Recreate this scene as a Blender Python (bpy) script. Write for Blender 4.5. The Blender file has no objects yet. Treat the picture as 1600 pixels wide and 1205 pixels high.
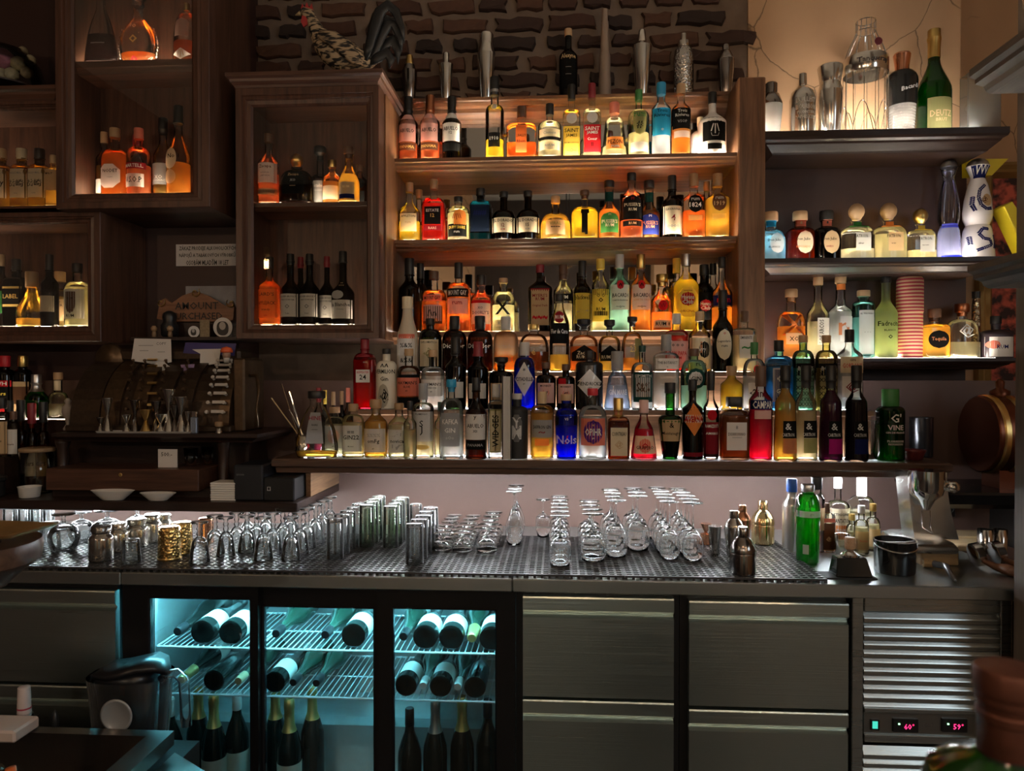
import bpy, bmesh, math, random
from mathutils import Vector, Matrix
random.seed(7)
scene = bpy.context.scene
COL = scene.collection

# ------------------------------------------------------------------ camera
FPX, YAW, PITCH, CAMZ = 1150.0, math.radians(3.55), math.radians(0.6), 1.47
sy, cy, sp, cp = math.sin(YAW), math.cos(YAW), math.sin(PITCH), math.cos(PITCH)
FWD = Vector((-sy*cp, cy*cp, -sp)); RGT = Vector((cy, sy, 0)); UPV = RGT.cross(FWD)
cam_d = bpy.data.cameras.new('camera'); cam = bpy.data.objects.new('camera', cam_d); COL.objects.link(cam)
cam_d.sensor_width = 36; cam_d.lens = FPX*36/1600; cam_d.clip_start = 0.02; cam_d.clip_end = 60
m = Matrix((RGT, UPV, -FWD)).transposed().to_4x4(); m.translation = (0, 0, CAMZ); cam.matrix_world = m
scene.camera = cam
cam_d.dof.use_dof = True; cam_d.dof.focus_distance = 2.5; cam_d.dof.aperture_fstop = 5.0

# ------------------------------------------------------------------ world, exposure
scene.view_settings.view_transform = 'Standard'; scene.view_settings.look = 'None'
scene.view_settings.gamma = 1; scene.view_settings.exposure = 1.65; scene.view_settings.use_curve_mapping = False
w = bpy.data.worlds.new('world'); scene.world = w; w.use_nodes = True
bg = w.node_tree.nodes['Background']; bg.inputs[0].default_value = (1.0, .82, .66, 1); bg.inputs[1].default_value = 0.012
cyc = scene.cycles
cyc.max_bounces = 28; cyc.diffuse_bounces = 4; cyc.glossy_bounces = 6; cyc.transmission_bounces = 26
cyc.transparent_max_bounces = 48; cyc.caustics_reflective = False; cyc.caustics_refractive = False
cyc.sample_clamp_indirect = 6.0; cyc.blur_glossy = 0.5
LED_SHELF, LED_CAB, LED_COUNTER, LED_FRIDGE, BULB, LAMP_W, DUSK = 60.0, 20.0, 56.0, 11.0, 40.0, 5.5, 1.3
WARM, NEUT, COOL = (1.0, .80, .56), (1.0, .88, .72), (.90, .96, 1.0)

# ------------------------------------------------------------------ photo <-> place
def P(px, py, Y):
    d = FWD + RGT*((px-800)/FPX) + UPV*((602.5-py)/FPX)
    t = Y/d.y
    return Vector((d.x*t, Y, CAMZ+d.z*t))
def XP(px, Y, Z=1.3):
    k = (px-800)/FPX; dz = Z-CAMZ
    return (k*(cy*cp*Y - sp*dz) - sy*Y)/(cy + k*sy*cp)
def ZP(px, py, Y): return P(px, py, Y).z
def MPP(px, Y):
    d = FWD + RGT*((px-800)/FPX); return (Y/d.y)/FPX

# ------------------------------------------------------------------ materials
MATS = {}
def nodes_of(name):
    m = bpy.data.materials.new(name); m.use_nodes = True
    nt = m.node_tree; nt.nodes.clear()
    out = nt.nodes.new('ShaderNodeOutputMaterial')
    return m, nt, out
def N(nt, t, **kw):
    n = nt.nodes.new(t)
    for k, v in kw.items():
        if isinstance(k, str) and hasattr(n, k): setattr(n, k, v)
    return n
def rgba(c): return (c[0], c[1], c[2], 1)
def sr(r, g, b):
    f = lambda v: (v/255/12.92 if v/255 <= .04045 else ((v/255+.055)/1.055)**2.4)
    return (f(r), f(g), f(b))
def plain(col, rough=.5, metal=0, spec=.5, name='paint', noise=0.0, scale=40, emit=0, aniso=0):
    key = ('plain', tuple(round(c, 4) for c in col), rough, metal, spec, noise, scale, emit, aniso)
    if key in MATS: return MATS[key]
    m, nt, out = nodes_of(name)
    b = N(nt, 'ShaderNodeBsdfPrincipled'); nt.links.new(b.outputs[0], out.inputs[0])
    b.inputs['Base Color'].default_value = rgba(col); b.inputs['Roughness'].default_value = rough
    b.inputs['Metallic'].default_value = metal; b.inputs['Specular IOR Level'].default_value = spec
    if aniso: b.inputs['Anisotropic'].default_value = aniso
    if emit:
        b.inputs['Emission Color'].default_value = rgba(col); b.inputs['Emission Strength'].default_value = emit
    if noise:
        tc = N(nt, 'ShaderNodeTexCoord'); nz = N(nt, 'ShaderNodeTexNoise'); nz.inputs['Scale'].default_value = scale
        nz.inputs['Detail'].default_value = 5
        nt.links.new(tc.outputs['Object'], nz.inputs['Vector'])
        mx = N(nt, 'ShaderNodeMix', data_type='RGBA')
        mx.inputs[6].default_value = rgba([c*(1-noise) for c in col]); mx.inputs[7].default_value = rgba([min(1, c*(1+noise)) for c in col])
        nt.links.new(nz.outputs['Fac'], mx.inputs[0]); nt.links.new(mx.outputs[2], b.inputs['Base Color'])
    MATS[key] = m; return m
def emit(col, strength, name='led_light'):
    key = ('emit', tuple(col), strength)
    if key in MATS: return MATS[key]
    m, nt, out = nodes_of(name)
    e = N(nt, 'ShaderNodeEmission'); e.inputs[0].default_value = rgba(col); e.inputs[1].default_value = strength
    nt.links.new(e.outputs[0], out.inputs[0]); MATS[key] = m; return m
def wood(c1, c2, rough=.42, axis='X', scale=1.0, name='wood'):
    key = ('wood', tuple(c1), tuple(c2), rough, axis, scale)
    if key in MATS: return MATS[key]
    m, nt, out = nodes_of(name)
    b = N(nt, 'ShaderNodeBsdfPrincipled'); nt.links.new(b.outputs[0], out.inputs[0])
    tc = N(nt, 'ShaderNodeTexCoord'); mp = N(nt, 'ShaderNodeMapping')
    s = {'X': (1.5, 22, 22), 'Z': (22, 22, 1.5), 'Y': (22, 1.5, 22)}[axis]
    mp.inputs['Scale'].default_value = [v*scale for v in s]
    nt.links.new(tc.outputs['Object'], mp.inputs[0])
    n1 = N(nt, 'ShaderNodeTexNoise'); n1.inputs['Scale'].default_value = 2.2; n1.inputs['Detail'].default_value = 8; n1.inputs['Roughness'].default_value = .65
    n1.inputs['Distortion'].default_value = .6
    nt.links.new(mp.outputs[0], n1.inputs['Vector'])
    cr = N(nt, 'ShaderNodeValToRGB'); cr.color_ramp.elements[0].position = .32; cr.color_ramp.elements[1].position = .72
    cr.color_ramp.elements[0].color = rgba(c1); cr.color_ramp.elements[1].color = rgba(c2)
    nt.links.new(n1.outputs['Fac'], cr.inputs[0]); nt.links.new(cr.outputs[0], b.inputs['Base Color'])
    bp = N(nt, 'ShaderNodeBump'); bp.inputs['Strength'].default_value = .12; bp.inputs['Distance'].default_value = .004
    nt.links.new(n1.outputs['Fac'], bp.inputs['Height']); nt.links.new(bp.outputs[0], b.inputs['Normal'])
    b.inputs['Roughness'].default_value = rough; b.inputs['Specular IOR Level'].default_value = .45
    MATS[key] = m; return m
def glassy(col, gloss=1.0, trans=.0, edge=2.2, rough=.03, name='bottle_glass'):
    """thin clear shell: tinted see-through, Fresnel gloss, denser tint where the wall is seen edge-on"""
    key = ('glass', tuple(col), gloss, trans, edge, rough)
    if key in MATS: return MATS[key]
    m, nt, out = nodes_of(name)
    lw = N(nt, 'ShaderNodeLayerWeight'); lw.inputs[0].default_value = .5
    pw = N(nt, 'ShaderNodeMath', operation='POWER'); nt.links.new(lw.outputs['Facing'], pw.inputs[0]); pw.inputs[1].default_value = 2.5
    mx = N(nt, 'ShaderNodeMix', data_type='RGBA')
    mx.inputs[6].default_value = rgba(col); mx.inputs[7].default_value = rgba([c**edge*.75 for c in col])
    nt.links.new(pw.outputs[0], mx.inputs[0])
    tr = N(nt, 'ShaderNodeBsdfTransparent'); nt.links.new(mx.outputs[2], tr.inputs[0])
    base = tr
    if trans:
        tl = N(nt, 'ShaderNodeBsdfTranslucent'); tl.inputs[0].default_value = rgba(col)
        ms = N(nt, 'ShaderNodeMixShader'); ms.inputs[0].default_value = trans
        nt.links.new(tr.outputs[0], ms.inputs[1]); nt.links.new(tl.outputs[0], ms.inputs[2]); base = ms
    fr = N(nt, 'ShaderNodeFresnel'); fr.inputs[0].default_value = 1.5
    mu = N(nt, 'ShaderNodeMath', operation='MULTIPLY'); mu.use_clamp = True; nt.links.new(fr.outputs[0], mu.inputs[0]); mu.inputs[1].default_value = gloss
    gl = N(nt, 'ShaderNodeBsdfGlossy'); gl.inputs['Roughness'].default_value = rough
    m2 = N(nt, 'ShaderNodeMixShader'); nt.links.new(mu.outputs[0], m2.inputs[0])
    nt.links.new(base.outputs[0], m2.inputs[1]); nt.links.new(gl.outputs[0], m2.inputs[2])
    nt.links.new(m2.outputs[0], out.inputs[0]); MATS[key] = m; return m
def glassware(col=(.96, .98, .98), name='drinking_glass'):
    """clear wall whose edge-on parts turn white in place of refracted light"""
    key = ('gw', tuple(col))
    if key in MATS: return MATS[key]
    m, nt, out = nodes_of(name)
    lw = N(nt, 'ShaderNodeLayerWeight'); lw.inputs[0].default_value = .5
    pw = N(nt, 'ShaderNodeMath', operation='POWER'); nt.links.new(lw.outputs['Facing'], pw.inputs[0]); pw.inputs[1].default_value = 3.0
    ml = N(nt, 'ShaderNodeMath', operation='MULTIPLY_ADD'); nt.links.new(pw.outputs[0], ml.inputs[0]); ml.inputs[1].default_value = .75; ml.inputs[2].default_value = .03  # white mixed in at grazing angles paints the bright rims
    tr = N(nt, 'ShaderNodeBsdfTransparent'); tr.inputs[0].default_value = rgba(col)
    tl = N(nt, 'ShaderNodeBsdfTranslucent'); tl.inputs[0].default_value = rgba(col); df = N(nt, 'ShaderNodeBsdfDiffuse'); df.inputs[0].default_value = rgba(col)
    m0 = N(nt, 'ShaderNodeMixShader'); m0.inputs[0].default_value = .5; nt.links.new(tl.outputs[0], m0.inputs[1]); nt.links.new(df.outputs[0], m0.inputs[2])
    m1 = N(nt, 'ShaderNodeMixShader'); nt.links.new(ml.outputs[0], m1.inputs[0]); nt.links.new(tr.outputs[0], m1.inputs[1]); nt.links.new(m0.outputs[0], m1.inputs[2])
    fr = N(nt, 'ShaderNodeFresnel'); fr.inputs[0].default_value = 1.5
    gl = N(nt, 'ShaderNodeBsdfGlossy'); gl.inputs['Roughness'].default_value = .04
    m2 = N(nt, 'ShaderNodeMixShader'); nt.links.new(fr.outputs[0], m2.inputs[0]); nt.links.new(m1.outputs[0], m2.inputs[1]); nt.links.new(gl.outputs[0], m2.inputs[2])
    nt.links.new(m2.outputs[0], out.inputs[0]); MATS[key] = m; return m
def liquid(col, trans=.45, name='spirit'):
    key = ('liq', tuple(col), trans)
    if key in MATS: return MATS[key]
    m, nt, out = nodes_of(name)
    tr = N(nt, 'ShaderNodeBsdfTransparent'); tr.inputs[0].default_value = rgba(col)
    sc = rgba([min(1, c**.75) for c in col])
    tl = N(nt, 'ShaderNodeBsdfTranslucent'); tl.inputs[0].default_value = sc
    df = N(nt, 'ShaderNodeBsdfDiffuse'); df.inputs[0].default_value = sc
    m0 = N(nt, 'ShaderNodeMixShader'); m0.inputs[0].default_value = .35; nt.links.new(tl.outputs[0], m0.inputs[1]); nt.links.new(df.outputs[0], m0.inputs[2])
    ms = N(nt, 'ShaderNodeMixShader'); ms.inputs[0].default_value = trans
    nt.links.new(tr.outputs[0], ms.inputs[1]); nt.links.new(m0.outputs[0], ms.inputs[2])
    nt.links.new(ms.outputs[0], out.inputs[0]); MATS[key] = m; return m
def paper(col, tl=.25, name='label_paper'):
    key = ('paper', tuple(col), tl)
    if key in MATS: return MATS[key]
    m, nt, out = nodes_of(name)
    d = N(nt, 'ShaderNodeBsdfDiffuse'); d.inputs[0].default_value = rgba(col)
    t = N(nt, 'ShaderNodeBsdfTranslucent'); t.inputs[0].default_value = rgba(col)
    ms = N(nt, 'ShaderNodeMixShader'); ms.inputs[0].default_value = tl
    nt.links.new(d.outputs[0], ms.inputs[1]); nt.links.new(t.outputs[0], ms.inputs[2])
    nt.links.new(ms.outputs[0], out.inputs[0]); MATS[key] = m; return m
def real_glass(col=(1, 1, 1), rough=0.0, ior=1.46, name='clear_glass'):
    key = ('rg', tuple(col), rough, ior)
    if key in MATS: return MATS[key]
    m, nt, out = nodes_of(name)
    g = N(nt, 'ShaderNodeBsdfGlass'); g.inputs['Color'].default_value = rgba(col); g.inputs['Roughness'].default_value = rough; g.inputs['IOR'].default_value = ior
    nt.links.new(g.outputs[0], out.inputs[0]); MATS[key] = m; return m
def steel(col=(.53, .58, .58), rough=.28, axis='X', name='brushed_steel', bump=.06):
    key = ('steel', tuple(col), rough, axis, bump)
    if key in MATS: return MATS[key]
    m, nt, out = nodes_of(name)
    b = N(nt, 'ShaderNodeBsdfPrincipled'); nt.links.new(b.outputs[0], out.inputs[0])
    b.inputs['Metallic'].default_value = 1; b.inputs['Base Color'].default_value = rgba(col)
    tc = N(nt, 'ShaderNodeTexCoord'); mp = N(nt, 'ShaderNodeMapping')
    mp.inputs['Scale'].default_value = {'X': (2, 220, 220), 'Z': (220, 220, 2), 'Y': (220, 2, 220)}[axis]
    nt.links.new(tc.outputs['Object'], mp.inputs[0])
    nz = N(nt, 'ShaderNodeTexNoise'); nz.inputs['Scale'].default_value = 1.5; nz.inputs['Detail'].default_value = 3
    nt.links.new(mp.outputs[0], nz.inputs['Vector'])
    mr = N(nt, 'ShaderNodeMapRange'); mr.inputs[3].default_value = rough*.8; mr.inputs[4].default_value = rough*1.25
    nt.links.new(nz.outputs['Fac'], mr.inputs[0]); nt.links.new(mr.outputs[0], b.inputs['Roughness'])
    bp = N(nt, 'ShaderNodeBump'); bp.inputs['Strength'].default_value = bump; bp.inputs['Distance'].default_value = .001
    nt.links.new(nz.outputs['Fac'], bp.inputs['Height']); nt.links.new(bp.outputs[0], b.inputs['Normal'])
    MATS[key] = m; return m
def plaster(col=sr(186, 150, 116), name='cracked_plaster'):
    key = ('plaster', tuple(col))
    if key in MATS: return MATS[key]
    m, nt, out = nodes_of(name)
    b = N(nt, 'ShaderNodeBsdfPrincipled'); nt.links.new(b.outputs[0], out.inputs[0]); b.inputs['Roughness'].default_value = .8
    tc = N(nt, 'ShaderNodeTexCoord')
    nz = N(nt, 'ShaderNodeTexNoise'); nz.inputs['Scale'].default_value = 3.5; nz.inputs['Detail'].default_value = 9
    nt.links.new(tc.outputs['Object'], nz.inputs['Vector'])
    wv = N(nt, 'ShaderNodeMix', data_type='RGBA'); wv.inputs[0].default_value = .12
    nt.links.new(tc.outputs['Object'], wv.inputs[6]); nt.links.new(nz.outputs['Color'], wv.inputs[7])
    vo = N(nt, 'ShaderNodeTexVoronoi', feature='DISTANCE_TO_EDGE'); vo.inputs['Scale'].default_value = 2.6
    nt.links.new(wv.outputs[2], vo.inputs['Vector'])
    cr = N(nt, 'ShaderNodeValToRGB'); cr.color_ramp.elements[0].position = 0; cr.color_ramp.elements[1].position = .006
    cr.color_ramp.elements[0].color = (.25, .25, .25, 1); cr.color_ramp.elements[1].color = (1, 1, 1, 1)
    nt.links.new(vo.outputs['Distance'], cr.inputs[0])
    # only some of the cracks show
    n2 = N(nt, 'ShaderNodeTexNoise'); n2.inputs['Scale'].default_value = 2.0; nt.links.new(tc.outputs['Object'], n2.inputs['Vector'])
    r2 = N(nt, 'ShaderNodeValToRGB'); r2.color_ramp.elements[0].position = .5; r2.color_ramp.elements[1].position = .56
    nt.links.new(n2.outputs['Fac'], r2.inputs[0])
    lt = N(nt, 'ShaderNodeMix', data_type='RGBA', blend_type='LIGHTEN'); lt.inputs[0].default_value = 1
    nt.links.new(cr.outputs[0], lt.inputs[6]); nt.links.new(r2.outputs[0], lt.inputs[7])
    cm = N(nt, 'ShaderNodeMix', data_type='RGBA'); cm.inputs[6].default_value = rgba([c*.8 for c in col]); cm.inputs[7].default_value = rgba([c*1.15 for c in col])
    nt.links.new(nz.outputs['Fac'], cm.inputs[0])
    mu = N(nt, 'ShaderNodeMix', data_type='RGBA', blend_type='MULTIPLY'); mu.inputs[0].default_value = 1
    nt.links.new(cm.outputs[2], mu.inputs[6]); nt.links.new(lt.outputs[2], mu.inputs[7])
    nt.links.new(mu.outputs[2], b.inputs['Base Color'])
    bp = N(nt, 'ShaderNodeBump'); bp.inputs['Strength'].default_value = .35; bp.inputs['Distance'].default_value = .01
    nt.links.new(mu.outputs[2], bp.inputs['Height']); nt.links.new(bp.outputs[0], b.inputs['Normal'])
    MATS[key] = m; return m

# ------------------------------------------------------------------ mesh helpers
def obj(name, verts, faces, mat, parent=None, smooth=False):
    me = bpy.data.meshes.new(name); me.from_pydata([tuple(v) for v in verts], [], faces)
    if smooth: me.polygons.foreach_set('use_smooth', [True]*len(me.polygons))
    me.update()
    o = bpy.data.objects.new(name, me); COL.objects.link(o)
    if mat is not None: me.materials.append(mat)
    if parent is not None: att(o, parent)
    return o
def att(o, parent):
    o.parent = parent
    if parent.type == 'EMPTY' and parent.get('_abs', 0): o.matrix_parent_inverse = Matrix.Translation(-parent.location)
def tag(o, label, cat=None, group=None, kind=None):
    if label: o['label'] = label
    if cat: o['category'] = cat
    if group: o['group'] = group
    if kind: o['kind'] = kind
    return o
def thing(name, label, cat, loc=(0, 0, 0), group=None, rz=0, absolute=True, kind=None):
    """an Empty at the base of a thing; with absolute=True its parts are written in room coordinates"""
    e = bpy.data.objects.new(name, None); e.empty_display_size = .05; COL.objects.link(e)
    e.location = loc; e.rotation_euler = (0, 0, rz)
    if absolute: e['_abs'] = 1
    tag(e, label, cat, group, kind); return e
class MB:
    """collects faces for one mesh"""
    def __init__(s): s.v = []; s.f = []
    def add(s, vs, fs):
        o = len(s.v); s.v += [tuple(v) for v in vs]; s.f += [tuple(i+o for i in f) for f in fs]; return s
    def box(s, x0, x1, y0, y1, z0, z1):
        return s.add([(x0,y0,z0),(x1,y0,z0),(x1,y1,z0),(x0,y1,z0),(x0,y0,z1),(x1,y0,z1),(x1,y1,z1),(x0,y1,z1)],
              [(0,3,2,1),(4,5,6,7),(0,1,5,4),(1,2,6,5),(2,3,7,6),(3,0,4,7)])
    def rings(s, rings, close=True, cap0=True, cap1=True):
        n = len(rings[0]); vs = [p for r in rings for p in r]; fs = []
        for i in range(len(rings)-1):
            for j in range(n if close else n-1):
                k = (j+1) % n
                fs.append((i*n+j, i*n+k, (i+1)*n+k, (i+1)*n+j))
        if cap0: fs.append(tuple(reversed(range(n))))
        if cap1: fs.append(tuple(range((len(rings)-1)*n, len(rings)*n)))
        return s.add(vs, fs)
    def lathe(s, prof, seg=20, c=(0, 0, 0), n=2.0, dr=1.0, cap0=True, cap1=True):
        pts = section(n, dr, seg)
        return s.rings([[(c[0]+x*r, c[1]+y*r, c[2]+z) for x, y in pts] for r, z in prof], True, cap0, cap1)
    def tube(s, path, r, seg=8, caps=True):
        path = [Vector(p) for p in path]; rings = []
        for i, p in enumerate(path):
            a = path[max(0, i-1)]; b = path[min(len(path)-1, i+1)]; t = (b-a).normalized()
            u = t.cross(Vector((0, 0, 1)));
            if u.length < 1e-3: u = t.cross(Vector((0, 1, 0)))
            u.normalize(); v = u.cross(t); rr = r[i] if isinstance(r, (list, tuple)) else r
            rings.append([p+(u*math.cos(6.28318*k/seg)+v*math.sin(6.28318*k/seg))*rr for k in range(seg)])
        return s.rings(rings, True, caps, caps)
    def build(s, name, mat, parent=None, smooth=False): return obj(name, s.v, s.f, mat, parent, smooth)
def section(n, dr, seg):
    out = []
    for k in range(seg):
        a = 2*math.pi*k/seg + (math.pi/seg if n > 2.5 else 0); c, s_ = math.cos(a), math.sin(a)
        out.append((math.copysign(abs(c)**(2/n), c), dr*math.copysign(abs(s_)**(2/n), s_)))
    return out
def bevel_obj(o, wdt=.003, seg=1):
    bm = bmesh.new(); bm.from_mesh(o.data)
    bmesh.ops.bevel(bm, geom=bm.edges[:], offset=wdt, segments=seg, affect='EDGES', profile=.6)
    bm.to_mesh(o.data); bm.free(); return o
def box(name, x0, x1, y0, y1, z0, z1, mat, parent=None, bev=0):
    o = MB().box(x0, x1, y0, y1, z0, z1).build(name, mat, parent)
    if bev: bevel_obj(o, bev)
    return o
def ledge(name, x0, x1, yf, yb, prof, mat, parent=None, ends=(1, 1)):
    """board with a moulded front and moulded ends: prof = [(inset, z)]"""
    r = [[(x0+i*ends[0], yf+i, z), (x1-i*ends[1], yf+i, z), (x1-i*ends[1], yb, z), (x0+i*ends[0], yb, z)] for i, z in prof]
    return MB().rings(r).build(name, mat, parent)
def frame(name, x0, x1, z0, z1, prof, mat, parent=None):
    """mitred frame around an opening: prof = [(inset, y)] from the outside inwards"""
    b = MB(); r = [[(x0+i, y, z0+i), (x1-i, y, z0+i), (x1-i, y, z1-i), (x0+i, y, z1-i)] for i, y in prof]
    b.rings(r+[r[0]], True, False, False); return b.build(name, mat, parent)
def smooth_by_angle(o, ang=35):
    me = o.data; me.polygons.foreach_set('use_smooth', [True]*len(me.polygons))
    try: me.set_sharp_from_angle(angle=math.radians(ang))
    except Exception: pass
    return o
def copy_tree(o, parent=None):
    c = o.copy(); COL.objects.link(c)
    if parent is not None: c.parent = parent
    for ch in [x for x in COL.objects if x.parent == o] if False else o.children: copy_tree(ch, c)
    return c
_txt = {}
def text_geo(s, bold=.0):
    k = (s, bold)
    if k not in _txt:
        cu = bpy.data.curves.new('lettering', 'FONT'); cu.body = s; cu.size = 1; cu.resolution_u = 1; cu.offset = bold
        cu.align_x = 'CENTER'; cu.align_y = 'CENTER'
        ob = bpy.data.objects.new('lettering', cu); me = ob.to_mesh()
        vs = [tuple(v.co) for v in me.vertices]; fs = [tuple(p.vertices) for p in me.polygons]
        ob.to_mesh_clear(); bpy.data.objects.remove(ob); bpy.data.curves.remove(cu)
        if vs:
            xs = [v[0] for v in vs]; ys = [v[1] for v in vs]; cx, cyy = (max(xs)+min(xs))/2, (max(ys)+min(ys))/2
            vs = [(v[0]-cx, v[1]-cyy) for v in vs]; dim = (max(xs)-min(xs), max(ys)-min(ys))
        else: dim = (1, 1)
        _txt[k] = (vs, fs, dim)
    return _txt[k]
def flat_text(name, s, x, y, z, height, mat, parent=None, maxw=None, bold=.01):
    """lettering on a front-facing plane"""
    vs, fs, dim = text_geo(s, bold); k = height/max(dim[1], .3); kx = k
    if maxw and dim[0]*k > maxw: kx = maxw/dim[0]
    return obj(name, [(x+a*kx, y, z+b*k) for a, b in vs], fs, mat, parent)

# ================================================================== materials used by the setting
W_MID = wood((.085, .038, .018), (.25, .118, .056), .42, 'X')
W_MIDZ = wood((.085, .038, .018), (.25, .118, .056), .42, 'Z')
W_CAB = wood((.042, .019, .012), (.125, .056, .034), .4, 'X')
W_CABZ = wood((.042, .019, .012), (.125, .056, .034), .4, 'Z')
W_DARK = wood((.013, .0065, .005), (.036, .018, .013), .38, 'X')
W_DARKZ = wood((.018, .010, .008), (.05, .027, .019), .38, 'Z')
W_BAR = wood((.05, .028, .02), (.13, .075, .05), .3, 'X')
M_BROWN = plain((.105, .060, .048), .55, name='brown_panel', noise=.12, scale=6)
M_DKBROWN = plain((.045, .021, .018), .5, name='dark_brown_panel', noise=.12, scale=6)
M_STEEL = steel(); M_STEELF = steel((.56, .65, .63), .30, 'X', bump=.35); M_STEELZ = steel(axis='Z'); M_STEELD = steel((.33, .34, .33), .34, 'X'); M_TOP = steel((.48, .52, .52), .33, 'Y')
M_BLACK = plain((.012, .012, .013), .35, name='black_plastic'); M_BLKMAT = plain((.01, .01, .01), .7, name='black_rubber')
M_CHROME = plain((.75, .75, .74), .12, 1, name='polished_steel'); M_WHITE = plain((.75, .73, .7), .5, name='white_ceramic')
M_PAPER = paper((.72, .69, .66), .1); M_INK = plain((.02, .02, .02), .6, name='black_ink')
M_GOLD = plain((.75, .52, .2), .28, 1, name='brass'); M_COPPER = plain((.72, .34, .2), .22, 1, name='copper')

YC, YW, YB = 2.0, 2.72, 2.97
ZC = 0.92
# ================================================================== the setting
def struct(o): o['kind'] = 'structure'; return o
struct(box('floor', -3.2, 2.6, -2.6, 3.6, -.05, 0, plain((.05, .035, .028), .5, name='floor_boards', noise=.3, scale=9)))
struct(box('ceiling', -3.2, 2.6, -2.6, 3.6, 3.5, 3.55, plain((.32, .30, .27), .8, name='grey_ceiling')))
XPOST = XP(1167, YB)
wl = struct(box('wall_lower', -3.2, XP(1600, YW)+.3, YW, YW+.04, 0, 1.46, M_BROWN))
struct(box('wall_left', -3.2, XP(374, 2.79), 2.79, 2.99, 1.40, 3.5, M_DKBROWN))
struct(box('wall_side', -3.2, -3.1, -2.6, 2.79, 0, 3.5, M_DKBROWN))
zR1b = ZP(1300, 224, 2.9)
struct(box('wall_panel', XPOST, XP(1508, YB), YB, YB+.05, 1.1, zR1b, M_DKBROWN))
struct(box('wall_plaster', XPOST, XP(1497, YB), YB, YB+.05, zR1b, 3.5, plaster()))
struct(box('wall_right', XP(1480, 3.35), 2.6, 3.35, 3.4, 0, 3.5, plaster()))
struct(box('wall_opposite', -3.2, 2.6, -2.6, -2.5, 0, 3.5, plain((.03, .02, .017), .6, name='dark_room_wall', noise=.2, scale=4)))
struct(box('wall_reflector', -3.2, 2.6, -2.5, -2.46, 0, 1.3, plain((.52, .58, .55), .5, name='grey_reflector')))  # unseen grey panel added for the steel fronts to reflect
# plaster piers of the room across, seen only in the mirror
struct(box('wall_pier', -1.75, -.95, -2.5, -2.2, 0, 3.5, plaster()))
struct(box('wall_pier', 1.05, 1.7, -2.5, -2.2, 0, 3.5, plaster()))

# brick wall above the bottle shelves: every brick is a piece
bx0, bx1 = XP(374, YB), XPOST-.0
bz0, bz1 = ZP(800, 150, YB)-.12, 3.5
wb = struct(box('wall_back', bx0, bx1, YB+.012, YB+.06, 1.40, bz1, plain((.17, .122, .092), .9, name='rough_mortar', noise=.35, scale=18)))
BR = [plain(c, .85, name='old_brick', noise=.35, scale=30) for c in ((.060, .026, .017), (.042, .020, .014), (.085, .038, .022), (.026, .014, .011))]
def brick_mesh(i, L, H):
    r = random.Random(i); vs = []; D = .022
    for z, ins in ((0, .0), (1, .0)):
        pass
    b = MB(); k = 5
    front = []; back = []
    pts = [(-L/2, -H/2), (-L/4, -H/2), (0, -H/2), (L/4, -H/2), (L/2, -H/2), (L/2, 0), (L/2, H/2), (L/4, H/2), (0, H/2), (-L/4, H/2), (-L/2, H/2), (-L/2, 0)]
    j = [(x+r.uniform(-.009, .009), z+r.uniform(-.007, .007)) for x, z in pts]
    back = [(x, .012, z) for x, z in j]
    mid = [(x*.985, -D*.55+r.uniform(-.003, .003), z*.96) for x, z in j]
    front = [(x*.93, -D+r.uniform(-.003, .003), z*.82) for x, z in j]
    b.rings([back, mid, front], True, False, True)
    me = bpy.data.meshes.new('brick'); me.from_pydata([tuple(v) for v in b.v], [], [tuple(reversed(f)) for f in b.f])
    me.materials.append(BR[i % 4]); me.update(); return me
BM = {('s', i): brick_mesh(i, .185, .053) for i in range(10)}; BM.update({('h', i): brick_mesh(20+i, .108, .05) for i in range(8)})
z = bz0+.03; row = 0
while z < P(800, -40, YB).z:
    x = bx0 - .1 - random.random()*.1
    while x < bx1:
        half = random.random() < .45; L = .108 if half else .185
        if x+L/2 > bx0+.02 and x+L < bx1+.03:
            o = bpy.data.objects.new('brick', BM[('h' if half else 's', random.randrange(8 if half else 10))]); COL.objects.link(o)
            o.location = (x+L/2, YB+.012, z+random.uniform(-.004, .004)); o.parent = wb; o.rotation_euler = (0, random.uniform(-.02, .02), 0)
        x += L+random.uniform(.022, .05)
    z += .053+random.uniform(.020, .027); row += 1

# ================================================================== wall shelving with mirror (rum shelves)
XB = XP(592, 2.52, ZP(480, 332, 2.52)); sx0, sx1 = XB+.006, XP(1150, 2.74)
zS = {'S1': ZP(800, 519, 2.74), 'S2': ZP(800, 373, 2.74), 'S3': ZP(800, 244.5, 2.74), 'S4': ZP(900, 148, 2.86)}
unit = thing('mirror_shelving', 'tall oak wall shelving with mirror back holding the rows of rum bottles', 'shelving', ((sx0+sx1)/2, 2.85, 1.5))
def led(name, x0, x1, y, z, col, st, parent, w_=.010, h=.0012):
    return box(name, x0, x1, y-w_/2, y+w_/2, z, z+h, emit(col, st), parent)
sy_ = 2.74
for k, nm in (('S2', 'shelf'), ('S3', 'shelf')):
    z = zS[k]
    sh = ledge('shelf', sx0, sx1, sy_, 2.965, [(.05, z-.042), (.04, z-.041), (.03, z-.036), (.028, z-.029), (.008, z-.025), (.006, z-.016), (0, z-.013), (0, z)], W_MID, unit, (0, 0))
    led('led_strip', sx0+.02, sx1-.02, 2.802, z, NEUT, LED_SHELF, sh, .022)
    led('led_strip', sx0+.02, sx1-.02, 2.757, z, WARM, LED_SHELF*.45, sh, .010, .001)
z = zS['S1']
sh = ledge('shelf', sx0, sx1, YW-.02, 2.965, [(.02, z-.045), (.02, z-.03), (0, z-.02), (0, z)], W_MID, unit, (0, 0))
led('led_strip', sx0+.02, sx1-.02, 2.802, z, NEUT, LED_SHELF, sh, .022)
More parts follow.
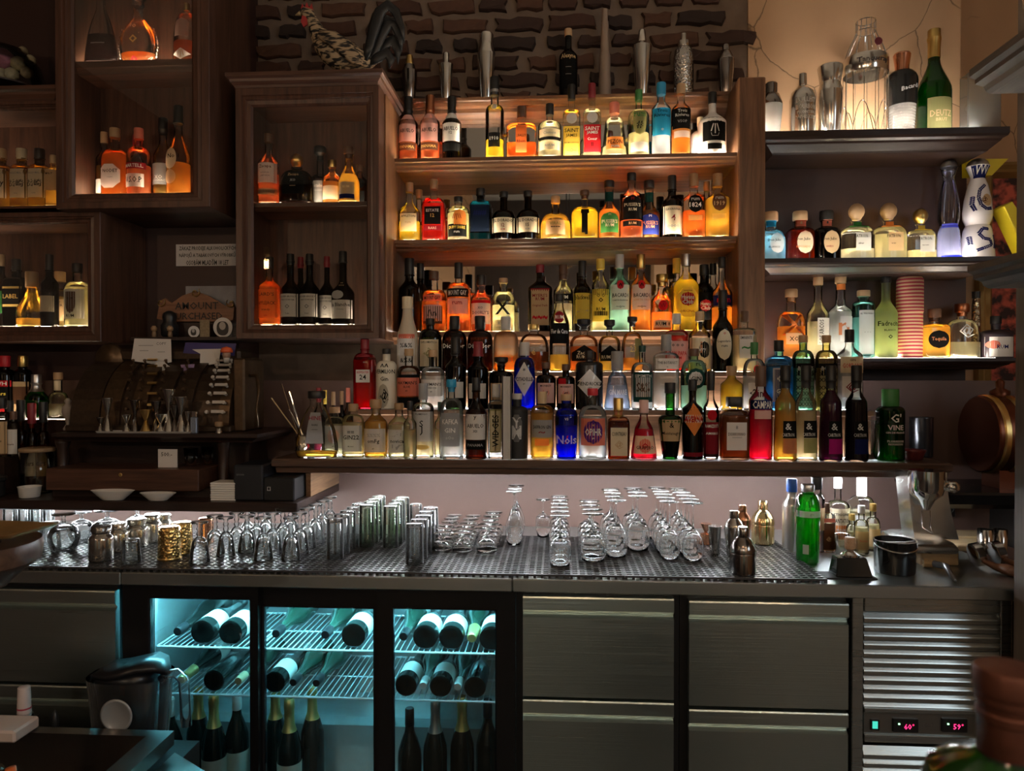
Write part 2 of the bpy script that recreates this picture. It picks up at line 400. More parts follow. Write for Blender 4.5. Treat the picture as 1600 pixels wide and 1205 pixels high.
z = zS['S4']
ledge('crown_molding', sx0+.016, sx1-.001, 2.86, 2.961, [(.06, z-.07), (.05, z-.066), (.03, z-.05), (.028, z-.035), (.012, z-.03), (.006, z-.016), (0, z-.012), (0, z)], W_MID, unit, (0, 0))
box('post', sx1+.0005, XPOST, 2.72, 2.968, 1.22, ZP(1150, 124, 2.74), W_MIDZ, unit, .004)
box('side_panel', XB+.001, sx0-.0002, 2.60, 2.9675, ZP(602, 530, 2.56), ZP(481, 135, 2.52)-.002, W_MIDZ, unit)
m_, nt_, out_ = nodes_of('mirror_silver'); g_ = N(nt_, 'ShaderNodeBsdfGlossy'); g_.inputs[0].default_value = (.62, .6, .57, 1); g_.inputs['Roughness'].default_value = .015
nt_.links.new(g_.outputs[0], out_.inputs[0])
box('mirror', sx0, sx1, 2.962, 2.967, zS['S1'], zS['S4']-.001, m_, unit)

# ================================================================== stepped riser and bar shelf
zL1 = ZP(1000, 721, 2.36); zL2 = ZP(900, 641, 2.50); zL3 = ZP(850, 581, 2.61)
zS['L1'] = zL1; zS['L2'] = zL2; zS['L3'] = zL3
bar = thing('bar_shelf', 'long dark wooden shelf over the glasses carrying the front row of bottles', 'shelf', (XP(950, 2.4), 2.5, zL1))
bsx0, bsx1 = XP(424, 2.36), XP(1490, 2.36)
top = ledge('board', bsx0, bsx1, 2.36, YW-.001, [(.03, zL1-.05), (.012, zL1-.046), (.01, zL1-.03), (0, zL1-.024), (0, zL1-.006), (.006, zL1)], W_BAR, bar, (1, 1))
led('led_strip', XP(480, 2.49), XP(1400, 2.49), 2.488, zL1, COOL, LED_SHELF*.36, top)
led('under_light', XP(545, 2.5), XP(1400, 2.5), 2.45, zL1-.055, COOL, LED_COUNTER, top, .014, .004)
for px in (667, 1136, 893):
    box('bracket', XP(px, 2.7)-.012, XP(px, 2.7)+.012, YW-.05, YW-.001, zL1-.085, zL1-.05, W_DARKZ, bar)
ris = thing('bottle_riser', 'stepped wooden riser behind the front bottles', 'riser', (XP(900, 2.6), 2.6, zL1))
r2x0, r2x1 = XP(548, 2.5), XP(1366, 2.5); r3x0, r3x1 = XP(612, 2.61), XP(1185, 2.61)
s2 = ledge('step', r2x0, r2x1, 2.50, YW-.001, [(.008, zL1+.0005), (.008, zL2-.02), (0, zL2-.016), (0, zL2)], W_MID, ris)
led('led_strip', r2x0+.01, r2x1-.01, 2.600, zL2, COOL, LED_SHELF*.42, s2)
s3 = ledge('step', r3x0, r3x1, 2.61, YW-.022, [(.008, zL2), (.008, zL3-.02), (0, zL3-.016), (0, zL3)], W_MID, ris)
led('led_strip', r3x0+.01, r3x1-.01, 2.692, zL3, NEUT, LED_SHELF*.5, s3)

# ================================================================== wall shelves on the right
RS = {}
def rshelf(key, label, px0, px1, py, pxr, th, led_col, st):
    z = ZP(pxr, py, 2.73)
    t = thing('wall_shelf', label, 'shelf', (XP((px0+px1)/2, 2.85), 2.85, z-th), group='dark shelves right of the mirror')
    x0, x1 = XP(px0, 2.73), XP(px1, 2.73)
    b = ledge('board', x0, x1, 2.73, YB-.001, [(.05, z-th), (.045, z-th+.006), (.02, z-th*.6), (.016, z-th*.5), (.004, z-th*.42), (0, z-th*.3), (0, z)], W_DARK, t, (1, 1))
    led('led_strip', x0+.03, x1-.06, 2.86, z, led_col, st, b, .022)
    led('led_strip', x0+.03, x1-.06, 2.765, z, led_col, st*.3, b, .010, .001)
    RS[key] = z; zS[key] = z; return t
rshelf('R1', 'topmost dark shelf carrying the shakers and the big green bottle', 1190, 1575, 203, 1300, .072, NEUT, LED_SHELF*1.3)
rshelf('R2', 'middle dark shelf carrying the globe-stoppered tequila bottles', 1187, 1573, 403, 1300, .052, NEUT, LED_SHELF)
rshelf('R3', 'lowest dark shelf carrying the tall clear bottles and striped tube', 1192, 1590, 559.5, 1400, .04, NEUT, LED_SHELF*.8)

# ================================================================== display cabinets on the left
ZONE_LAST = []; ZONES = {}
def cabinet(label, px0, px1, py0, py1, Y, ox0, ox1, oy0, oy1, shelves, yback, crown=False, depth=2.785, leds=(), light=WARM):
    """px/py outer front, o* the opening; shelves = list of (py front top, thickness px)"""
    pm = (px0+px1)/2; my = (py0+py1)/2
    zmd = ZP(pm, my, Y); x0, x1 = XP(px0, Y, zmd), XP(px1, Y, zmd); z1, z0 = ZP(pm, py0, Y), ZP(pm, py1, Y)
    a0, a1 = XP(ox0, Y, zmd), XP(ox1, Y, zmd); b1, b0 = ZP((ox0+ox1)/2, oy0, Y), ZP((ox0+ox1)/2, oy1, Y)
    t = thing('display_cabinet', label, 'cabinet', ((x0+x1)/2, Y+.15, z0))
    # door frame with stepped moulding around the opening
    ins = min(a0-x0, x1-a1)
    b = MB()
    def rect(i, j, y): return [(x0+(a0-x0)*i, y, z0+(b0-z0)*j), (x1-(x1-a1)*i, y, z0+(b0-z0)*j), (x1-(x1-a1)*i, y, z1-(z1-b1)*j), (x0+(a0-x0)*i, y, z1-(z1-b1)*j)]
    rr = [rect(0, 0, Y+.022), rect(0, 0, Y+.002), rect(.03, .03, Y), rect(.4, .4, Y), rect(.45, .45, Y+.005), rect(.62, .62, Y+.003), rect(.68, .68, Y+.009), rect(.88, .88, Y+.011), rect(1, 1, Y+.018), rect(1, 1, Y+.022)]
    b.rings(rr+[rr[0]], True, False, False); df_ = b.build('door_frame', W_CABZ, t)
    box('pane', a0, a1, Y+.019, Y+.021, b0, b1, glassy((.97, .97, .96), .9, 0, 1.2, .01, 'door_pane'), df_)
    bl, bt = .02, .02
    box('side_panel', x0, a0-.004, Y+.022, depth, z0, z1, W_CABZ, t); box('side_panel', a1+.004, x1, Y+.022, depth, z0, z1, W_CABZ, t)
    box('top_panel', a0-.004, a1+.004, Y+.022, depth, b1, z1, W_CAB, t); bp_ = box('bottom_panel', a0-.004, a1+.004, Y+.022, depth, z0, b0, W_CAB, t)
    box('back_panel', a0-.004, a1+.004, yback, yback+.012, b0, b1, W_CABZ, t)
    zs = [b0]
    for py, th in shelves:
        zt = ZP((ox0+ox1)/2, py, Y+.03); h = th*MPP(pm, Y)
        s = ledge('shelf', a0-.003, a1+.003, Y+.03, yback, [(.01, zt-h), (.004, zt-h*.6), (0, zt-h*.5), (0, zt)], W_CAB, t, (0, 0))
        led('led_strip', a0+.01, a1-.01, Y+.078, zt, light, LED_CAB, s, .02); led('led_strip', a0+.01, a1-.01, Y+.048, zt, light, LED_CAB*.9, s, .008, .001); zs.append(zt)
    led('led_strip', a0+.01, a1-.01, Y+.078, b0, light, LED_CAB, bp_, .02); led('led_strip', a0+.01, a1-.01, Y+.048, b0, light, LED_CAB*.7, bp_, .008, .001)
    if crown:
        zt = z1
        ledge('crown_molding', x0-.025, x1+.02, Y-.025, 2.858 if depth > 2.9 else depth, [(.025, zt), (.022, zt+.008), (.012, zt+.018), (.010, zt+.026), (0, zt+.032), (0, zt+.045)], W_CAB, t, (1, 1))
    ZONE_LAST[:] = [a0, a1, Y+.0235, yback-.001]
    return t, zs
_, zA = cabinet('tall wooden display cabinet with cognac decanters, reaching above the others', 86, 327, -95, 325, 2.45, 111, 296, -70, 300, [(94, 19)], 2.62)
ZONES['A1'] = ZONES['A2'] = tuple(ZONE_LAST)
_, zB = cabinet('wooden display cabinet with a carved crown below the cockerel', 368, 592, 135, 529, 2.52, 393, 571, 163, 507, [(316, 13)], 2.70, True, 2.968)
ZONES['B1'] = ZONES['B2'] = tuple(ZONE_LAST)
_, zC1 = cabinet('upper part of the corner display cabinet holding pale-labelled whisky', -190, 88, 160, 327, 2.50, -165, 87.5, 172, 321, [], 2.68, True, 2.785)
ZONES['C1'] = (-9, ZONE_LAST[1], ZONE_LAST[2], ZONE_LAST[3])
_, zC2 = cabinet('lower corner display cabinet next to the notice on the wall', -190, 157, 332.5, 534, 2.50, -165, 132, 350, 510, [], 2.68, False, 2.785)
ZONES['C2'] = (-9, ZONE_LAST[1], ZONE_LAST[2], ZONE_LAST[3])
for k_ in ('S1', 'S2', 'S3'): ZONES[k_] = (sx0+.001, sx1-.001, 2.75, 2.958)
ZONES.update(L1=(bsx0, bsx1, 2.372, 2.480), L2=(r2x0, r2x1, 2.504, 2.5935), L3=(r3x0, r3x1, 2.613, 2.6865), R1=(XPOST+.002, 9, 2.74, 2.966), R2=(XPOST+.002, 9, 2.74, 2.966), R3=(XPOST+.002, 9, 2.74, 2.966))
for k_ in ('S1','S2','S3','R1','R2','R3'): zS[k_] += .0016
for k_ in ('L1','L2','L3'): zS[k_] += .0004
zA=[v+.0016 for v in zA]; zB=[v+.0016 for v in zB]; zC1=[v+.0016 for v in zC1]; zC2=[v+.0016 for v in zC2]
zS.update({'A1': zA[0], 'A2': zA[1], 'B1': zB[0], 'B2': zB[1], 'C1': zC1[0], 'C2': zC2[0]})

# ================================================================== worktop, fridge, drawers
zct = ZC; ctb = ZC-.036
def slab(px0, px1, label):
    t = thing('steel_worktop', label, 'worktop', (XP((px0+px1)/2, YC), 2.3, ctb), group='brushed steel worktops')
    o = box('top_plate', XP(px0, YC, ZC), XP(px1, YC, ZC), YC, YW-.001, ctb, zct, M_TOP, t, .003); return t
slab(-260, 187.5, 'brushed steel worktop over the drawers at the far left'); slab(188.5, 800, 'brushed steel worktop over the glass-doored wine fridge'); slab(801, 1640, 'brushed steel worktop over the steel drawers and the louvred vent')
FY = YC+.022
def drawer_unit(label, px0, px1, drs):
    """steel drawers: drs = list of (px0, px1, py_top, py_bot)"""
    t = thing('refrigerated_drawers', label, 'drawers', (XP((px0+px1)/2, FY), 2.3, 0.12), group='steel refrigerated drawers')
    box('carcass', XP(px0, FY+.02), XP(px1, FY+.02), FY+.024, YW-.002, .1, ctb-.001, M_BLACK, t)
    for a, b, c, d in drs:
        x0, x1 = XP(a, FY, .8), XP(b, FY, .8); z1, z0 = ZP((a+b)/2, c, FY), ZP((a+b)/2, d, FY)
        m = MB(); # folded steel front with a grip lip
        L = [(FY+.022, z1), (FY, z1), (FY-.002, z1-.004), (FY-.003, z1-.036), (FY+.010, z1-.046), (FY+.012, z1-.05), (FY, z1-.058), (FY, z0+.002), (FY+.003, z0), (FY+.022, z0)]
        m.rings([[(x, y, z) for y, z in L] for x in (x0, x1)]); m.f = [tuple(reversed(f)) for f in m.f]
        m.build('drawer_front', M_STEELF, t)
    return t
drawer_unit('wide steel drawers at the left beside the wine fridge', -260, 181, [(-120, 180, 921, 1066), (-120, 180, 1070, 1250)])
drawer_unit('steel drawers directly right of the wine fridge', 806, 1062, [(817, 1053, 934, 1092), (817, 1053, 1096, 1260)])
drawer_unit('steel drawers between the other drawers and the louvred vent', 1063, 1324, [(1077, 1326, 941.5, 1107), (1077, 1326, 1112, 1270)])
box_ = thing('door_stile', 'x', 'x'); bpy.data.objects.remove(box_)
# louvred compressor panel with two thermostats
lv = thing('compressor_panel', 'louvred steel vent panel with two red digital thermostats', 'vent panel', (XP(1460, FY), 2.2, .12))
box('carcass', XP(1336, FY+.03), XP(1600, FY+.03), FY+.05, YW-.002, .1, ctb-.001, M_BLACK, lv)
lx0, lx1 = XP(1352, FY), XP(1565, FY)
box('stile', XP(1333, FY), XP(1351, FY), FY, FY+.05, .1, ctb-.001, M_STEEL, lv, .002); box('stile', XP(1566, FY), XP(1584, FY), FY, FY+.05, .1, ctb-.001, M_STEEL, lv, .002)
box('rail', lx0, lx1, FY, FY+.05, ZP(1460, 957, FY), ctb-.001, M_STEEL, lv, .002)
for i in range(11):
    zt = ZP(1460, 962+i*13.8, FY)
    b = MB(); prof = [(FY, zt), (FY+.0015, zt+.003), (FY+.013, zt+.020), (FY+.015, zt+.019), (FY+.004, zt), (FY+.004, zt-.010), (FY, zt-.010)]
    prof = [(y, z-.012) for y, z in prof]
    b.rings([[(x, y, z) for y, z in prof] for x in (lx0, lx1)]); b.f = [tuple(reversed(f)) for f in b.f]; b.build('louver', M_STEEL, lv)
zc1, zc0 = ZP(1460, 1116, FY), ZP(1460, 1150, FY)
box('control_strip', lx0, lx1, FY+.002, FY+.05, zc0, zc1, M_STEELD, lv, .001)
box('rail', lx0, lx1, FY-.004, FY+.05, ZP(1460, 1162, FY), zc0, M_STEEL, lv, .002); box('rail', lx0, lx1, FY-.004, FY+.05, zc1, ZP(1460, 1109, FY), M_STEEL, lv, .002)
for i in range(6):
    zt = ZP(1460, 1176+i*13.8, FY)
    b = MB(); prof = [(FY, zt), (FY+.0015, zt+.003), (FY+.013, zt+.020), (FY+.015, zt+.019), (FY+.004, zt), (FY+.004, zt-.010), (FY, zt-.010)]
    prof = [(y, z-.012) for y, z in prof]
    b.rings([[(x, y, z) for y, z in prof] for x in (lx0, lx1)]); b.f = [tuple(reversed(f)) for f in b.f]; b.build('louver', M_STEEL, lv)
zm = ZP(1420, 1134, FY)
def pxbox(nm, px0, px1, py0, py1, y0, y1, mat, par, bev=0):
    return box(nm, XP(px0, y0), XP(px1, y0), y0, y1, ZP((px0+px1)/2, py1, y0), ZP((px0+px1)/2, py0, y0), mat, par, bev)
sw = pxbox('switch', 1363, 1377, 1125, 1142, FY-.003, FY+.004, M_BLACK, lv, .001); pxbox('switch_lamp', 1366, 1374, 1128, 1139, FY-.005, FY-.002, emit((.05, .5, .38), .5, 'green_lamp'), sw)
for a, s in ((1398, '60°'), (1475, '59°')):
    th = pxbox('thermostat', a, a+40, 1124, 1145, FY-.004, FY+.004, M_BLACK, lv, .001)
    flat_text('digits', s, XP(a+24, FY), FY-.0052, ZP(a+24, 1134.5, FY), .015, emit((1, .03, .16), 1.1, 'red_digits'), th, bold=.0)
    pxbox('led_dot', a+8.5, a+11, 1131, 1133, FY-.006, FY-.003, emit((.3, 1, .4), 1.5, 'green_dot'), th)
flat_text('emblem', 'GSIT', XP(1455, FY), FY+.0012, ZP(1455, 1134, FY), .009, plain((.12, .12, .12), .4), lv)

# ------------------------------------------------------------------ wine fridge
fr = thing('wine_fridge', 'black three-door glass wine fridge glowing cyan inside', 'fridge', (XP(500, FY), 2.3, .1))
fx0, fx1 = XP(190, FY), XP(805, FY); fz1 = ctb-.001; fz0 = .1
M_FRIN = plain((.45, .5, .5), .3, .6, name='fridge_liner', noise=.1, scale=50)
M_FRBLK = plain((.008, .008, .009), .25, name='fridge_black')
yb = 2.46
box('back_panel', fx0, fx1, yb, yb+.02, fz0, fz1, M_FRIN, fr); box('floor_panel', fx0+.02, fx1-.02, FY+.05, yb, fz0, fz0+.02, M_FRBLK, fr)
ix0, ix1 = XP(232, FY+.05)-.03, XP(776, FY+.05)+.03
box('side_panel', fx0, ix0, FY+.05, yb, fz0, fz1, M_FRIN, fr); box('side_panel', ix1, fx1, FY+.05, yb, fz0, fz1, M_FRIN, fr)
tp = box('top_panel', ix0, ix1, FY+.05, yb, ZP(500, 935, FY), fz1, M_FRIN, fr)
ztl = ZP(500, 935, FY)
led('led_strip', ix0+.03, ix1-.03, FY+.085, ztl-.006, (.22, .82, 1.0), LED_FRIDGE*4, tp, .03, .004)
# sloped evaporator cover at the bottom back
b = MB(); ev = [(yb-.001, ZP(500, 1080, yb)), (yb-.001, fz0+.02), (2.27, fz0+.02), (2.27, ZP(500, 1132, 2.27)), (2.30, ZP(500, 1118, 2.30))]
b.rings([[(x, y, z) for y, z in ev] for x in (ix0, ix1)]); b.build('evaporator_cover', M_FRIN, fr)
# three glass doors; the middle one slides behind
dz1 = ZP(500, 917, FY)
for (a0, a1, o0, o1, ot, yy) in ((190, 402, 232, 388, 941, FY), (396, 598, 411, 582, 951, FY+.022), (590, 805, 614, 773.5, 950, FY)):
    d = frame('door', XP(a0, yy), XP(a1, yy), fz0+.02, dz1, [(0, yy+.02), (0, yy), (.002, yy), ], M_FRBLK, fr)
    bpy.data.objects.remove(d)
    x0, x1, q0, q1 = XP(a0, yy), XP(a1, yy), XP(o0, yy), XP(o1, yy); zt = ZP(500, ot, yy); zb = fz0+.09
    b = MB()
    R0 = lambda y: [(x0, y, fz0+.02), (x1, y, fz0+.02), (x1, y, dz1), (x0, y, dz1)]
    R1 = lambda y, e=0: [(q0-e, y, zb-e), (q1+e, y, zb-e), (q1+e, y, zt+e), (q0-e, y, zt+e)]
    rr = [R0(yy+.02), R0(yy), R1(yy, .004), R1(yy+.004), R1(yy+.02)]
    b.rings(rr+[rr[0]], True, False, False); d = b.build('door', M_FRBLK, fr)
    box('pane', q0-.002, q1+.002, yy+.010, yy+.013, zb, zt, glassy((.93, .97, .97), .8, 0, 1.2, .02, 'fridge_pane'), d)
box('header', fx0, fx1, FY+.003, FY+.05, dz1, fz1, M_FRBLK, fr)
# wire shelves
M_WIRE = plain((.62, .68, .7), .35, .3, name='coated_wire')
zW = {1: ZP(500, 1016, 2.10), 2: ZP(500, 1090, 2.10)}
for k in (1, 2):
    for (a, b_) in ((244, 396), (402, 600), (606, 782)):
        X0, X1 = XP(a, 2.1), XP(b_, 2.1); z = zW[k]
        ws = MB().tube([(X0, 2.10, z), (X1, 2.10, z), (X1, 2.42, z), (X0, 2.42, z), (X0, 2.10, z)], .0035, 6).tube([(X0, 2.26, z-.003), (X1, 2.26, z-.003)], .003, 6)
        ob = ws.build('wire_shelf', M_WIRE, fr)
        n = int((X1-X0)/.0165)
        for i in range(1, n):
            x = X0+(X1-X0)*i/n
            MB().tube([(x, 2.10, z+.003), (x, 2.42, z+.003)], .0018, 5).build('wire', M_WIRE, ob)
for a in (244, 404, 610):
    b = MB()
    b.box(XP(a, 2.1)-.008, XP(a, 2.1)-.004, 2.095, 2.11, fz0+.03, ztl); b.build('shelf_rail', M_FRIN, fr)

# ================================================================== lamps of the room (two seen in reflections, the others added for fill)
def pendant(label, x, y, z, r=.062, watts=None, tint=(1, .80, .60)):
    t = thing('pendant_lamp', label, 'lamp', (x, y, z-r), group='filament globe lamps hanging over the bar')
    MB().tube([(x, y, z+r+.05), (x, y, 3.5)], .004, 6).build('cord', M_BLACK, t)
    MB().lathe([(.016, z+r-.004), (.018, z+r), (.018, z+r+.045), (.008, z+r+.055)], 12, (x, y, 0)).build('socket', M_GOLD, t)
    MB().lathe([(.001, z-r)]+[(r*math.sin(a), z-r*math.cos(a)) for a in [math.pi*i/14 for i in range(1, 14)]]+[(.016, z+r)], 20, (x, y, 0), cap0=False).build('globe', glassy((1, .86, .7), .8, 0.0, 1.0, .02, 'amber_globe'), t, True)
    b = MB()
    for i in range(6):
        a = i*math.pi/3; b.tube([(x+.012*math.cos(a), y+.012*math.sin(a), z-.03), (x+.014*math.cos(a), y+.014*math.sin(a), z+.03)], .0022, 5)
    b.build('filament', emit((1, .5, .2), BULB, 'filament_glow'), t)
    ld = bpy.data.lights.new('lamp_light', 'POINT'); ld.energy = watts or LAMP_W; ld.color = tint; ld.shadow_soft_size = .014
    lo = bpy.data.objects.new('lamp_light', ld); COL.objects.link(lo); lo.location = (x, y, z); att(lo, t)
vm = P(885, 408, YB); s_ = 5.75/2.965
pos = Vector((vm.x*s_, 2*2.965-vm.y*s_, CAMZ+(vm.z-CAMZ)*s_))
pendant('amber globe lamp mirrored between the rum bottles', pos.x, pos.y, pos.z)
pendant('amber globe lamp mirrored in the glass door of the cabinet below the cockerel', -1.97, .2, 2.24)
pendant('added amber globe lamp out of view, filling the front', pos.x+1.2, pos.y-.4, pos.z+.02)  # added lamp out of view, front fill only


pendant('added unseen fill lamp far across the room, left of three', -1.7, -1.75, 1.98, watts=10, tint=(.95, 1.0, .98)); pendant('added unseen fill lamp far across the room, middle of three', .12, -1.75, 1.98, watts=10, tint=(.95, 1.0, .98)); pendant('added unseen fill lamp far across the room, right of three', 1.55, -1.75, 1.98, watts=10, tint=(.95, 1.0, .98))  # added lamps that brighten the grey panel opposite, mirrored by the steel
# dusk window in the side wall of the room
struct(box('wall_window_side', 2.6, 2.7, -2.6, 3.6, 0, 3.5, plaster()))
wn_ = thing('window_1', None, None, (2.6, -.4, 1.5), kind='structure')
wy0, wy1, wz0, wz1 = -1.06, .35, 1.55, 2.9
for a, b in ((wy0, (wy0+wy1)/2), ((wy0+wy1)/2, wy1)):
    box('pane', 2.590, 2.596, a+.03, b-.03, wz0+.03, wz1-.03, emit((.80, .93, 1.0), DUSK, 'dusk_sky'), wn_)
    box('sash', 2.57, 2.599, a, a+.03, wz0, wz1, W_MIDZ, wn_); box('sash', 2.57, 2.599, b-.03, b, wz0, wz1, W_MIDZ, wn_)
box('sash', 2.57, 2.599, wy0, wy1, wz0, wz0+.03, W_MID, wn_); box('sash', 2.57, 2.599, wy0, wy1, wz1-.03, wz1, W_MID, wn_)

# ================================================================== bottles
C = dict(clear=(.965, .975, .965), smoke=(.72, .70, .66), green=(.10, .42, .10), dkgreen=(.06, .11, .04), ltgreen=(.62, .86, .70), aqua=(.45, .85, .82),
         blue=(.05, .16, .95), ltblue=(.30, .68, .95), paleblue=(.72, .82, 1.0), amber=(.62, .26, .06), brown=(.10, .045, .02), dark=(.035, .02, .015), olive=(.16, .17, .05), red=(.85, .05, .08), violet=(.35, .32, .95))
LQ = dict(amber=(.92, .46, .11), gold=(.98, .66, .16), pale=(.97, .88, .55), yellow=(.96, .72, .10), orange=(.93, .34, .075), red=(.80, .05, .03), ruby=(.55, .02, .03), brown=(.35, .09, .02), dark=(.05, .015, .01),
          water=(.95, .97, .96), pink=(.95, .04, .12), blue=(.03, .12, .95), teal=(.05, .62, .55), green=(.05, .45, .10), black=(.012, .006, .01), purple=(.08, .005, .04), copper=(.85, .30, .12), straw=(.95, .88, .62), ice=(.45, .8, .98), lime=(.65, .8, .2), violet=(.5, .5, 1.0))
PC = dict(white=(.80, .78, .74), cream=(.78, .68, .48), tan=(.62, .44, .25), yellow=(.85, .62, .10), black=(.012, .012, .012), gray=(.32, .32, .32), ltgray=(.58, .58, .57), red=(.55, .02, .03), dkred=(.25, .02, .03), blue=(.03, .34, .62), navy=(.015, .02, .10),
          green=(.05, .22, .06), orange=(.80, .26, .07), coral=(.75, .22, .15), gold=(.65, .45, .15), silver=(.62, .62, .62), brown=(.12, .06, .035), wood=(.40, .25, .13), pink=(.8, .5, .45), purple=(.10, .03, .22), magenta=(.45, .02, .2), olive=(.28, .27, .12), dkgreen=(.015, .06, .05), cork=(.55, .36, .2), teal=(.05, .3, .3), copper=(.5, .2, .1), royal=(.02, .10, .42))
def capmat(c):
    if c in ('silver', 'gold', 'copper'): return plain(PC[c], .3, 1, name='metal_cap')
    return plain(PC[c], .45, name='stopper')
K = {
 'std':   dict(hb=.60, hs=.74, wn=.38, hn=.86, sh='s'),
 'tall':  dict(hb=.56, hs=.70, wn=.40, hn=.84, sh='s'),
 'wine':  dict(hb=.58, hs=.72, wn=.42, hn=.78, sh='s', wc=1.08),
 'burg':  dict(hb=.42, hs=.76, wn=.38, hn=.80, sh='s', wc=1.1),
 'squat': dict(hb=.50, hs=.66, wn=.36, hn=.80, sh='r'),
 'round': dict(hb=.46, hs=.68, wn=.32, hn=.82, sh='r'),
 'med':   dict(hb=.58, hs=.70, wn=.40, hn=.82, sh='r'),
 'sq':    dict(hb=.62, hs=.70, wn=.34, hn=.84, sh='r', n=6, dr=.8),
 'flat':  dict(hb=.60, hs=.70, wn=.36, hn=.82, sh='r', n=4, dr=.55),
 'trap':  dict(hb=.55, hs=.66, wn=.36, hn=.82, sh='r', tt=.72),
 'bell':  dict(hb=.18, hs=.72, wn=.30, hn=.84, sh='s'),
 'patron':dict(hb=.42, hs=.62, wn=.30, hn=.72, sh='r', n=3.2, dr=.75),
}
ROWY = dict(S1=2.80, S2=2.80, S3=2.80, S4=2.915, L1=2.435, L2=2.553, L3=2.652, R1=2.87, R2=2.865, R3=2.865, A1=2.54, A2=2.54, B1=2.578, B2=2.578, C1=2.575, C2=2.575, CT=2.4)
def profile_of(k):
    hb, hs, wn, hn, sh, tt = k['hb'], k['hs'], k['wn'], k['hn'], k['sh'], k.get('tt', 1.0)
    tb = k.get('tb', 1.0)
    pr = [(.90*tb, 0), (.985*tb, .012), (tb, .03)]
    if tt != 1 or tb != 1: pr += [(tb+(tt-tb)*f, .03+(hb-.03)*f) for f in (.25, .5, .75)]
    pr.append((tt, hb))
    for i in range(1, 8):
        f = i/8
        if sh == 'r':
            a = f*math.pi/2; pr.append((wn+(tt-wn)*math.cos(a)**.8, hb+(hs-hb)*math.sin(a)))
        elif sh == 'l': pr.append((tt+(wn-tt)*f, hb+(hs-hb)*f))
        else:
            s = f*f*(3-2*f); pr.append((tt+(wn-tt)*s, hb+(hs-hb)*f))
    pr += [(wn, hs), (wn*.97, (hs+hn)/2), (wn, hn-.02)]
    if k.get('lip', 1): pr += [(wn*1.14, hn-.018), (wn*1.14, hn)]
    else: pr.append((wn, hn))
    return pr
def interp(pr, v):
    for (r0, v0), (r1, v1) in zip(pr, pr[1:]):
        if v0 <= v <= v1: return r0+(r1-r0)*((v-v0)/(v1-v0) if v1 > v0 else 0)
    return pr[-1][0]
BOTTLES = []; PLACED = {}
def settle(shelf, px, Y, z, R, dr, n):
    """nearest free spot for a bottle on its shelf"""
    zn = ZONES.get(shelf)
    if zn is None: return XP(px, Y, z+.12), Y, R, dr
    dmax = (zn[3]-zn[2])/2-.0005
    others = PLACED.setdefault(shelf, [])
    cand = sorted([(ddx, ddy) for ddx in [i*.0015 for i in range(-12, 13)] for ddy in [i*.004 for i in range(-20, 21)]], key=lambda c: abs(c[0])*3+abs(c[1]))
    for sk in (1, .97, .94, .9, .86, .82, .78, .7, .62):
        r = R*sk; d = min(dr, (dmax-.0022)/r)
        for ddx, ddy in cand:
            y = Y+ddy
            if y-d*r < zn[2] or y+d*r > zn[3]: continue
            x = XP(px, y, z+.12)+ddx
            if x-r < zn[0] or x+r > zn[1]: continue
            ok = True
            for (x2, y2, r2, d2, n2) in others:
                p = max(n, n2, 2)
                if (abs(x-x2)/(r+r2+.0008))**p+(abs(y-y2)/(d*r+d2*r2+.0008))**p < 1: ok = False; break
            if ok:
                others.append((x, y, r, d, n)); return x, y, r, d
    others.append((XP(px, Y, z+.12), Y, R, dr, n)); print('UNSETTLED', shelf, px)
    return XP(px, Y, z+.12), Y, R, dr
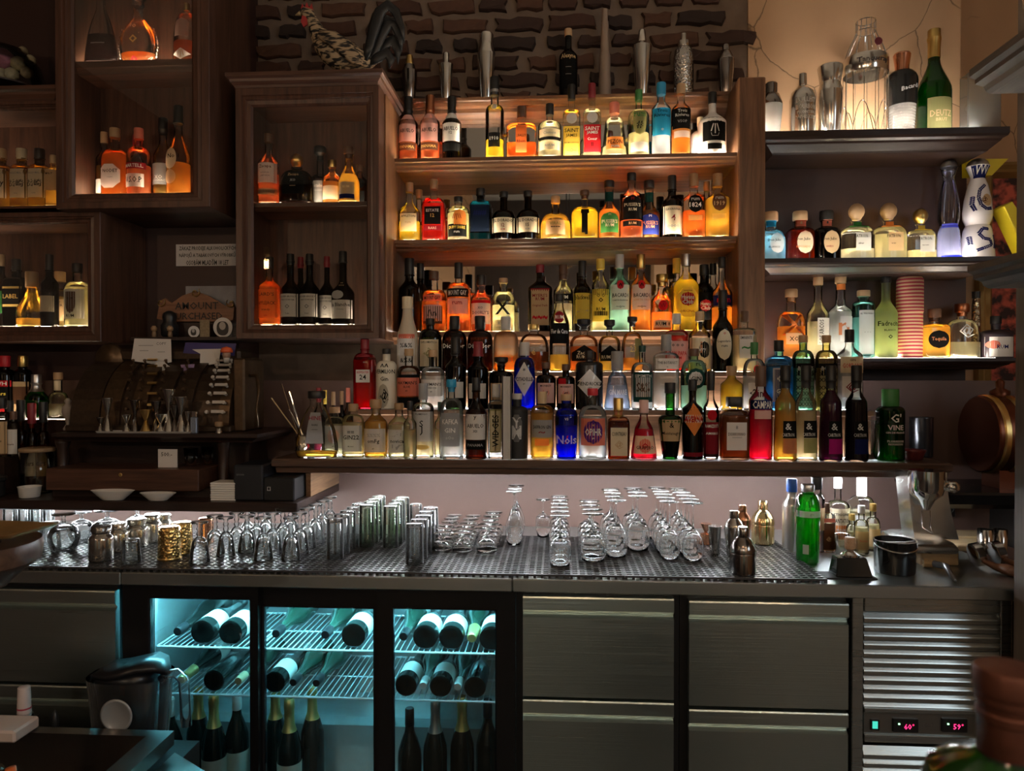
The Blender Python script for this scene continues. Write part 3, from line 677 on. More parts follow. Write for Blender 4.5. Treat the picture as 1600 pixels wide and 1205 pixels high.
def B(shelf, px, ytop, w, kind, nm, desc, glass='clear', liq=None, lev=.5, cap='black', labels=(), dy=0, z=None, Y=None, group=None, cat='bottle', txt=(), tl=.45, seg=None, prof=None, gtrans=0, gloss=1.0, solid=None, capstyle='cyl', rough=.03, **ov):
    k = dict(K[kind]); k.update(ov)
    n, dr = k.get('n', 2.0), k.get('dr', 1.0)
    Yb = (Y if Y is not None else ROWY[shelf])+dy; z0 = (zS[shelf] if z is None else z)
    R = w*.5*MPP(px, Yb); X, Yb, R, dr = settle(shelf if dy < .08 else None, px, Yb, z0, R, dr, n); H = ZP(px, ytop, Yb)-z0; seg = seg or (20 if n <= 2.5 else 24)
    t = thing(nm, desc, cat, (X, Yb, z0), group, absolute=False)
    pr = prof or profile_of(k); hn = k['hn'] if prof is None else pr[-1][1]; wn = k['wn'] if prof is None else pr[-1][0]
    P2 = [(r*R, v*H) for r, v in pr]
    if solid and k.get('smetal'): gm = plain(solid, .28, 1, name='metal_bottle')
    elif solid: gm = plain(PC[solid] if isinstance(solid, str) else solid, k.get('srough', .35), name='opaque_bottle')
    else: gm = glassy(C[glass] if isinstance(glass, str) else glass, gloss, gtrans, 2.2, rough)
    b = MB().lathe(P2, seg, n=n, dr=dr, cap1=False).build('glass_body' if not solid else 'bottle_body', gm, t); smooth_by_angle(b, 40)
    if liq and not solid:
        lc = LQ[liq] if isinstance(liq, str) else liq
        zt = lev*H; wl_ = .0022
        inner = [(max(.002, r-wl_), max(v, .006)) for r, v in P2 if v < zt]
        rr = interp(pr, lev)*R-wl_; inner.append((max(.002, rr), zt))
        ob = MB().lathe(inner, max(14, seg-4), n=n, dr=dr).build('liquid', liquid(lc, tl), t); smooth_by_angle(ob, 40)
    if cap:
        wc = k.get('wc', 1.16)*wn*R; zc = hn*H-(.02*H if capstyle != 'ball' else .0); cs = capstyle
        if 'ch' in k: zc = k['ch']*H
        if cs == 'cyl': cpf = [(wc*.98, zc), (wc, zc+.001), (wc, H-.003), (wc*.93, H)]
        elif cs == 'cork': cpf = [(wn*R*.85, zc-.01), (wn*R*.85, hn*H), (wc*1.12, hn*H+.0005), (wc*1.18, hn*H+.003), (wc*1.18, H-.004), (wc*1.08, H)]
        elif cs == 'ball': hh = H-zc; cpf = [(wn*R*.8, zc)]+[(max(.001, hh*.46*math.sin(a)), zc+hh/2-hh/2*math.cos(a)) for a in [math.pi*i/9 for i in range(2, 10)]]
        elif cs == 'dome': cpf = [(R*.62*math.cos(a)+.0005, hn*H+(H-hn*H)*math.sin(a)) for a in [math.pi/2*i/7 for i in range(8)]]
        elif cs == 'flare': cpf = [(wc*.8, zc), (wc*.85, zc+(H-zc)*.3), (wc*1.5, zc+(H-zc)*.5), (wc*1.55, H-.003), (wc*1.4, H)]
        if 'ch' in k and cs == 'cyl':   # capsule pulled over the neck
            wcap = lambda v: max(interp(pr, min(v, hn))*R*1.06, 0)
            vs_ = [k['ch']+(hn-k['ch'])*i/4 for i in range(5)]
            cpf = [(wcap(v)+.0004, v*H) for v in vs_]+[(wc, hn*H+.001), (wc, H-.003), (wc*.9, H)]
        ob = MB().lathe(cpf, 16, n=(k.get('cn', 2)), dr=1).build('cap' if cs in ('cyl', 'flare') else 'stopper', capmat(cap) if isinstance(cap, str) else cap, t); smooth_by_angle(ob, 40)
        if k.get('band'):
            MB().lathe([(wc*1.02, zc+(H-zc)*.15), (wc*1.03, zc+(H-zc)*.3)], 16, cap0=False, cap1=False).build('cap_band', capmat(k['band']), t)
    def surf(x, zz, off):
        r = interp(pr, max(0, min(pr[-1][1], zz/H)))*R
        q = max(0., 1-min(1, abs(x)/r)**n)
        return -(dr*r*q**(1/n)+off)
    def put_text(par, s, zc_, hh, colr, maxw, off, base=None, vert=False):
        vs, fs, dim = text_geo(s, .012); kk = hh/max(dim[1], .3); kx = kk
        if vert:
            if dim[0]*kk > maxw: kx = maxw/dim[0]
            pts = [(-b_*kk, zc_+a*kx) for a, b_ in vs]
        else:
            if dim[0]*kk > maxw: kx = maxw/dim[0]
            pts = [(a*kx, zc_+b_*kk) for a, b_ in vs]
        obj('lettering', [(x, surf(x, zz, off), zz) for x, zz in pts], fs, paper(PC[colr] if isinstance(colr, str) else colr, .05, 'print'), par)
    for L in labels:
        v0, v1, wf, colr, shp = L[:5]; texts = L[5] if len(L) > 5 else (); cxo = L[6] if len(L) > 6 else 0
        nx, nz = 9, (12 if shp != 'rect' else 5); vs = []; fs = []
        za, zb = v0*H, v1*H; zm = (za+zb)/2
        rm = interp(pr, zm/H)*R
        for j in range(nz+1):
            tz = -1+2*j/nz; zz = zm+(zb-za)/2*tz
            rr = interp(pr, max(0, min(hn, zz/H)))*R
            s = 1.0
            if shp == 'oval': s = math.sqrt(max(0, 1-tz*tz))
            elif shp == 'dia': s = 1-abs(tz)*.97
            elif shp == 'hex': s = min(1, 1.6-abs(tz)*1.2)
            elif shp == 'arch': s = 1 if tz < .3 else math.sqrt(max(.0, 1-((tz-.3)/.7)**2))
            elif shp == 'shield': s = 1 if tz > -.1 else max(.02, math.sqrt(max(0, 1-((tz+.1)/.9)**2)))
            for i in range(nx+1):
                x = (-1+2*i/nx)*wf*(rr if shp == 'rect' else rm)*s+cxo*rm
                vs.append((x, surf(x, zz, .0006), zz))
        for j in range(nz):
            for i in range(nx): q = j*(nx+1)+i; fs.append((q, q+1, q+nx+2, q+nx+1))
        lb = obj('label', vs, fs, paper(PC[colr] if isinstance(colr, str) else colr, .22), t)
        for T in texts:
            s, vr, hr, tc = T[:4]
            vert = len(T) > 4 and T[4] == 'v'
            put_text(lb, s, za+(zb-za)*vr, (zb-za)*hr if not vert else rm*2*wf*hr, tc, (rm*2*wf*.86 if not vert else (zb-za)*.86), .0011, vert=vert)
    for T in txt:
        s, v, h, tc = T[:4]; r = interp(pr, v)*R
        put_text(t, s, v*H, h*H, tc, 2*r*(T[4] if len(T) > 4 else .8), .0012, vert=len(T) > 5)
    BOTTLES.append((t, R, H)); t['_r'] = R; t['_h'] = H
    return t
def lab(v0, v1, wf, col, *texts, shp='rect', cx=0): return (v0, v1, wf, col, shp, texts, cx)
K1 = 'black'
# ---------------------------------------------------------------- S3 : upper rum shelf
B('S3', 638, 152, 30, 'wine', 'rum_bottle', 'dark-capped rum bottle with cream label at the left end of the upper mirror shelf', 'smoke', 'copper', .28, 'black', [lab(.28, .72, .86, 'pink', ('ABUELO', .38, .13, K1), ('~', .75, .06, K1)), lab(.15, .26, .86, 'brown', ('PANAMA', .5, .4, 'gold'))], ch=.66)
B('S3', 672, 150, 31, 'wine', 'rum_bottle', 'rum bottle with copper capsule, second on the upper mirror shelf', 'clear', 'copper', .3, 'copper', [lab(.28, .72, .86, 'pink', ('ABUELO', .38, .13, K1)), lab(.15, .26, .86, 'brown', ('PANAMA', .5, .4, 'gold'))], ch=.70)
B('S3', 706, 152, 30, 'wine', 'rum_bottle', 'dark brown rum bottle with cream label, third on the upper mirror shelf', 'brown', 'dark', .6, 'black', [lab(.28, .74, .88, 'white', ('ABUELO', .42, .13, K1), ('12', .28, .09, K1)), lab(.13, .25, .88, 'black')], ch=.70)
B('S3', 773, 121, 29, 'tall', 'rum_bottle', 'tall clear rum bottle with little amber rum and a black band label', 'clear', 'yellow', .24, 'black', [lab(.14, .31, .62, 'black', ('1910', .6, .25, 'ltgray')), lab(.58, .66, .35, 'ltgray', shp='oval')], hb=.57, hs=.66, wn=.44, hn=.80, sh='r', band='silver')
B('S3', 815, 167, 47, 'flat', 'rum_bottle', 'square-shouldered decanter of orange rum with upright orange label', 'clear', 'orange', .30, 'brown', [lab(.10, .60, .36, 'orange', ('J.BALLY', .62, .12, K1), ('Rhum', .42, .1, 'dkred'))], hb=.56, hs=.68, wn=.27, hn=.80, n=6, dr=.6)
B('S3', 859, 163, 37, 'med', 'rum_bottle', 'rounded clear rum bottle with cream label under a black stripe', 'clear', 'straw', .35, 'black', [lab(.13, .28, .82, 'cream', ('RHUM', .5, .3, 'gray')), lab(.30, .35, .9, 'black'), lab(.36, .5, .86, 'cream', ('Clement', .5, .35, 'gray'))], hb=.58, hs=.68, wn=.3)
B('S3', 893, 133, 27, 'sq', 'rum_bottle', 'square rum bottle with bright yellow label', 'clear', 'gold', .4, 'black', [lab(.02, .42, .93, 'yellow', ('SAINT', .86, .13, K1), ('JAMES', .68, .13, K1), ('RHUM AGRICOLE', .45, .05, K1), ('~O~', .2, .12, 'dkred')), lab(.45, .60, .6, 'ltgray', shp='oval')], hb=.57, hs=.66, wn=.38, hn=.82)
B('S3', 925, 131, 28, 'sq', 'rum_bottle', 'square rum bottle with red label next to the yellow-labelled one', 'clear', 'straw', .4, 'dkred', [lab(.07, .43, .93, 'red', ('SAINT', .86, .14, 'white'), ('JAMES', .70, .14, 'white'), ('Coeur', .48, .1, 'white'), ('II', .28, .15, K1)), lab(.45, .6, .6, 'ltgray', shp='oval')], hb=.57, hs=.66, wn=.36, hn=.82)
B('S3', 960, 161, 40, 'trap', 'rum_bottle', 'flared clear rum bottle with peach label and orange stopper', 'clear', 'straw', .2, 'coral', [lab(.12, .34, .72, 'orange', ('PEZON', .6, .35, K1), ('rum', .2, .2, 'white'))], hb=.62, hs=.72, wn=.34, tt=.72, tb=1, sh='r')
B('S3', 998, 141, 33, 'med', 'rum_bottle', 'clear round-shouldered rum bottle with a brown shield label and green cap', 'clear', 'pale', .35, 'green', [lab(.30, .66, .6, 'olive', ('rum', .82, .18, 'green'), ('#', .4, .3, K1), shp='shield'), lab(.06, .2, .8, 'ltgray')], hb=.58, hs=.70, wn=.3, hn=.86)
B('S3', 1033, 130, 30, 'std', 'rum_bottle', 'clear rum bottle with sky blue label and blue cap', 'clear', 'water', .3, 'blue', [lab(.27, .63, .92, 'blue', ('Trois', .9, .13, K1), ('Rivieres', .74, .13, K1), ('*', .2, .12, 'white'))], hb=.64, hs=.76, wn=.42, hn=.86)
B('S3', 1064, 132, 30, 'std', 'rum_bottle', 'amber rum bottle with black label and pale cork top', 'clear', 'amber', .42, 'cork', [lab(.36, .64, .92, 'black', ('Trois', .86, .15, 'ltgray'), ('Rivieres', .66, .15, 'ltgray'), ('VSOP', .35, .14, 'gray')), lab(.24, .33, .8, 'silver')], hb=.64, hs=.76, wn=.40, hn=.88)
B('S3', 1113, 145, 43, 'med', 'rum_bottle', 'opaque white rum bottle with a black sailing-ship label', solid=(.82, .82, .80), cap='black', labels=[lab(.2, .56, .8, 'black', ('. * .', .86, .1, 'white'), ('/|\\', .5, .42, 'white'), ('\\___/', .26, .14, 'white')), lab(.07, .16, .5, 'black')], hb=.52, hs=.70, wn=.27, hn=.84, sh='s')
B('S3', 1094, 184, 30, 'med', 'rum_bottle', 'white rum bottle half hidden behind the ship-label bottle', solid=(.8, .8, .78), cap='cream', dy=.062, hb=.55, hs=.7, wn=.3, hn=.84)
# ---------------------------------------------------------------- S2 : middle rum shelf
B('S2', 640, 286, 33, 'std', 'rum_bottle', 'yellow-lit rum bottle with cream label at the left end of the middle mirror shelf', 'clear', 'yellow', .34, 'wood', [lab(.16, .46, .78, 'cream', ('APPLETON', .85, .13, K1), ('rum', .5, .1, 'tan'))], hb=.50, hs=.68, wn=.32, hn=.86, n=3, dr=.8)
B('S2', 655, 297, 26, 'std', 'rum_bottle', 'rum bottle half hidden behind the yellow-lit one', 'clear', 'yellow', .34, 'wood', dy=.07, hb=.50, hs=.68, wn=.36, hn=.86)
B('S2', 678, 281, 36, 'flat', 'rum_bottle', 'red rum in a squared bottle with black label', 'clear', 'red', .60, 'wood', [lab(.26, .54, .70, 'black', ('ESTATE', .78, .16, 'ltgray'), ('12', .5, .2, 'gold')), lab(.16, .24, .75, 'dkred', ('RARE', .5, .5, 'cream'))], hb=.54, hs=.70, wn=.30, hn=.86, n=5, dr=.8, tt=1.0)
B('S2', 716, 308, 35, 'med', 'rum_bottle', 'clear rum bottle with an orange fan over a black label', 'clear', 'pale', .62, 'black', [lab(.08, .36, .82, 'black', ('DUPPY SHARE', .72, .24, 'yellow'), ('rum', .35, .14, 'white')), lab(.34, .68, .52, 'orange', ('//|\\\\', .5, .4, 'dkred'), shp='arch', cx=.25)], hb=.66, hs=.78, wn=.34, hn=.9, sh='r')
B('S2', 751, 295, 33, 'sq', 'rum_bottle', 'blue-black square rum bottle glowing teal at its foot', (.06, .13, .16), 'teal', .14, 'black', [lab(.16, .66, .88, (.012, .02, .04), ('###', .7, .2, 'navy'))], hb=.66, hs=.76, wn=.36, hn=.88)
B('S2', 787, 300, 37, 'squat', 'rum_bottle', 'dark squat rum bottle with wide cream label numbered twelve', 'brown', 'dark', .55, 'black', [lab(.14, .44, .94, 'cream', ('EL DORADO', .8, .2, K1), ('12', .48, .22, 'dkred'), ('RUM', .2, .1, 'red'))], hb=.42, hs=.62, wn=.32, hn=.9)
B('S2', 825, 299, 37, 'squat', 'rum_bottle', 'dark squat rum bottle with wide cream label numbered fifteen', 'brown', 'dark', .55, 'black', [lab(.14, .44, .94, 'cream', ('EL DORADO', .8, .2, K1), ('15', .48, .22, K1), ('RUM', .2, .1, 'gray'))], hb=.42, hs=.62, wn=.32, hn=.9)
B('S2', 866, 307, 48, 'squat', 'rum_bottle', 'low wide-bellied yellow rum bottle with tan label and cork', 'clear', 'gold', .42, 'cork', [lab(.1, .42, .62, 'tan', ('VIRAL', .75, .22, 'olive'), ('----', .5, .15, K1))], hb=.30, hs=.62, wn=.25, hn=.86, sh='r', n=2)
B('S2', 911, 298, 42, 'med', 'rum_bottle', 'yellow rum bottle tied with a black ribbon', 'clear', 'yellow', .55, 'brown', [lab(.12, .52, .16, 'black', cx=-.08), lab(.08, .56, .1, 'black', cx=.1), lab(.5, .58, .3, 'black')], hb=.52, hs=.66, wn=.25, hn=.9, capstyle='cork', n=3, dr=.8)
B('S2', 948, 283, 33, 'std', 'rum_bottle', 'amber rum bottle with green arched label', 'clear', 'amber', .5, 'black', [lab(.1, .44, .84, 'green', ('[+]', .88, .1, 'white'), ("PUSSER'S", .55, .18, 'cream'), ('RUM', .36, .15, 'cream'), shp='arch'), lab(.64, .8, .9, 'dkgreen')], hb=.44, hs=.62, wn=.42, hn=.9)
B('S2', 983, 271, 36, 'std', 'rum_bottle', 'tall amber rum bottle with black arched label and dark stopper', 'clear', 'copper', .28, 'black', [lab(.28, .64, .8, 'black', ('[+]', .85, .1, 'red'), ("PUSSER'S", .6, .14, 'cream'), ('RUM', .4, .12, 'cream'), shp='arch'), lab(.18, .26, .8, 'black', ('RUM', .5, .5, 'tan'))], hb=.64, hs=.76, wn=.34, hn=.9)
B('S2', 1014, 283, 35, 'std', 'rum_bottle', 'amber rum bottle with navy blue arched label', 'clear', 'amber', .5, 'black', [lab(.1, .44, .84, 'navy', ('[+]', .88, .1, 'white'), ("PUSSER'S", .55, .18, 'copper'), ('RUM', .36, .15, 'copper'), shp='arch'), lab(.64, .8, .9, 'dkgreen')], hb=.44, hs=.62, wn=.42, hn=.9)
B('S2', 1050, 275, 31, 'wine', 'rum_bottle', 'black rum bottle with cream label bearing a large four', 'dark', 'dark', .5, 'black', [lab(.06, .50, .92, 'cream', ('SAVANNA', .88, .08, K1), ('4', .58, .22, 'dkred'), ('oooo', .28, .1, 'gray'))], hb=.56, hs=.70, wn=.40, hn=.78)
B('S2', 1084, 272, 35, 'std', 'rum_bottle', 'orange-red rum bottle with round black label 1824', 'clear', 'orange', .42, 'wood', [lab(.38, .66, .62, 'black', ('1824', .42, .26, 'white'), ('rum', .72, .14, 'ltgray'), shp='oval'), lab(.26, .34, .6, 'gold')], hb=.60, hs=.72, wn=.36, hn=.82, n=3.2, dr=.85)
B('S2', 1121, 272, 36, 'std', 'rum_bottle', 'golden rum bottle with round brown label 1919', 'clear', 'gold', .62, 'wood', [lab(.40, .68, .6, 'brown', ('1919', .42, .24, 'tan'), ('rum', .72, .14, 'ltgray'), shp='oval'), lab(.28, .36, .6, 'gold')], hb=.60, hs=.72, wn=.36, hn=.82, n=3.2, dr=.85)
B('S2', 1104, 284, 22, 'std', 'rum_bottle', 'rum bottle hidden between the two numbered ones', 'clear', 'amber', .5, 'wood', dy=.07)
# ---------------------------------------------------------------- S1 : lowest rum shelf
B('S1', 640, 404, 33, 'wine', 'rum_bottle', 'near-black rum bottle behind the straw-wrapped one', 'dark', 'dark', .6, 'black')
B('S1', 657, 412, 26, 'wine', 'rum_bottle', 'black rum bottle tucked into the mirror corner', 'dark', 'dark', .6, 'black', dy=.07)
B('S1', 678, 424, 39, 'med', 'rum_bottle', 'orange rum bottle with white label and a little house sketch', 'clear', 'orange', .52, 'brown', [lab(.14, .42, .78, 'brown', ('rum', .2, .2, 'orange')), lab(.18, .44, .7, 'pink', ('/\\n', .5, .4, K1)), lab(.50, .60, .74, 'coral', ('MOUNT GAY', .5, .6, K1))], hb=.58, hs=.70, wn=.34, hn=.88)
B('S1', 716, 411, 38, 'med', 'rum_bottle', 'orange rum bottle with black band label and glass stopper', 'clear', 'orange', .60, 'black', [lab(.50, .62, .86, 'black', ('MOUNT GAY', .5, .6, 'white')), lab(.26, .48, .82, 'pink', ('rum', .7, .2, 'dkred'))], hb=.58, hs=.72, wn=.30, hn=.80)
B('S1', 747, 430, 32, 'std', 'rum_bottle', 'copper rum bottle with white label under a red band', 'clear', 'copper', .56, 'black', [lab(.14, .50, .92, 'white', ("DOORLY'S", .55, .16, 'navy'), ('XO', .78, .12, K1)), lab(.50, .55, .94, 'red')], hb=.60, hs=.72, wn=.40, hn=.84)
B('S1', 781, 435, 36, 'squat', 'rum_bottle', 'clear round-shouldered rum bottle with a black X emblem', 'clear', 'pale', .5, 'cork', [lab(.10, .22, .6, 'cream', ('RUM', .5, .5, 'gray'))], hb=.56, hs=.76, wn=.33, hn=.93, txt=[('X', .45, .26, K1, .8)])
B('S1', 844, 414, 38, 'flat', 'rum_bottle', 'dark rum bottle with tall red and yellow label', 'brown', 'dark', .62, 'dkred', [lab(.10, .62, .72, 'tan', ("MYERS'S", .84, .09, 'dkred'), ('RUM', .74, .09, 'dkred'), ('Original Dark', .55, .08, 'dkred'), ('~~~', .22, .2, 'red')), lab(.60, .64, .76, 'dkred')], hb=.64, hs=.78, wn=.30, hn=.90, n=3.5, dr=.7, sh='s')
B('S1', 880, 414, 30, 'std', 'rum_bottle', 'clear slim rum bottle with black band and brown capsule', 'clear', 'straw', .4, 'brown', [lab(.32, .42, .92, 'cream'), lab(.46, .56, .94, 'black', ('RUM', .5, .5, 'white'))], ch=.78)
B('S1', 908, 408, 28, 'wine', 'rum_bottle', 'dark rum bottle with large mustard yellow label', 'brown', 'dark', .6, 'black', [lab(.12, .54, .96, 'yellow', ('blackwell', .86, .15, K1), ('~', .4, .2, 'tan'))])
B('S1', 935, 405, 27, 'std', 'rum_bottle', 'white rum bottle with yellow and black label and yellow cap', 'clear', 'pale', .5, 'yellow', [lab(.14, .58, .94, 'yellow', ('O O', .8, .1, K1), ('o', .66, .14, K1), ('RUM', .38, .1, K1)), lab(.50, .58, .95, 'black', ('RUM', .5, .5, 'yellow')), lab(.22, .28, .8, 'black')], hb=.62, hs=.78, wn=.42, hn=.88)
B('S1', 965, 398, 32, 'std', 'rum_bottle', 'clear white rum bottle with a red roundel above its name', 'ltgreen', 'water', .6, 'ltgray', [lab(.28, .60, .88, 'white', ('BACARDI', .58, .16, K1), ('CARTA BLANCA', .38, .06, K1), ('~o~', .12, .1, K1)), lab(.54, .66, .34, 'red', ('w', .5, .4, K1), shp='oval')], hb=.60, hs=.74, wn=.36, hn=.84)
B('S1', 998, 398, 32, 'std', 'rum_bottle', 'gold rum bottle with a red roundel above its name', 'clear', 'amber', .6, 'gold', [lab(.28, .60, .88, 'white', ('BACARDI', .58, .16, K1), ('CARTA ORO', .40, .08, 'tan'), ('~o~', .12, .1, K1)), lab(.54, .66, .34, 'red', ('w', .5, .4, K1), shp='oval')], hb=.60, hs=.74, wn=.36, hn=.84)
B('S1', 1031, 429, 33, 'std', 'rum_bottle', 'amber rum bottle with a red wax seal and white foot label', 'clear', 'orange', .34, 'gold', [lab(.36, .54, .44, 'red', ('W', .5, .4, 'dkred'), shp='oval'), lab(.07, .2, .84, 'cream', ('RUM 8', .5, .5, K1))], hb=.54, hs=.70, wn=.40, hn=.86, capstyle='cork')
B('S1', 1068, 397, 40, 'med', 'rum_bottle', 'yellow rum bottle with a big red disc on a yellow label', 'clear', 'yellow', .66, 'silver', [lab(.18, .56, .84, 'yellow', ('HABANA', .88, .05, 'dkred'), ('ORIGINAL', .2, .08, 'dkred'), shp='hex'), lab(.32, .50, .56, 'red', ('Havana', .64, .3, 'white'), ('Club', .3, .3, 'white'), shp='oval')], hb=.58, hs=.76, wn=.30, hn=.86, sh='s')
B('S1', 1057, 404, 26, 'med', 'rum_bottle', 'gold-capped rum bottle hidden behind the red-disc bottle', 'clear', 'yellow', .6, 'yellow', dy=.075)
B('S1', 1100, 414, 30, 'std', 'rum_bottle', 'black rum bottle with black label and red disc', 'dark', 'dark', .5, 'black', [lab(.18, .58, .92, 'black'), lab(.30, .48, .6, 'red', ('Havana', .64, .3, 'white'), ('Club', .3, .3, 'white'), shp='oval')], hb=.62, hs=.76, wn=.42)
B('S1', 1126, 402, 33, 'std', 'rum_bottle', 'clear rum bottle with amber foot and navy band, right end of the lowest mirror shelf', 'clear', 'amber', .32, 'black', [lab(.34, .48, .9, 'navy', ('rum', .5, .4, 'red'))], hb=.50, hs=.66, wn=.34, hn=.88)
B('S1', 1114, 412, 24, 'std', 'rum_bottle', 'clear rum bottle peeping out behind the navy band', 'clear', 'amber', .3, 'black', dy=.07)
# ---------------------------------------------------------------- L3 : third riser step
B('L3', 637, 464, 33, 'burg', 'liqueur_bottle', 'straw-wrapped bottle with a flowered label', solid=(.62, .54, .42), cap='cream', labels=[lab(.02, .46, .96, 'white', ('%&%', .75, .14, K1), ('1.00', .5, .05, K1), ('&%&', .3, .14, K1)), lab(.44, .5, .8, 'coral')], hb=.42, hs=.80, wn=.48, hn=.86, srough=.8)
B('L3', 669, 498, 37, 'squat', 'rum_bottle', 'round dark green rum bottle with a cream portrait label', 'dkgreen', 'dark', .5, 'black', [lab(.10, .60, .78, 'cream', ('DIPLOMATICO', .9, .08, K1), ('@', .5, .4, 'olive'))], hb=.60, hs=.80, wn=.34, hn=.9)
B('L3', 707, 494, 39, 'squat', 'rum_bottle', 'smoky round-shouldered rum bottle, left of its two look-alikes', (.20, .12, .08), 'brown', .4, 'black', txt=[('Dictador', .46, .08, 'white', .86)], hb=.54, hs=.74, wn=.36, hn=.78)
B('L3', 748, 494, 40, 'squat', 'rum_bottle', 'smoky round-shouldered rum bottle with red rum showing low down', (.22, .12, .08), 'copper', .4, 'black', txt=[('Dictador', .46, .08, 'white', .86)], hb=.54, hs=.74, wn=.36, hn=.78)
B('L3', 789, 495, 39, 'squat', 'rum_bottle', 'frosted amber round-shouldered rum bottle', (.86, .72, .55), 'amber', .3, 'ltgray', txt=[('Dictador', .46, .08, 'gray', .86), ('RUM', .22, .1, 'orange', .6)], hb=.54, hs=.74, wn=.34, hn=.78, gtrans=.4, rough=.3)
B('L3', 832, 507, 47, 'round', 'rum_bottle', 'ball-shaped decanter half full of dark red rum', 'clear', 'brown', .42, 'gold', txt=[('e', .4, .1, 'gold', .3)], hb=.46, hs=.80, wn=.32, hn=.9)
B('L3', 874, 460, 31, 'burg', 'rum_bottle', 'long-necked clear rum bottle with red oval and black banner label', 'clear', 'gold', .22, 'black', [lab(.36, .62, .96, 'black', ('Flor de Cana', .6, .22, 'white')), lab(.62, .78, .6, 'dkred', ('RUM', .5, .3, 'white'), shp='oval')], hb=.60, hs=.86, wn=.42, hn=.92)
B('L3', 911, 499, 44, 'squat', 'rum_bottle', 'amber rum decanter with a dark draped label, left of its twin', 'clear', 'orange', .48, 'black', [lab(.22, .50, .86, 'black', ('Zacapa', .45, .3, 'cream'), shp='dia'), lab(.2, .36, .86, 'black', ('RUM 23', .5, .4, 'cream'))], hb=.50, hs=.70, wn=.28, hn=.82, capstyle='flare')
B('L3', 945, 500, 40, 'squat', 'rum_bottle', 'amber rum decanter with a dark draped label, right of its twin', 'clear', 'gold', .36, 'black', [lab(.22, .50, .86, 'black', shp='dia'), lab(.2, .36, .86, 'black', ('RUM XO', .5, .4, 'cream'))], hb=.50, hs=.70, wn=.28, hn=.82, capstyle='flare', dy=.012)
B('L3', 980, 495, 44, 'round', 'rum_bottle', 'wide clear decanter with golden lights and little amber rum', 'clear', 'amber', .25, 'black', [lab(.22, .6, .32, 'olive', ('23', .5, .3, 'gold'), cx=.45)], hb=.36, hs=.72, wn=.26, hn=.84, capstyle='flare', dy=-.005)
B('L3', 1057, 490, 34, 'flat', 'rum_bottle', 'squared clear rum bottle with white label and red lettering', 'clear', 'red', .62, 'ltgray', [lab(.06, .52, .94, 'pink', ('DON PAPA', .55, .16, 'red'), ('RUM', .38, .1, 'red'), ('o o o', .85, .1, K1))], hb=.62, hs=.72, wn=.34, hn=.84, n=5, dr=.75)
B('L3', 1093, 487, 34, 'std', 'rum_bottle', 'clear rum bottle with cream pin-up label and round black badge', 'clear', 'gold', .2, 'tan', [lab(.04, .56, .94, 'cream', ('i', .7, .36, 'copper'), ('rum', .15, .1, K1)), lab(.22, .5, .5, 'black', ('Jerry', .5, .3, 'white'), shp='oval', cx=.3)], hb=.60, hs=.76, wn=.36, hn=.86)
B('L3', 1129, 454, 32, 'wine', 'rum_bottle', 'dark green-brown rum bottle with an oval cream label', 'dkgreen', 'dark', .6, 'black', [lab(.14, .52, .72, 'cream', ('o', .86, .08, 'red'), ('Legendario', .6, .1, K1), ('rum', .45, .06, K1), shp='oval')], hb=.52, hs=.68, wn=.40, hn=.78)
B('L3', 1163, 486, 34, 'flat', 'rum_bottle', 'square clear rum bottle with small white label, last on the riser step', 'clear', 'straw', .6, 'brown', [lab(.22, .60, .6, 'white', ('EMINENTE', .88, .12, K1), ('~', .45, .2, 'green'))], hb=.66, hs=.72, wn=.32, hn=.84, n=6, dr=.7)
# ---------------------------------------------------------------- L2 : second riser step
B('L2', 569, 530, 33, 'flat', 'gin_bottle', 'bright red square gin bottle numbered 24', 'red', 'pink', .7, 'dkred', [lab(.38, .56, .66, 'white', ('BEEFEATER', .8, .16, 'red'), ('24', .42, .4, K1))], hb=.66, hs=.80, wn=.36, hn=.86, n=6, dr=.8, ch=.74)
B('L2', 604, 545, 33, 'squat', 'gin_bottle', 'cream ceramic gin bottle with slanted black writing', solid=(.74, .70, .58), cap='black', labels=[lab(.02, .42, .5, (.45, .42, .34), ('@', .5, .6, K1), shp='oval', cx=-.1)], txt=[('VERMILION', .62, .07, K1, .9), ('Gin', .5, .07, K1, .5), ('^^', .72, .06, K1, .5)], hb=.66, hs=.80, wn=.36, hn=.93)
B('L2', 637, 545, 37, 'med', 'gin_bottle', 'gin bottle with coral label and dark sloe gin, beside the cream ceramic one', 'clear', 'brown', .56, 'cork', [lab(.22, .52, .93, 'coral', ("HAYMAN'S", .72, .18, K1), ('SLOE', .5, .12, K1), ('gin', .28, .1, K1)), lab(.52, .57, .94, 'black'), lab(.02, .2, .93, 'black')], hb=.58, hs=.72, wn=.34, hn=.90)
B('L2', 674, 547, 37, 'med', 'gin_bottle', 'clear gin bottle with white label and cork, beside the coral label', 'clear', 'water', .56, 'cork', [lab(.22, .50, .93, 'white', ("HAYMAN'S", .72, .18, K1), ('LONDON', .5, .1, K1), ('gin', .28, .1, K1)), lab(.72, .88, .4, 'black')], hb=.58, hs=.72, wn=.34, hn=.90)
B('L2', 710, 527, 33, 'wine', 'wine_bottle', 'dark wine bottle with black capsule and plain white label', 'dkgreen', 'dark', .6, 'black', [lab(.16, .38, .8, 'white')], ch=.74)
B('L2', 747, 534, 33, 'wine', 'wine_bottle', 'dark wine bottle with crimson capsule and plain white label', 'dkgreen', 'dark', .6, 'dkred', [lab(.16, .38, .8, 'white')], ch=.82)
B('L2', 783, 558, 38, 'med', 'gin_bottle', 'squat dark apothecary bottle with black flared stopper', 'dark', 'dark', .5, 'black', [lab(.1, .5, .8, 'tan')], hb=.62, hs=.74, wn=.32, hn=.84, capstyle='flare')
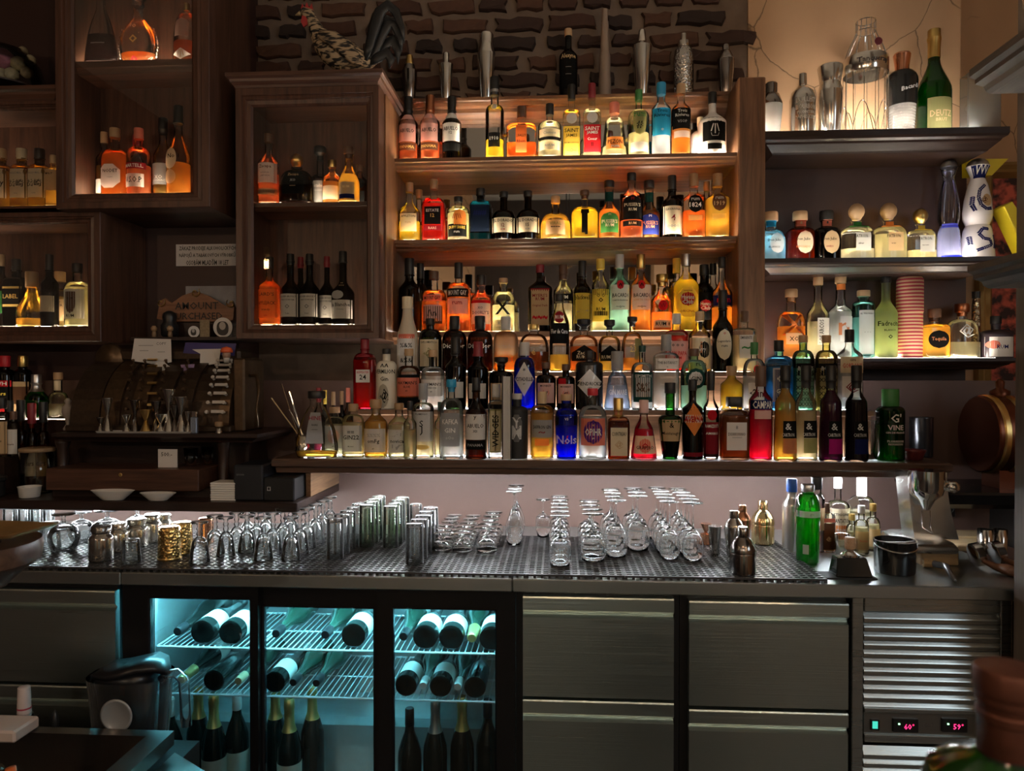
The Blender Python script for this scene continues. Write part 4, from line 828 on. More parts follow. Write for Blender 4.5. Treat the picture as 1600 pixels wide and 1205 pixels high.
B('L2', 819, 535, 34, 'med', 'gin_bottle', 'ribbed blue gin bottle with a white diamond label', (.30, .42, .95), 'blue', .62, 'ltgray', [lab(.20, .70, .88, 'white', ('*', .78, .1, K1), ('CITADELLE', .5, .11, K1), ('gin', .36, .05, K1), shp='dia')], hb=.60, hs=.78, wn=.40, hn=.82, seg=28, gloss=1.6)
B('L2', 851, 566, 31, 'med', 'gin_bottle', 'brown apothecary gin bottle with stamp label, unmarked', 'brown', 'dark', .5, 'brown', [lab(.14, .56, .82, 'pink', ('MONKEY', .86, .1, K1), ('(o)', .5, .3, 'coral'), ('47', .5, .16, K1))], hb=.62, hs=.74, wn=.38, hn=.88)
B('L2', 882, 569, 29, 'med', 'gin_bottle', 'brown apothecary gin bottle with stamp label and a stroke of red wax', 'brown', 'dark', .5, 'brown', [lab(.14, .56, .82, 'pink', ('MONKEY', .86, .1, K1), ('(o)', .5, .3, 'coral'), ('47', .5, .16, K1)), lab(.56, .68, .4, 'red', cx=-.4)], hb=.62, hs=.74, wn=.38, hn=.88)
B('L2', 920, 548, 43, 'squat', 'gin_bottle', 'broad black gin bottle with a white diamond label', solid=(.012, .012, .012), cap='black', labels=[lab(.20, .68, .98, 'white', ("HENDRICK'S", .5, .13, K1), ('GIN', .36, .06, K1), shp='dia')], hb=.74, hs=.82, wn=.30, hn=.88, srough=.2)
B('L2', 963, 549, 42, 'trap', 'gin_bottle', 'conical pale blue gin bottle with tall grey cap', 'paleblue', 'water', .42, 'gray', txt=[('GIN MARE', .30, .09, 'white', .8), ('olive', .2, .05, 'white', .6)], hb=.55, hs=.66, wn=.38, hn=.70, tt=.66, sh='s', gloss=1.4)
B('L2', 1002, 540, 34, 'med', 'gin_bottle', 'clear gin bottle with dark green swan-engraving label', 'clear', 'water', .55, 'dkgreen', [lab(.12, .58, .86, 'dkgreen', ('SIPSMITH', .88, .1, 'white'), ('gin', .06, .06, 'white')), lab(.2, .5, .7, 'ltgray', ('S&%', .5, .5, 'brown'))], hb=.60, hs=.74, wn=.28, hn=.92)
B('L2', 1040, 523, 39, 'sq', 'gin_bottle', 'embossed clear square gin bottle with grey cap and white name band', 'clear', 'water', .5, 'gray', [lab(.54, .68, .9, 'white', ('THE BOTANIST', .6, .26, K1), ('gin', .2, .12, K1))], txt=[('botanica islay', .42, .03, 'ltgray', .85), ('herba flora', .34, .03, 'ltgray', .85), ('juniperus', .26, .03, 'ltgray', .85), ('angelica', .18, .03, 'ltgray', .85)], hb=.68, hs=.76, wn=.36, hn=.80, n=4, dr=.8)
B('L2', 1084, 545, 41, 'round', 'gin_bottle', 'pale green domed gin bottle with a round lettered badge', 'ltgreen', 'water', .4, 'brown', [lab(.34, .68, .72, 'dkgreen', shp='oval'), lab(.39, .63, .5, 'white', ('GIN', .5, .3, K1), shp='oval')], hb=.56, hs=.82, wn=.34, hn=.9)
B('L2', 1143, 572, 34, 'std', 'liqueur_bottle', 'yellow liqueur bottle standing behind the square amaretto', 'clear', 'yellow', .8, 'wood', hb=.56, hs=.74, wn=.40, hn=.80)
B('L2', 1170, 535, 40, 'round', 'gin_bottle', 'clear domed gin bottle with a red dot and green cap', 'clear', 'water', .5, 'green', [lab(.54, .66, .3, 'red', shp='oval'), lab(.1, .4, .7, 'white', ('Gin', .5, .4, K1))], hb=.54, hs=.76, wn=.30, hn=.84)
B('L2', 1213, 532, 40, 'sq', 'gin_bottle', 'sapphire blue square gin bottle', 'ltblue', 'ice', .62, 'black', [lab(.12, .60, .66, 'ltgray'), lab(.14, .58, .56, 'navy', ('o', .7, .3, 'ltgray'), ('GIN', .3, .15, 'white'))], hb=.64, hs=.78, wn=.32, hn=.86, n=5, dr=.8, sh='r')
B('L2', 1254, 524, 33, 'med', 'gin_bottle', 'green gin bottle with black diamond pattern', (.45, .80, .62), 'water', .5, 'cork', [lab(.04, .56, .97, (.20, .36, .27), ('XXXXXX', .85, .1, K1), ('XXXXXX', .70, .1, K1), ('XXXXXX', .5, .1, K1), ('XXXXXX', .35, .1, K1), ('XXXXXX', .2, .1, K1), ('XXXXXX', .08, .1, K1)), lab(.46, .62, .8, 'black', ("BOBBY'S", .6, .35, 'ltgray'))], hb=.66, hs=.80, wn=.36, hn=.92)
B('L2', 1291, 524, 33, 'med', 'gin_bottle', 'olive-brown gin bottle with black diamond pattern', (.80, .72, .45), 'pale', .5, 'cork', [lab(.04, .56, .97, (.38, .33, .18), ('XXXXXX', .85, .1, K1), ('XXXXXX', .70, .1, K1), ('XXXXXX', .5, .1, K1), ('XXXXXX', .35, .1, K1), ('XXXXXX', .2, .1, K1), ('XXXXXX', .08, .1, K1)), lab(.46, .62, .8, 'black', ("BOBBY'S", .6, .35, 'ltgray'))], hb=.66, hs=.80, wn=.36, hn=.92)
B('L2', 1327, 515, 38, 'flat', 'gin_bottle', 'clear gin bottle with cream and red label and black cap', 'clear', 'water', .55, 'black', [lab(.46, .66, .9, 'cream', ("GORDON'S", .45, .3, 'red'), ('GIN', .8, .15, K1)), lab(.16, .42, .8, 'white', ('@', .5, .6, 'dkred'))], hb=.66, hs=.80, wn=.32, hn=.86, n=3.5, dr=.7, sh='s')
# ---------------------------------------------------------------- L1 : front row on the bar shelf
hine = [(.86, 0), (.92, .015), (1.0, .10), (.98, .22), (.86, .42), (.66, .60), (.46, .72), (.32, .78), (.30, .84), (.31, .87), (.34, .88), (.34, .91)]
B('L1', 495, 611, 68, 'bell', 'cognac_decanter', 'large bell-shaped clear decanter with a grey label, first of the front row', 'clear', 'gold', .10, 'black', [lab(.22, .68, .42, 'gray', ('HINE', .82, .13, 'dkred'), ('RARE', .6, .06, K1), ('------', .45, .03, K1))], prof=hine, gloss=1.5, n=2.4, dr=.36, dy=-.035, cat='decanter')
B('L1', 523, 636, 32, 'med', 'gin_bottle', 'clear gin bottle with a pink portrait label half behind the big decanter', 'clear', 'straw', .65, 'wood', [lab(.16, .62, .9, 'ltgray', ('gin', .1, .08, K1)), lab(.26, .56, .6, 'pink', ('oo', .6, .1, K1), shp='oval')], dy=.026, dr=.55, hb=.66, hs=.8, wn=.44, hn=.90)
B('L1', 552, 631, 33, 'med', 'gin_bottle', 'clear gin bottle with a circle label and the number 22', 'clear', 'pale', .65, 'wood', [lab(.12, .60, .95, 'ltgray', ('GIN22', .55, .17, K1), ('Modern', .2, .05, K1), ('==', .75, .08, K1))], hb=.62, hs=.80, wn=.40, hn=.88, n=3, dr=.9, dy=-.012)
B('L1', 586, 624, 36, 'med', 'gin_bottle', 'amber gin bottle with a grey rounded-letter label', 'clear', 'gold', .62, 'wood', [lab(.10, .50, .92, 'ltgray', ('omFg', .45, .22, K1), ('gin', .15, .07, K1), ('%%%%', .72, .16, 'gray'))], hb=.58, hs=.76, wn=.38, hn=.84, sh='s', capstyle='cork')
B('L1', 618, 630, 35, 'med', 'gin_bottle', 'clear gin bottle with a big grey S on its label', 'clear', 'straw', .6, 'wood', [lab(.10, .52, .92, 'ltgray', ('S', .52, .8, 'gray'), ('novica', .5, .16, K1))], hb=.60, hs=.78, wn=.36, hn=.90, sh='s')
B('L1', 633, 627, 20, 'std', 'gin_bottle', 'clear bottle with blue neck behind the big grey S', 'clear', 'straw', .5, 'black', dy=.04)
B('L1', 655, 599, 36, 'med', 'gin_bottle', 'clear gin bottle with a flamingo on its pale label', 'clear', 'straw', .34, 'gray', [lab(.22, .62, .95, 'ltgray', ('FLAMINGO', .92, .06, K1), ('S', .6, .22, K1), ('J', .36, .3, K1)), lab(.11, .18, .68, 'gold', shp='oval')], hb=.64, hs=.74, wn=.38, hn=.80)
B('L1', 685, 628, 18, 'std', 'gin_bottle', 'narrow clear bottle between the flamingo and the dark green label', 'clear', 'straw', .5, 'dkgreen', dy=.03)
B('L1', 704, 593, 38, 'squat', 'gin_bottle', 'clear domed gin bottle with dark green label and blue-topped cork', 'clear', 'water', .52, 'blue', [lab(.16, .58, .75, 'gray', ('KAFKA', .74, .15, 'white'), ('GIN', .48, .14, 'white'), ('oOo', .26, .1, 'ltgray'))], hb=.56, hs=.76, wn=.30, hn=.90, capstyle='cork', dy=-.004)
B('L1', 744, 590, 34, 'wine', 'rum_bottle', 'dark rum bottle standing forward with a white label XII', (.35, .2, .13), 'brown', .58, 'black', [lab(.24, .55, .88, 'white', ('y', .86, .16, K1), ('ABUELO', .55, .16, K1), ('XII', .34, .1, K1)), lab(.12, .23, .88, 'black', ('PANAMA', .5, .3, 'gray'))], hb=.54, hs=.72, wn=.36, hn=.84, dy=-.03)
B('L1', 771, 600, 25, 'sq', 'gin_bottle', 'narrow square clear gin bottle with upright lettering', 'clear', 'water', .6, 'ltgray', [lab(.08, .66, .72, 'olive'), lab(.10, .64, .62, 'cream', ('WIDGES', .5, .62, K1, 'v'))], hb=.68, hs=.78, wn=.44, hn=.84, n=6, dr=1)
B('L1', 808, 615, 34, 'med', 'gin_bottle', 'matte black bottle with a white winged emblem', solid=(.012, .012, .012), cap='ltgray', labels=[lab(.26, .68, .5, (.16, .16, .16), ('Y', .7, .4, 'ltgray'), ('M', .35, .5, 'ltgray'), shp='hex')], hb=.72, hs=.80, wn=.40, hn=.93, srough=.6)
B('L1', 847, 612, 37, 'med', 'gin_bottle', 'bright orange gin bottle with grey label and honeycomb neck', 'clear', 'gold', .68, 'tan', [lab(.32, .58, .86, 'gray', ('SAFFRON GIN', .6, .2, K1), ('~', .3, .2, 'dkred')), lab(.20, .3, .6, 'orange')], hb=.68, hs=.80, wn=.34, hn=.84, sh='r')
B('L1', 885, 616, 36, 'med', 'gin_bottle', 'cobalt blue bottle with white and red handwriting', 'blue', 'blue', .50, 'cork', txt=[('Nols', .30, .13, 'ltgray', .9), ('/', .3, .13, 'red', .4), ('VS', .62, .04, 'ltgray', .3)], hb=.62, hs=.78, wn=.44, hn=.92, tb=.9)
B('L1', 926, 607, 44, 'med', 'gin_bottle', 'clear gin bottle with round purple and orange label', 'clear', 'water', .60, 'red', [lab(.20, .58, .84, 'coral', ('//  \\\\', .85, .1, K1), ('\\\\  //', .12, .1, K1)), lab(.22, .56, .66, 'purple', ('OPIHR', .5, .3, 'white'), ('*', .78, .1, 'gold'), ('gin', .24, .09, 'white'), shp='oval')], hb=.56, hs=.76, wn=.32, hn=.92)
B('L1', 966, 622, 34, 'sq', 'liqueur_bottle', 'square amber-brown orange-liqueur bottle with cream label', 'amber', 'brown', .6, 'gold', [lab(.06, .52, .76, 'cream', ('COINTREAU', .78, .14, K1), ('@', .4, .3, 'tan')), lab(.64, .8, .9, 'copper')], hb=.58, hs=.70, wn=.38, hn=.80, n=6, dr=1, ch=.66)
B('L1', 1006, 625, 42, 'trap', 'liqueur_bottle', 'wide flask of pink-red liqueur with a round red seal on its label', 'clear', 'pink', .5, 'pink', [lab(.10, .40, .86, 'cream', ('GRAPERO', .35, .2, K1)), lab(.11, .36, .5, 'coral', ('o', .5, .4, 'red'), shp='oval')], hb=.46, hs=.72, wn=.30, hn=.80, sh='s')
B('L1', 1047, 598, 37, 'squat', 'liqueur_bottle', 'green bitters bottle with tan label, tapering to its foot', 'green', 'dkred' if False else 'dark', .5, 'black', [lab(.24, .52, .96, 'tan', ('&', .75, .25, K1), ('Montenegro', .35, .2, K1))], hb=.50, hs=.58, wn=.40, hn=.88, tb=.66, sh='r')
B('L1', 1082, 593, 33, 'std', 'liqueur_bottle', 'dark bitters bottle with an orange lozenge and red lettering', 'brown', 'dark', .5, 'black', [lab(.30, .70, .98, 'orange', ('AVERNA', .5, .16, 'dkred'), shp='dia'), lab(.46, .56, .98, 'white', ('AVERNA', .5, .7, 'red')), lab(.04, .09, .9, 'dkred')], hb=.62, hs=.72, wn=.36, hn=.88)
B('L1', 1110, 580, 24, 'std', 'liqueur_bottle', 'slim bitters bottle with a red roundel and dark red label', 'clear', 'dark', .4, 'black', [lab(.44, .56, .6, 'red', shp='oval'), lab(.06, .42, .96, 'dkred', ('RAMAZZOTTI', .88, .1, 'white'), ('AMARO', .65, .08, 'white'))], dy=.028, hb=.56, hs=.7, wn=.42, hn=.8)
B('L1', 1138, 620, 48, 'sq', 'liqueur_bottle', 'square amaretto bottle with cream label and square black cap', 'clear', 'brown', .70, 'black', [lab(.16, .60, .7, 'white', ('8', .82, .14, 'gray'), ('DISARONNO', .58, .11, K1), ('ORIGINALE', .46, .05, 'gray'))], hb=.66, hs=.80, wn=.30, hn=.86, n=6, dr=.9, wc=1.75, cn=6)
B('L1', 1181, 572, 36, 'std', 'liqueur_bottle', 'crimson aperitif bottle with white lettering across', 'clear', 'pink', .60, 'brown', [lab(.54, .64, .96, 'navy', ('CAMPARI', .5, .8, 'white')), lab(.44, .53, .7, 'pink')], hb=.62, hs=.76, wn=.40, hn=.80, dy=-.02)
for i, (px, liq, lev, col, nm) in enumerate(((1221, 'gold', .80, 'copper', 'amber liqueur bottle with black and copper label, first of four alike'), (1259, 'straw', .52, 'olive', 'clear liqueur bottle with black and olive label, second of four alike'), (1298, 'purple', .74, 'magenta', 'dark purple liqueur bottle with black and magenta label, third of four alike'), (1338, 'black', .64, 'navy', 'black liqueur bottle with black and navy label, last of four alike'))):
    B('L1', px, 571, 35.5, 'std', 'liqueur_bottle', nm, 'clear', liq, lev, 'black', [lab(.24, .42, .66, 'black', ('&', .68, .4, 'ltgray'), ('CARTRON', .2, .2, 'ltgray'), cx=.2), lab(.08, .235, .66, col, cx=.2)], group='four alike liqueur bottles', hb=.60, hs=.74, wn=.38, hn=.84, tt=.88, dy=-.02, ch=.76)
B('L1', 1391, 608, 42, 'med', 'gin_bottle', 'emerald green gin bottle with white monogram, last of the front row', (.02, .30, .10), 'green', .5, 'green', txt=[("G'", .60, .12, 'white', .6), ('VINE', .47, .07, 'white', .8), ('GIN DE FRANCE', .40, .025, 'white', .85), ('FLORAISON', .28, .03, 'white', .6), ('NOUAISON', .24, .03, 'white', .5)], hb=.68, hs=.76, wn=.52, hn=.78, gtrans=.15)
for i, (px, yt, w_, cp_, gl, lq, ds) in enumerate(((498, 606, 16, 'dkred', 'clear', 'pink', 'small red-capped bottle behind the big bell decanter'), (508, 610, 12, 'yellow', 'olive', 'lime', 'small yellow-capped bottle behind the big bell decanter'), (521, 612, 14, 'wood', 'brown', 'dark', 'small dark bottle with wooden cap behind the portrait label'), (534, 611, 13, 'wood', 'dark', 'dark', 'small black bottle behind the circle label'), (544, 606, 15, 'coral', 'smoke', 'copper', 'small coral-capped bottle beside the bright red gin'))):
    B('L1', px, yt, w_*.95, 'std', 'bitters_bottle', ds, gl, lq, .5, cp_, dy=.10, hn=.8, wc=1.3)
# ---------------------------------------------------------------- R2 / R3 : shelves on the right
pat = dict(capstyle='ball')
B('R2', 1204, 332, 46, 'round', 'tequila_bottle', 'pale blue globe tequila bottle with oval label, first on the middle dark shelf', 'clear', 'ice', .5, 'cork', [lab(.16, .56, .5, 'ltgray', ('Don Julio', .62, .16, K1), ('BLANCO', .3, .1, K1), shp='oval', cx=.2), lab(.70, .82, .9, 'blue')], hb=.40, hs=.66, wn=.36, hn=.82, capstyle='cork')
B('R2', 1250, 331, 41, 'flat', 'tequila_bottle', 'dark amber squared tequila bottle with oval label and orange collar', 'amber', 'brown', .6, 'cork', [lab(.16, .60, .6, 'cream', ('Don Julio', .62, .16, K1), ('REPOSADO', .3, .1, 'orange'), shp='oval', cx=.15), lab(.70, .82, .95, 'coral')], hb=.56, hs=.68, wn=.40, hn=.82, n=4, dr=.8, capstyle='cork')
B('R2', 1291, 330, 40, 'flat', 'tequila_bottle', 'near-black squared tequila bottle with oval label and red collar', 'dark', 'dark', .6, 'black', [lab(.16, .60, .6, 'tan', ('Don Julio', .62, .16, K1), ('ANEJO', .3, .1, 'dkred'), shp='oval', cx=.15), lab(.70, .82, .95, 'coral')], hb=.56, hs=.68, wn=.38, hn=.82, n=4, dr=.8, capstyle='cork')
B('R2', 1338, 318, 51, 'patron', 'tequila_bottle', 'clear globe-stoppered tequila bottle with green ribbon', 'clear', 'straw', .22, 'cork', [lab(.18, .48, .45, 'ltgray', ('PATRON', .8, .18, K1), ('silver', .4, .1, K1), cx=.15), lab(.58, .68, .8, 'green')], gloss=1.5, **pat)
B('R2', 1388, 317, 52, 'patron', 'tequila_bottle', 'golden globe-stoppered tequila bottle with orange ribbon', 'clear', 'pale', .46, 'wood', [lab(.18, .48, .45, 'tan', ('PATRON', .8, .18, K1), ('anejo', .4, .1, K1), cx=.15), lab(.58, .68, .8, 'orange')], gloss=1.5, **pat)
B('R2', 1438, 326, 45, 'patron', 'tequila_bottle', 'smaller globe-stoppered tequila bottle with yellow ribbon', 'clear', 'pale', .22, 'gold', [lab(.18, .48, .5, 'ltgray', ('PATRON', .8, .18, K1), ('reposado', .4, .1, K1), cx=.15), lab(.58, .68, .8, 'yellow')], gloss=1.5, **pat)
azul = [(.88, 0), (1, .02), (.98, .06), (.90, .22), (.80, .31), (.72, .34), (.66, .355), (.72, .38), (.82, .42), (.84, .48), (.76, .60), (.56, .74), (.42, .80), (.40, .82), (.62, .91), (.68, .92), (.60, .925)]
B('R2', 1482, 250, 38, 'std', 'tequila_bottle', 'tall violet-lit glass carafe with a silver dome stopper', (.93, .94, 1.0), (.80, .82, 1.0), .36, 'silver', prof=azul, capstyle='dome', gtrans=.06, gloss=2.0, tl=.35, labels=[lab(.02, .06, .85, (.03, .04, .55)), lab(.33, .37, .95, (.10, .12, .75))])
caz = B('R2', 1527, 248, 50, 'std', 'tequila_bottle', 'white ceramic carafe with dark blue leaf painting and silver dome stopper', solid=(.80, .78, .78), cap='silver', prof=azul, capstyle='dome', labels=[lab(.80, .915, .9, 'navy', ('VVV', .65, .7, 'white')), lab(.52, .64, .38, 'tan', ('@', .5, .6, 'brown'), shp='oval', cx=.25)], srough=.2)
def sprig(root, prof, pts, nm='painted_leaves'):
    """leaf sprigs painted on the carafe: small leaves either side of a curved stem"""
    R, H = root['_r'], root['_h']; m = MB()
    def sf(x, v):
        r = interp(prof, max(0, min(prof[-1][1], v)))*R; return -(math.sqrt(max(0., r*r-x*x))+.0009)
    for i in range(len(pts)-1):
        (u0, v0), (u1, v1) = pts[i], pts[i+1]
        for k in range(5):
            f = k/5; u = u0+(u1-u0)*f; v = v0+(v1-v0)*f
            a = math.atan2((v1-v0)*H, (u1-u0)*R)
            for s_ in (-1, 1):
                b = a+s_*.75; L, Wd = .0075, .0026; cx = u*R+math.cos(b)*L*.6; cz = v*H+math.sin(b)*L*.6
                q = []
                for t_ in range(6):
                    e = t_*math.pi/3; lx, lz = math.cos(e)*L*.55, math.sin(e)*Wd; x = cx+lx*math.cos(b)-lz*math.sin(b); z = cz+lx*math.sin(b)+lz*math.cos(b); q.append((x, sf(x, z/H), z))
                m.add(q, [(0, 1, 2, 3, 4, 5)])
    m.build(nm, paper(PC['navy'], 0, 'blue_glaze'), root)
sprig(caz, azul, [(.15, .73), (-.2, .68), (-.32, .60), (-.2, .53), (.1, .49), (.45, .50)]); sprig(caz, azul, [(-.55, .62), (-.62, .54), (-.5, .48)])
sprig(caz, azul, [(.25, .30), (-.1, .31), (-.35, .26), (-.1, .21), (.3, .20), (.4, .15), (-.1, .12), (-.45, .10)]); sprig(caz, azul, [(.6, .25), (.72, .18), (.62, .12)]); sprig(caz, azul, [(-.75, .24), (-.72, .16)])
B('R3', 1236, 452, 41, 'round', 'rum_bottle', 'amber rum bottle tied with orange raffia', 'clear', 'amber', .46, 'wood', [lab(.2, .36, .6, 'tan', ('XO', .5, .4, K1))], txt=[('X', .48, .3, 'orange', .9)], hb=.46, hs=.68, wn=.34, hn=.88, capstyle='cork', n=3, dr=.8)
B('R3', 1278, 430, 33, 'tall', 'tequila_bottle', 'tall clear bottle with upright label lettering, low filled', 'clear', 'straw', .44, 'cork', [lab(.16, .48, .6, 'white', ('LOS ARCOS', .5, .34, K1, 'v'), cx=.25)], hb=.52, hs=.68, wn=.38, hn=.90)
B('R3', 1313, 430, 34, 'tall', 'tequila_bottle', 'tall clear bottle with orange neck band and grey label', 'clear', 'water', .56, 'cork', [lab(.2, .50, .6, 'ltgray', ('n', .5, .5, 'copper'), cx=.25), lab(.82, .89, .95, 'orange')], hb=.56, hs=.66, wn=.42, hn=.92)
B('R3', 1349, 454, 33, 'med', 'gin_bottle', 'aqua bottle with a long pale grey label', 'aqua', 'water', .6, 'cork', [lab(.06, .70, .68, 'ltgray', ('EL TEQUILENO', .92, .04, K1), ('- - -', .5, .03, 'gray')), ], hb=.78, hs=.84, wn=.5, hn=.93)
B('R3', 1384, 432, 34, 'std', 'tequila_bottle', 'frosted pale green bottle with black lettering', (.72, .86, .62), 'straw', .5, 'black', txt=[('Fadrecito', .42, .06, K1, .9), ('BLANCO', .34, .025, K1, .5), ('o', .26, .05, K1, .4)], hb=.54, hs=.72, wn=.38, hn=.94, gtrans=.55, rough=.3)
B('R3', 1460, 483, 41, 'flat', 'tequila_bottle', 'yellow squared bottle with oval black label', 'clear', 'gold', .62, 'brown', [lab(.20, .56, .76, 'black', ('Tequila', .5, .25, 'copper'), shp='oval')], hb=.60, hs=.70, wn=.34, hn=.82, n=5, dr=.7, capstyle='cork')
B('R3', 1503, 475, 56, 'round', 'mezcal_bottle', 'clear globe bottle with ripple rings and copper stopper', 'clear', 'straw', .3, 'copper', [], txt=[('@', .5, .26, 'ltgray', .6)], hb=.34, hs=.72, wn=.28, hn=.84, capstyle='cork', gloss=1.6, dr=.6)
jug = B('R3', 1556, 494, 46, 'flat', 'rum_jug', 'black-shouldered ceramic jug with white maritime label', solid=(.03, .02, .03), cap='black', labels=[lab(.04, .50, .96, 'white', ('RUM', .5, .2, 'navy')), lab(.22, .42, .4, 'coral', ('*', .5, .4, 'white'), shp='oval', cx=-.55)], hb=.52, hs=.68, wn=.30, hn=.84, n=3, dr=.8, cat='jug')
# ---------------------------------------------------------------- S4 : dark bottle on the crown
B('S4', 888, 46, 29, 'std', 'brandy_bottle', 'black bottle with gold foot band on top of the mirror shelving', 'dark', 'dark', .4, 'cork', [lab(.12, .62, .9, 'black', ('Alexyne', .9, .16, 'tan'), ('-----', .6, .03, 'gray'), ('-----', .4, .03, 'gray'))], txt=(), hb=.60, hs=.74, wn=.36, hn=.92)
# ---------------------------------------------------------------- display cabinets
hen = [(.9, 0), (1, .02), (.98, .1), (.80, .34), (.58, .50), (.38, .60), (.28, .66), (.26, .78), (.28, .80)]
B('A2', 158, -30, 54, 'bell', 'cognac_decanter', 'conical decanter of near-black cognac in the tall cabinet', 'clear', (.10, .05, .05), .34, glassy((.9, .92, .95), 2), prof=hen, capstyle='ball', cat='decanter', dr=.42, dy=-.035, txt=[('~~~', .22, .03, 'gray', .5)], tl=.3)
l13 = [(.55, 0), (.62, .02), (.9, .10), (1, .24), (.94, .36), (.72, .48), (.42, .56), (.26, .60), (.26, .72), (.34, .74), (.34, .78)]
t13 = B('A2', 216, -22, 60, 'round', 'cognac_decanter', 'round studded crystal decanter with red cognac', 'clear', 'orange', .15, glassy((.92, .9, .9), 2), prof=l13, capstyle='ball', dr=.5, gloss=1.8, cat='decanter', txt=[('o', .3, .1, 'gold', .3), ('o', .06, .08, 'dkred', .5), ('o', .47, .05, 'tan', .5)])
for s in (-1, 1):
    for i in range(9):
        a = .12+i*.042; H_ = t13['_h']; R_ = t13['_r']; rr = interp(l13, a)
        MB().lathe([(.001, -.006), (.005, -.003), (.006, 0), (.005, .003), (.001, .006)], 8, (s*(rr*R_+.003), 0, a*H_)).build('stud', glassy((.95, .9, .85), 2.5), t13, True)
B('A2', 292, 6, 40, 'round', 'cognac_decanter', 'fan-cut decanter half cut off by the cabinet frame', 'clear', 'brown', .34, 'gold', [lab(.02, .2, .7, 'white', ('/|\\', .5, .7, 'tan'), shp='dia'), lab(.4, .7, .6, (.5, .3, .25), shp='arch')], hb=.3, hs=.85, wn=.2, hn=.9, gloss=1.5, cat='decanter')
B('A1', 180, 201, 40, 'med', 'cognac_bottle', 'amber cognac bottle with a white hexagon label', 'clear', 'orange', .62, 'cork', [lab(.12, .46, .88, 'white', ('NODET', .72, .14, K1), ('Cognac', .45, .08, 'gray'), shp='hex', cx=-.12)], hb=.50, hs=.70, wn=.34, hn=.88, n=3, dr=.7)
B('A1', 163, 207, 24, 'std', 'cognac_bottle', 'cognac bottle hidden behind the white hexagon', 'clear', 'gold', .5, 'cork', [lab(.1, .3, .7, 'white')], dy=.045)
B('A1', 217, 201, 36, 'squat', 'cognac_bottle', 'copper-red cognac bottle with a dark band over a white label', 'clear', 'copper', .45, 'coral', [lab(.12, .31, .8, 'white', ('V.S.O.P', .55, .45, K1)), lab(.38, .47, .9, 'dkred', ('MARTELL', .5, .55, 'white'))], hb=.60, hs=.72, wn=.34, hn=.86)
B('A1', 207, 211, 24, 'std', 'cognac_bottle', 'red-capped cognac bottle behind the dark band', 'clear', 'copper', .4, 'dkred', dy=.045)
B('A1', 255, 185, 30, 'std', 'cognac_bottle', 'cognac bottle with a dark grey label and black capsule', 'clear', 'gold', .4, 'black', [lab(.16, .42, .9, 'gray', ('XO', .35, .18, 'white'), ('COGNAC', .2, .1, 'white'))], dy=.03, hb=.5, hs=.7, wn=.4, ch=.8)
B('A1', 279, 166, 36, 'burg', 'cognac_bottle', 'tall amber cognac bottle with two scalloped cream seals', 'clear', 'amber', .36, 'black', [lab(.28, .52, .6, 'cream', ('No 1', .6, .2, K1), shp='oval', cx=-.3), lab(.12, .28, .55, 'tan', shp='oval', cx=-.3)], hb=.42, hs=.70, wn=.36, hn=.82, ch=.80)
B('B2', 412, 210, 32, 'std', 'rum_bottle', 'rum bottle with white label over a woven band', 'clear', 'copper', .42, 'brown', [lab(.28, .56, .95, 'white', ('Zacapa', .8, .2, 'brown'), ('RESERVA', .5, .08, 'gray'), ('LIMITADA', .35, .08, 'gray')), lab(.11, .2, .97, 'tan', ('#########', .5, .6, 'brown'))], hb=.58, hs=.72, wn=.36, hn=.90)
B('B2', 456, 240, 54, 'round', 'rum_decanter', 'wide dark rum decanter with a domed gold stopper', (.25, .16, .12), 'dark', .5, 'gold', [lab(.16, .60, .62, 'black', ('Zacapa', .85, .16, 'tan'), ('XO', .6, .12, 'ltgray'), ('----', .35, .06, 'tan'))], hb=.32, hs=.66, wn=.28, hn=.72, capstyle='ball', n=2.6, dr=.7, cat='decanter')
B('B2', 494, 230, 37, 'trap', 'rum_decanter', 'dark tapering rum decanter with white-framed label and black stopper', 'clear', 'dark', .44, 'black', [lab(.04, .42, .7, 'gray', ('Dictador', .8, .14, 'white'), ('2 INSOLENT', .6, .07, 'ltgray'))], hb=.44, hs=.54, wn=.36, hn=.80, tt=1.0, tb=.8, cat='decanter', capstyle='flare')
B('B2', 519, 251, 30, 'std', 'rum_bottle', 'gold-stoppered rum bottle behind the tapering decanter', 'clear', 'amber', .5, 'gold', [lab(.1, .4, .8, 'cream')], dy=.04)
B('B2', 538, 230, 38, 'bell', 'rum_bottle', 'conical amber rum bottle with a grey banner label', 'clear', 'gold', .5, 'brown', [lab(.13, .34, .7, 'gray', ('RUM', .6, .2, 'ltgray')), lab(.05, .13, .7, 'navy')], hb=.34, hs=.70, wn=.34, hn=.86, capstyle='cork')
B('B2', 562, 258, 24, 'std', 'rum_bottle', 'dark-labelled bottle cut by the right cabinet frame', 'clear', 'brown', .5, 'brown', [lab(.4, .66, .8, 'black', ('@', .5, .4, 'tan'), shp='oval'), lab(.1, .36, .8, 'black')], hb=.62, hs=.76)
B('B1', 418, 402, 33, 'std', 'brandy_bottle', 'orange apple-brandy bottle with parchment label, first in the lower cabinet', 'clear', 'orange', .64, 'black', [lab(.10, .52, .95, 'orange', ("LAIRD'S", .82, .12, 'brown'), ('APPLEJACK', .5, .16, 'brown'), ('brandy', .28, .1, 'brown'), ('oo', .08, .05, 'red'))], hb=.56, hs=.68, wn=.34, hn=.86, dy=.0)
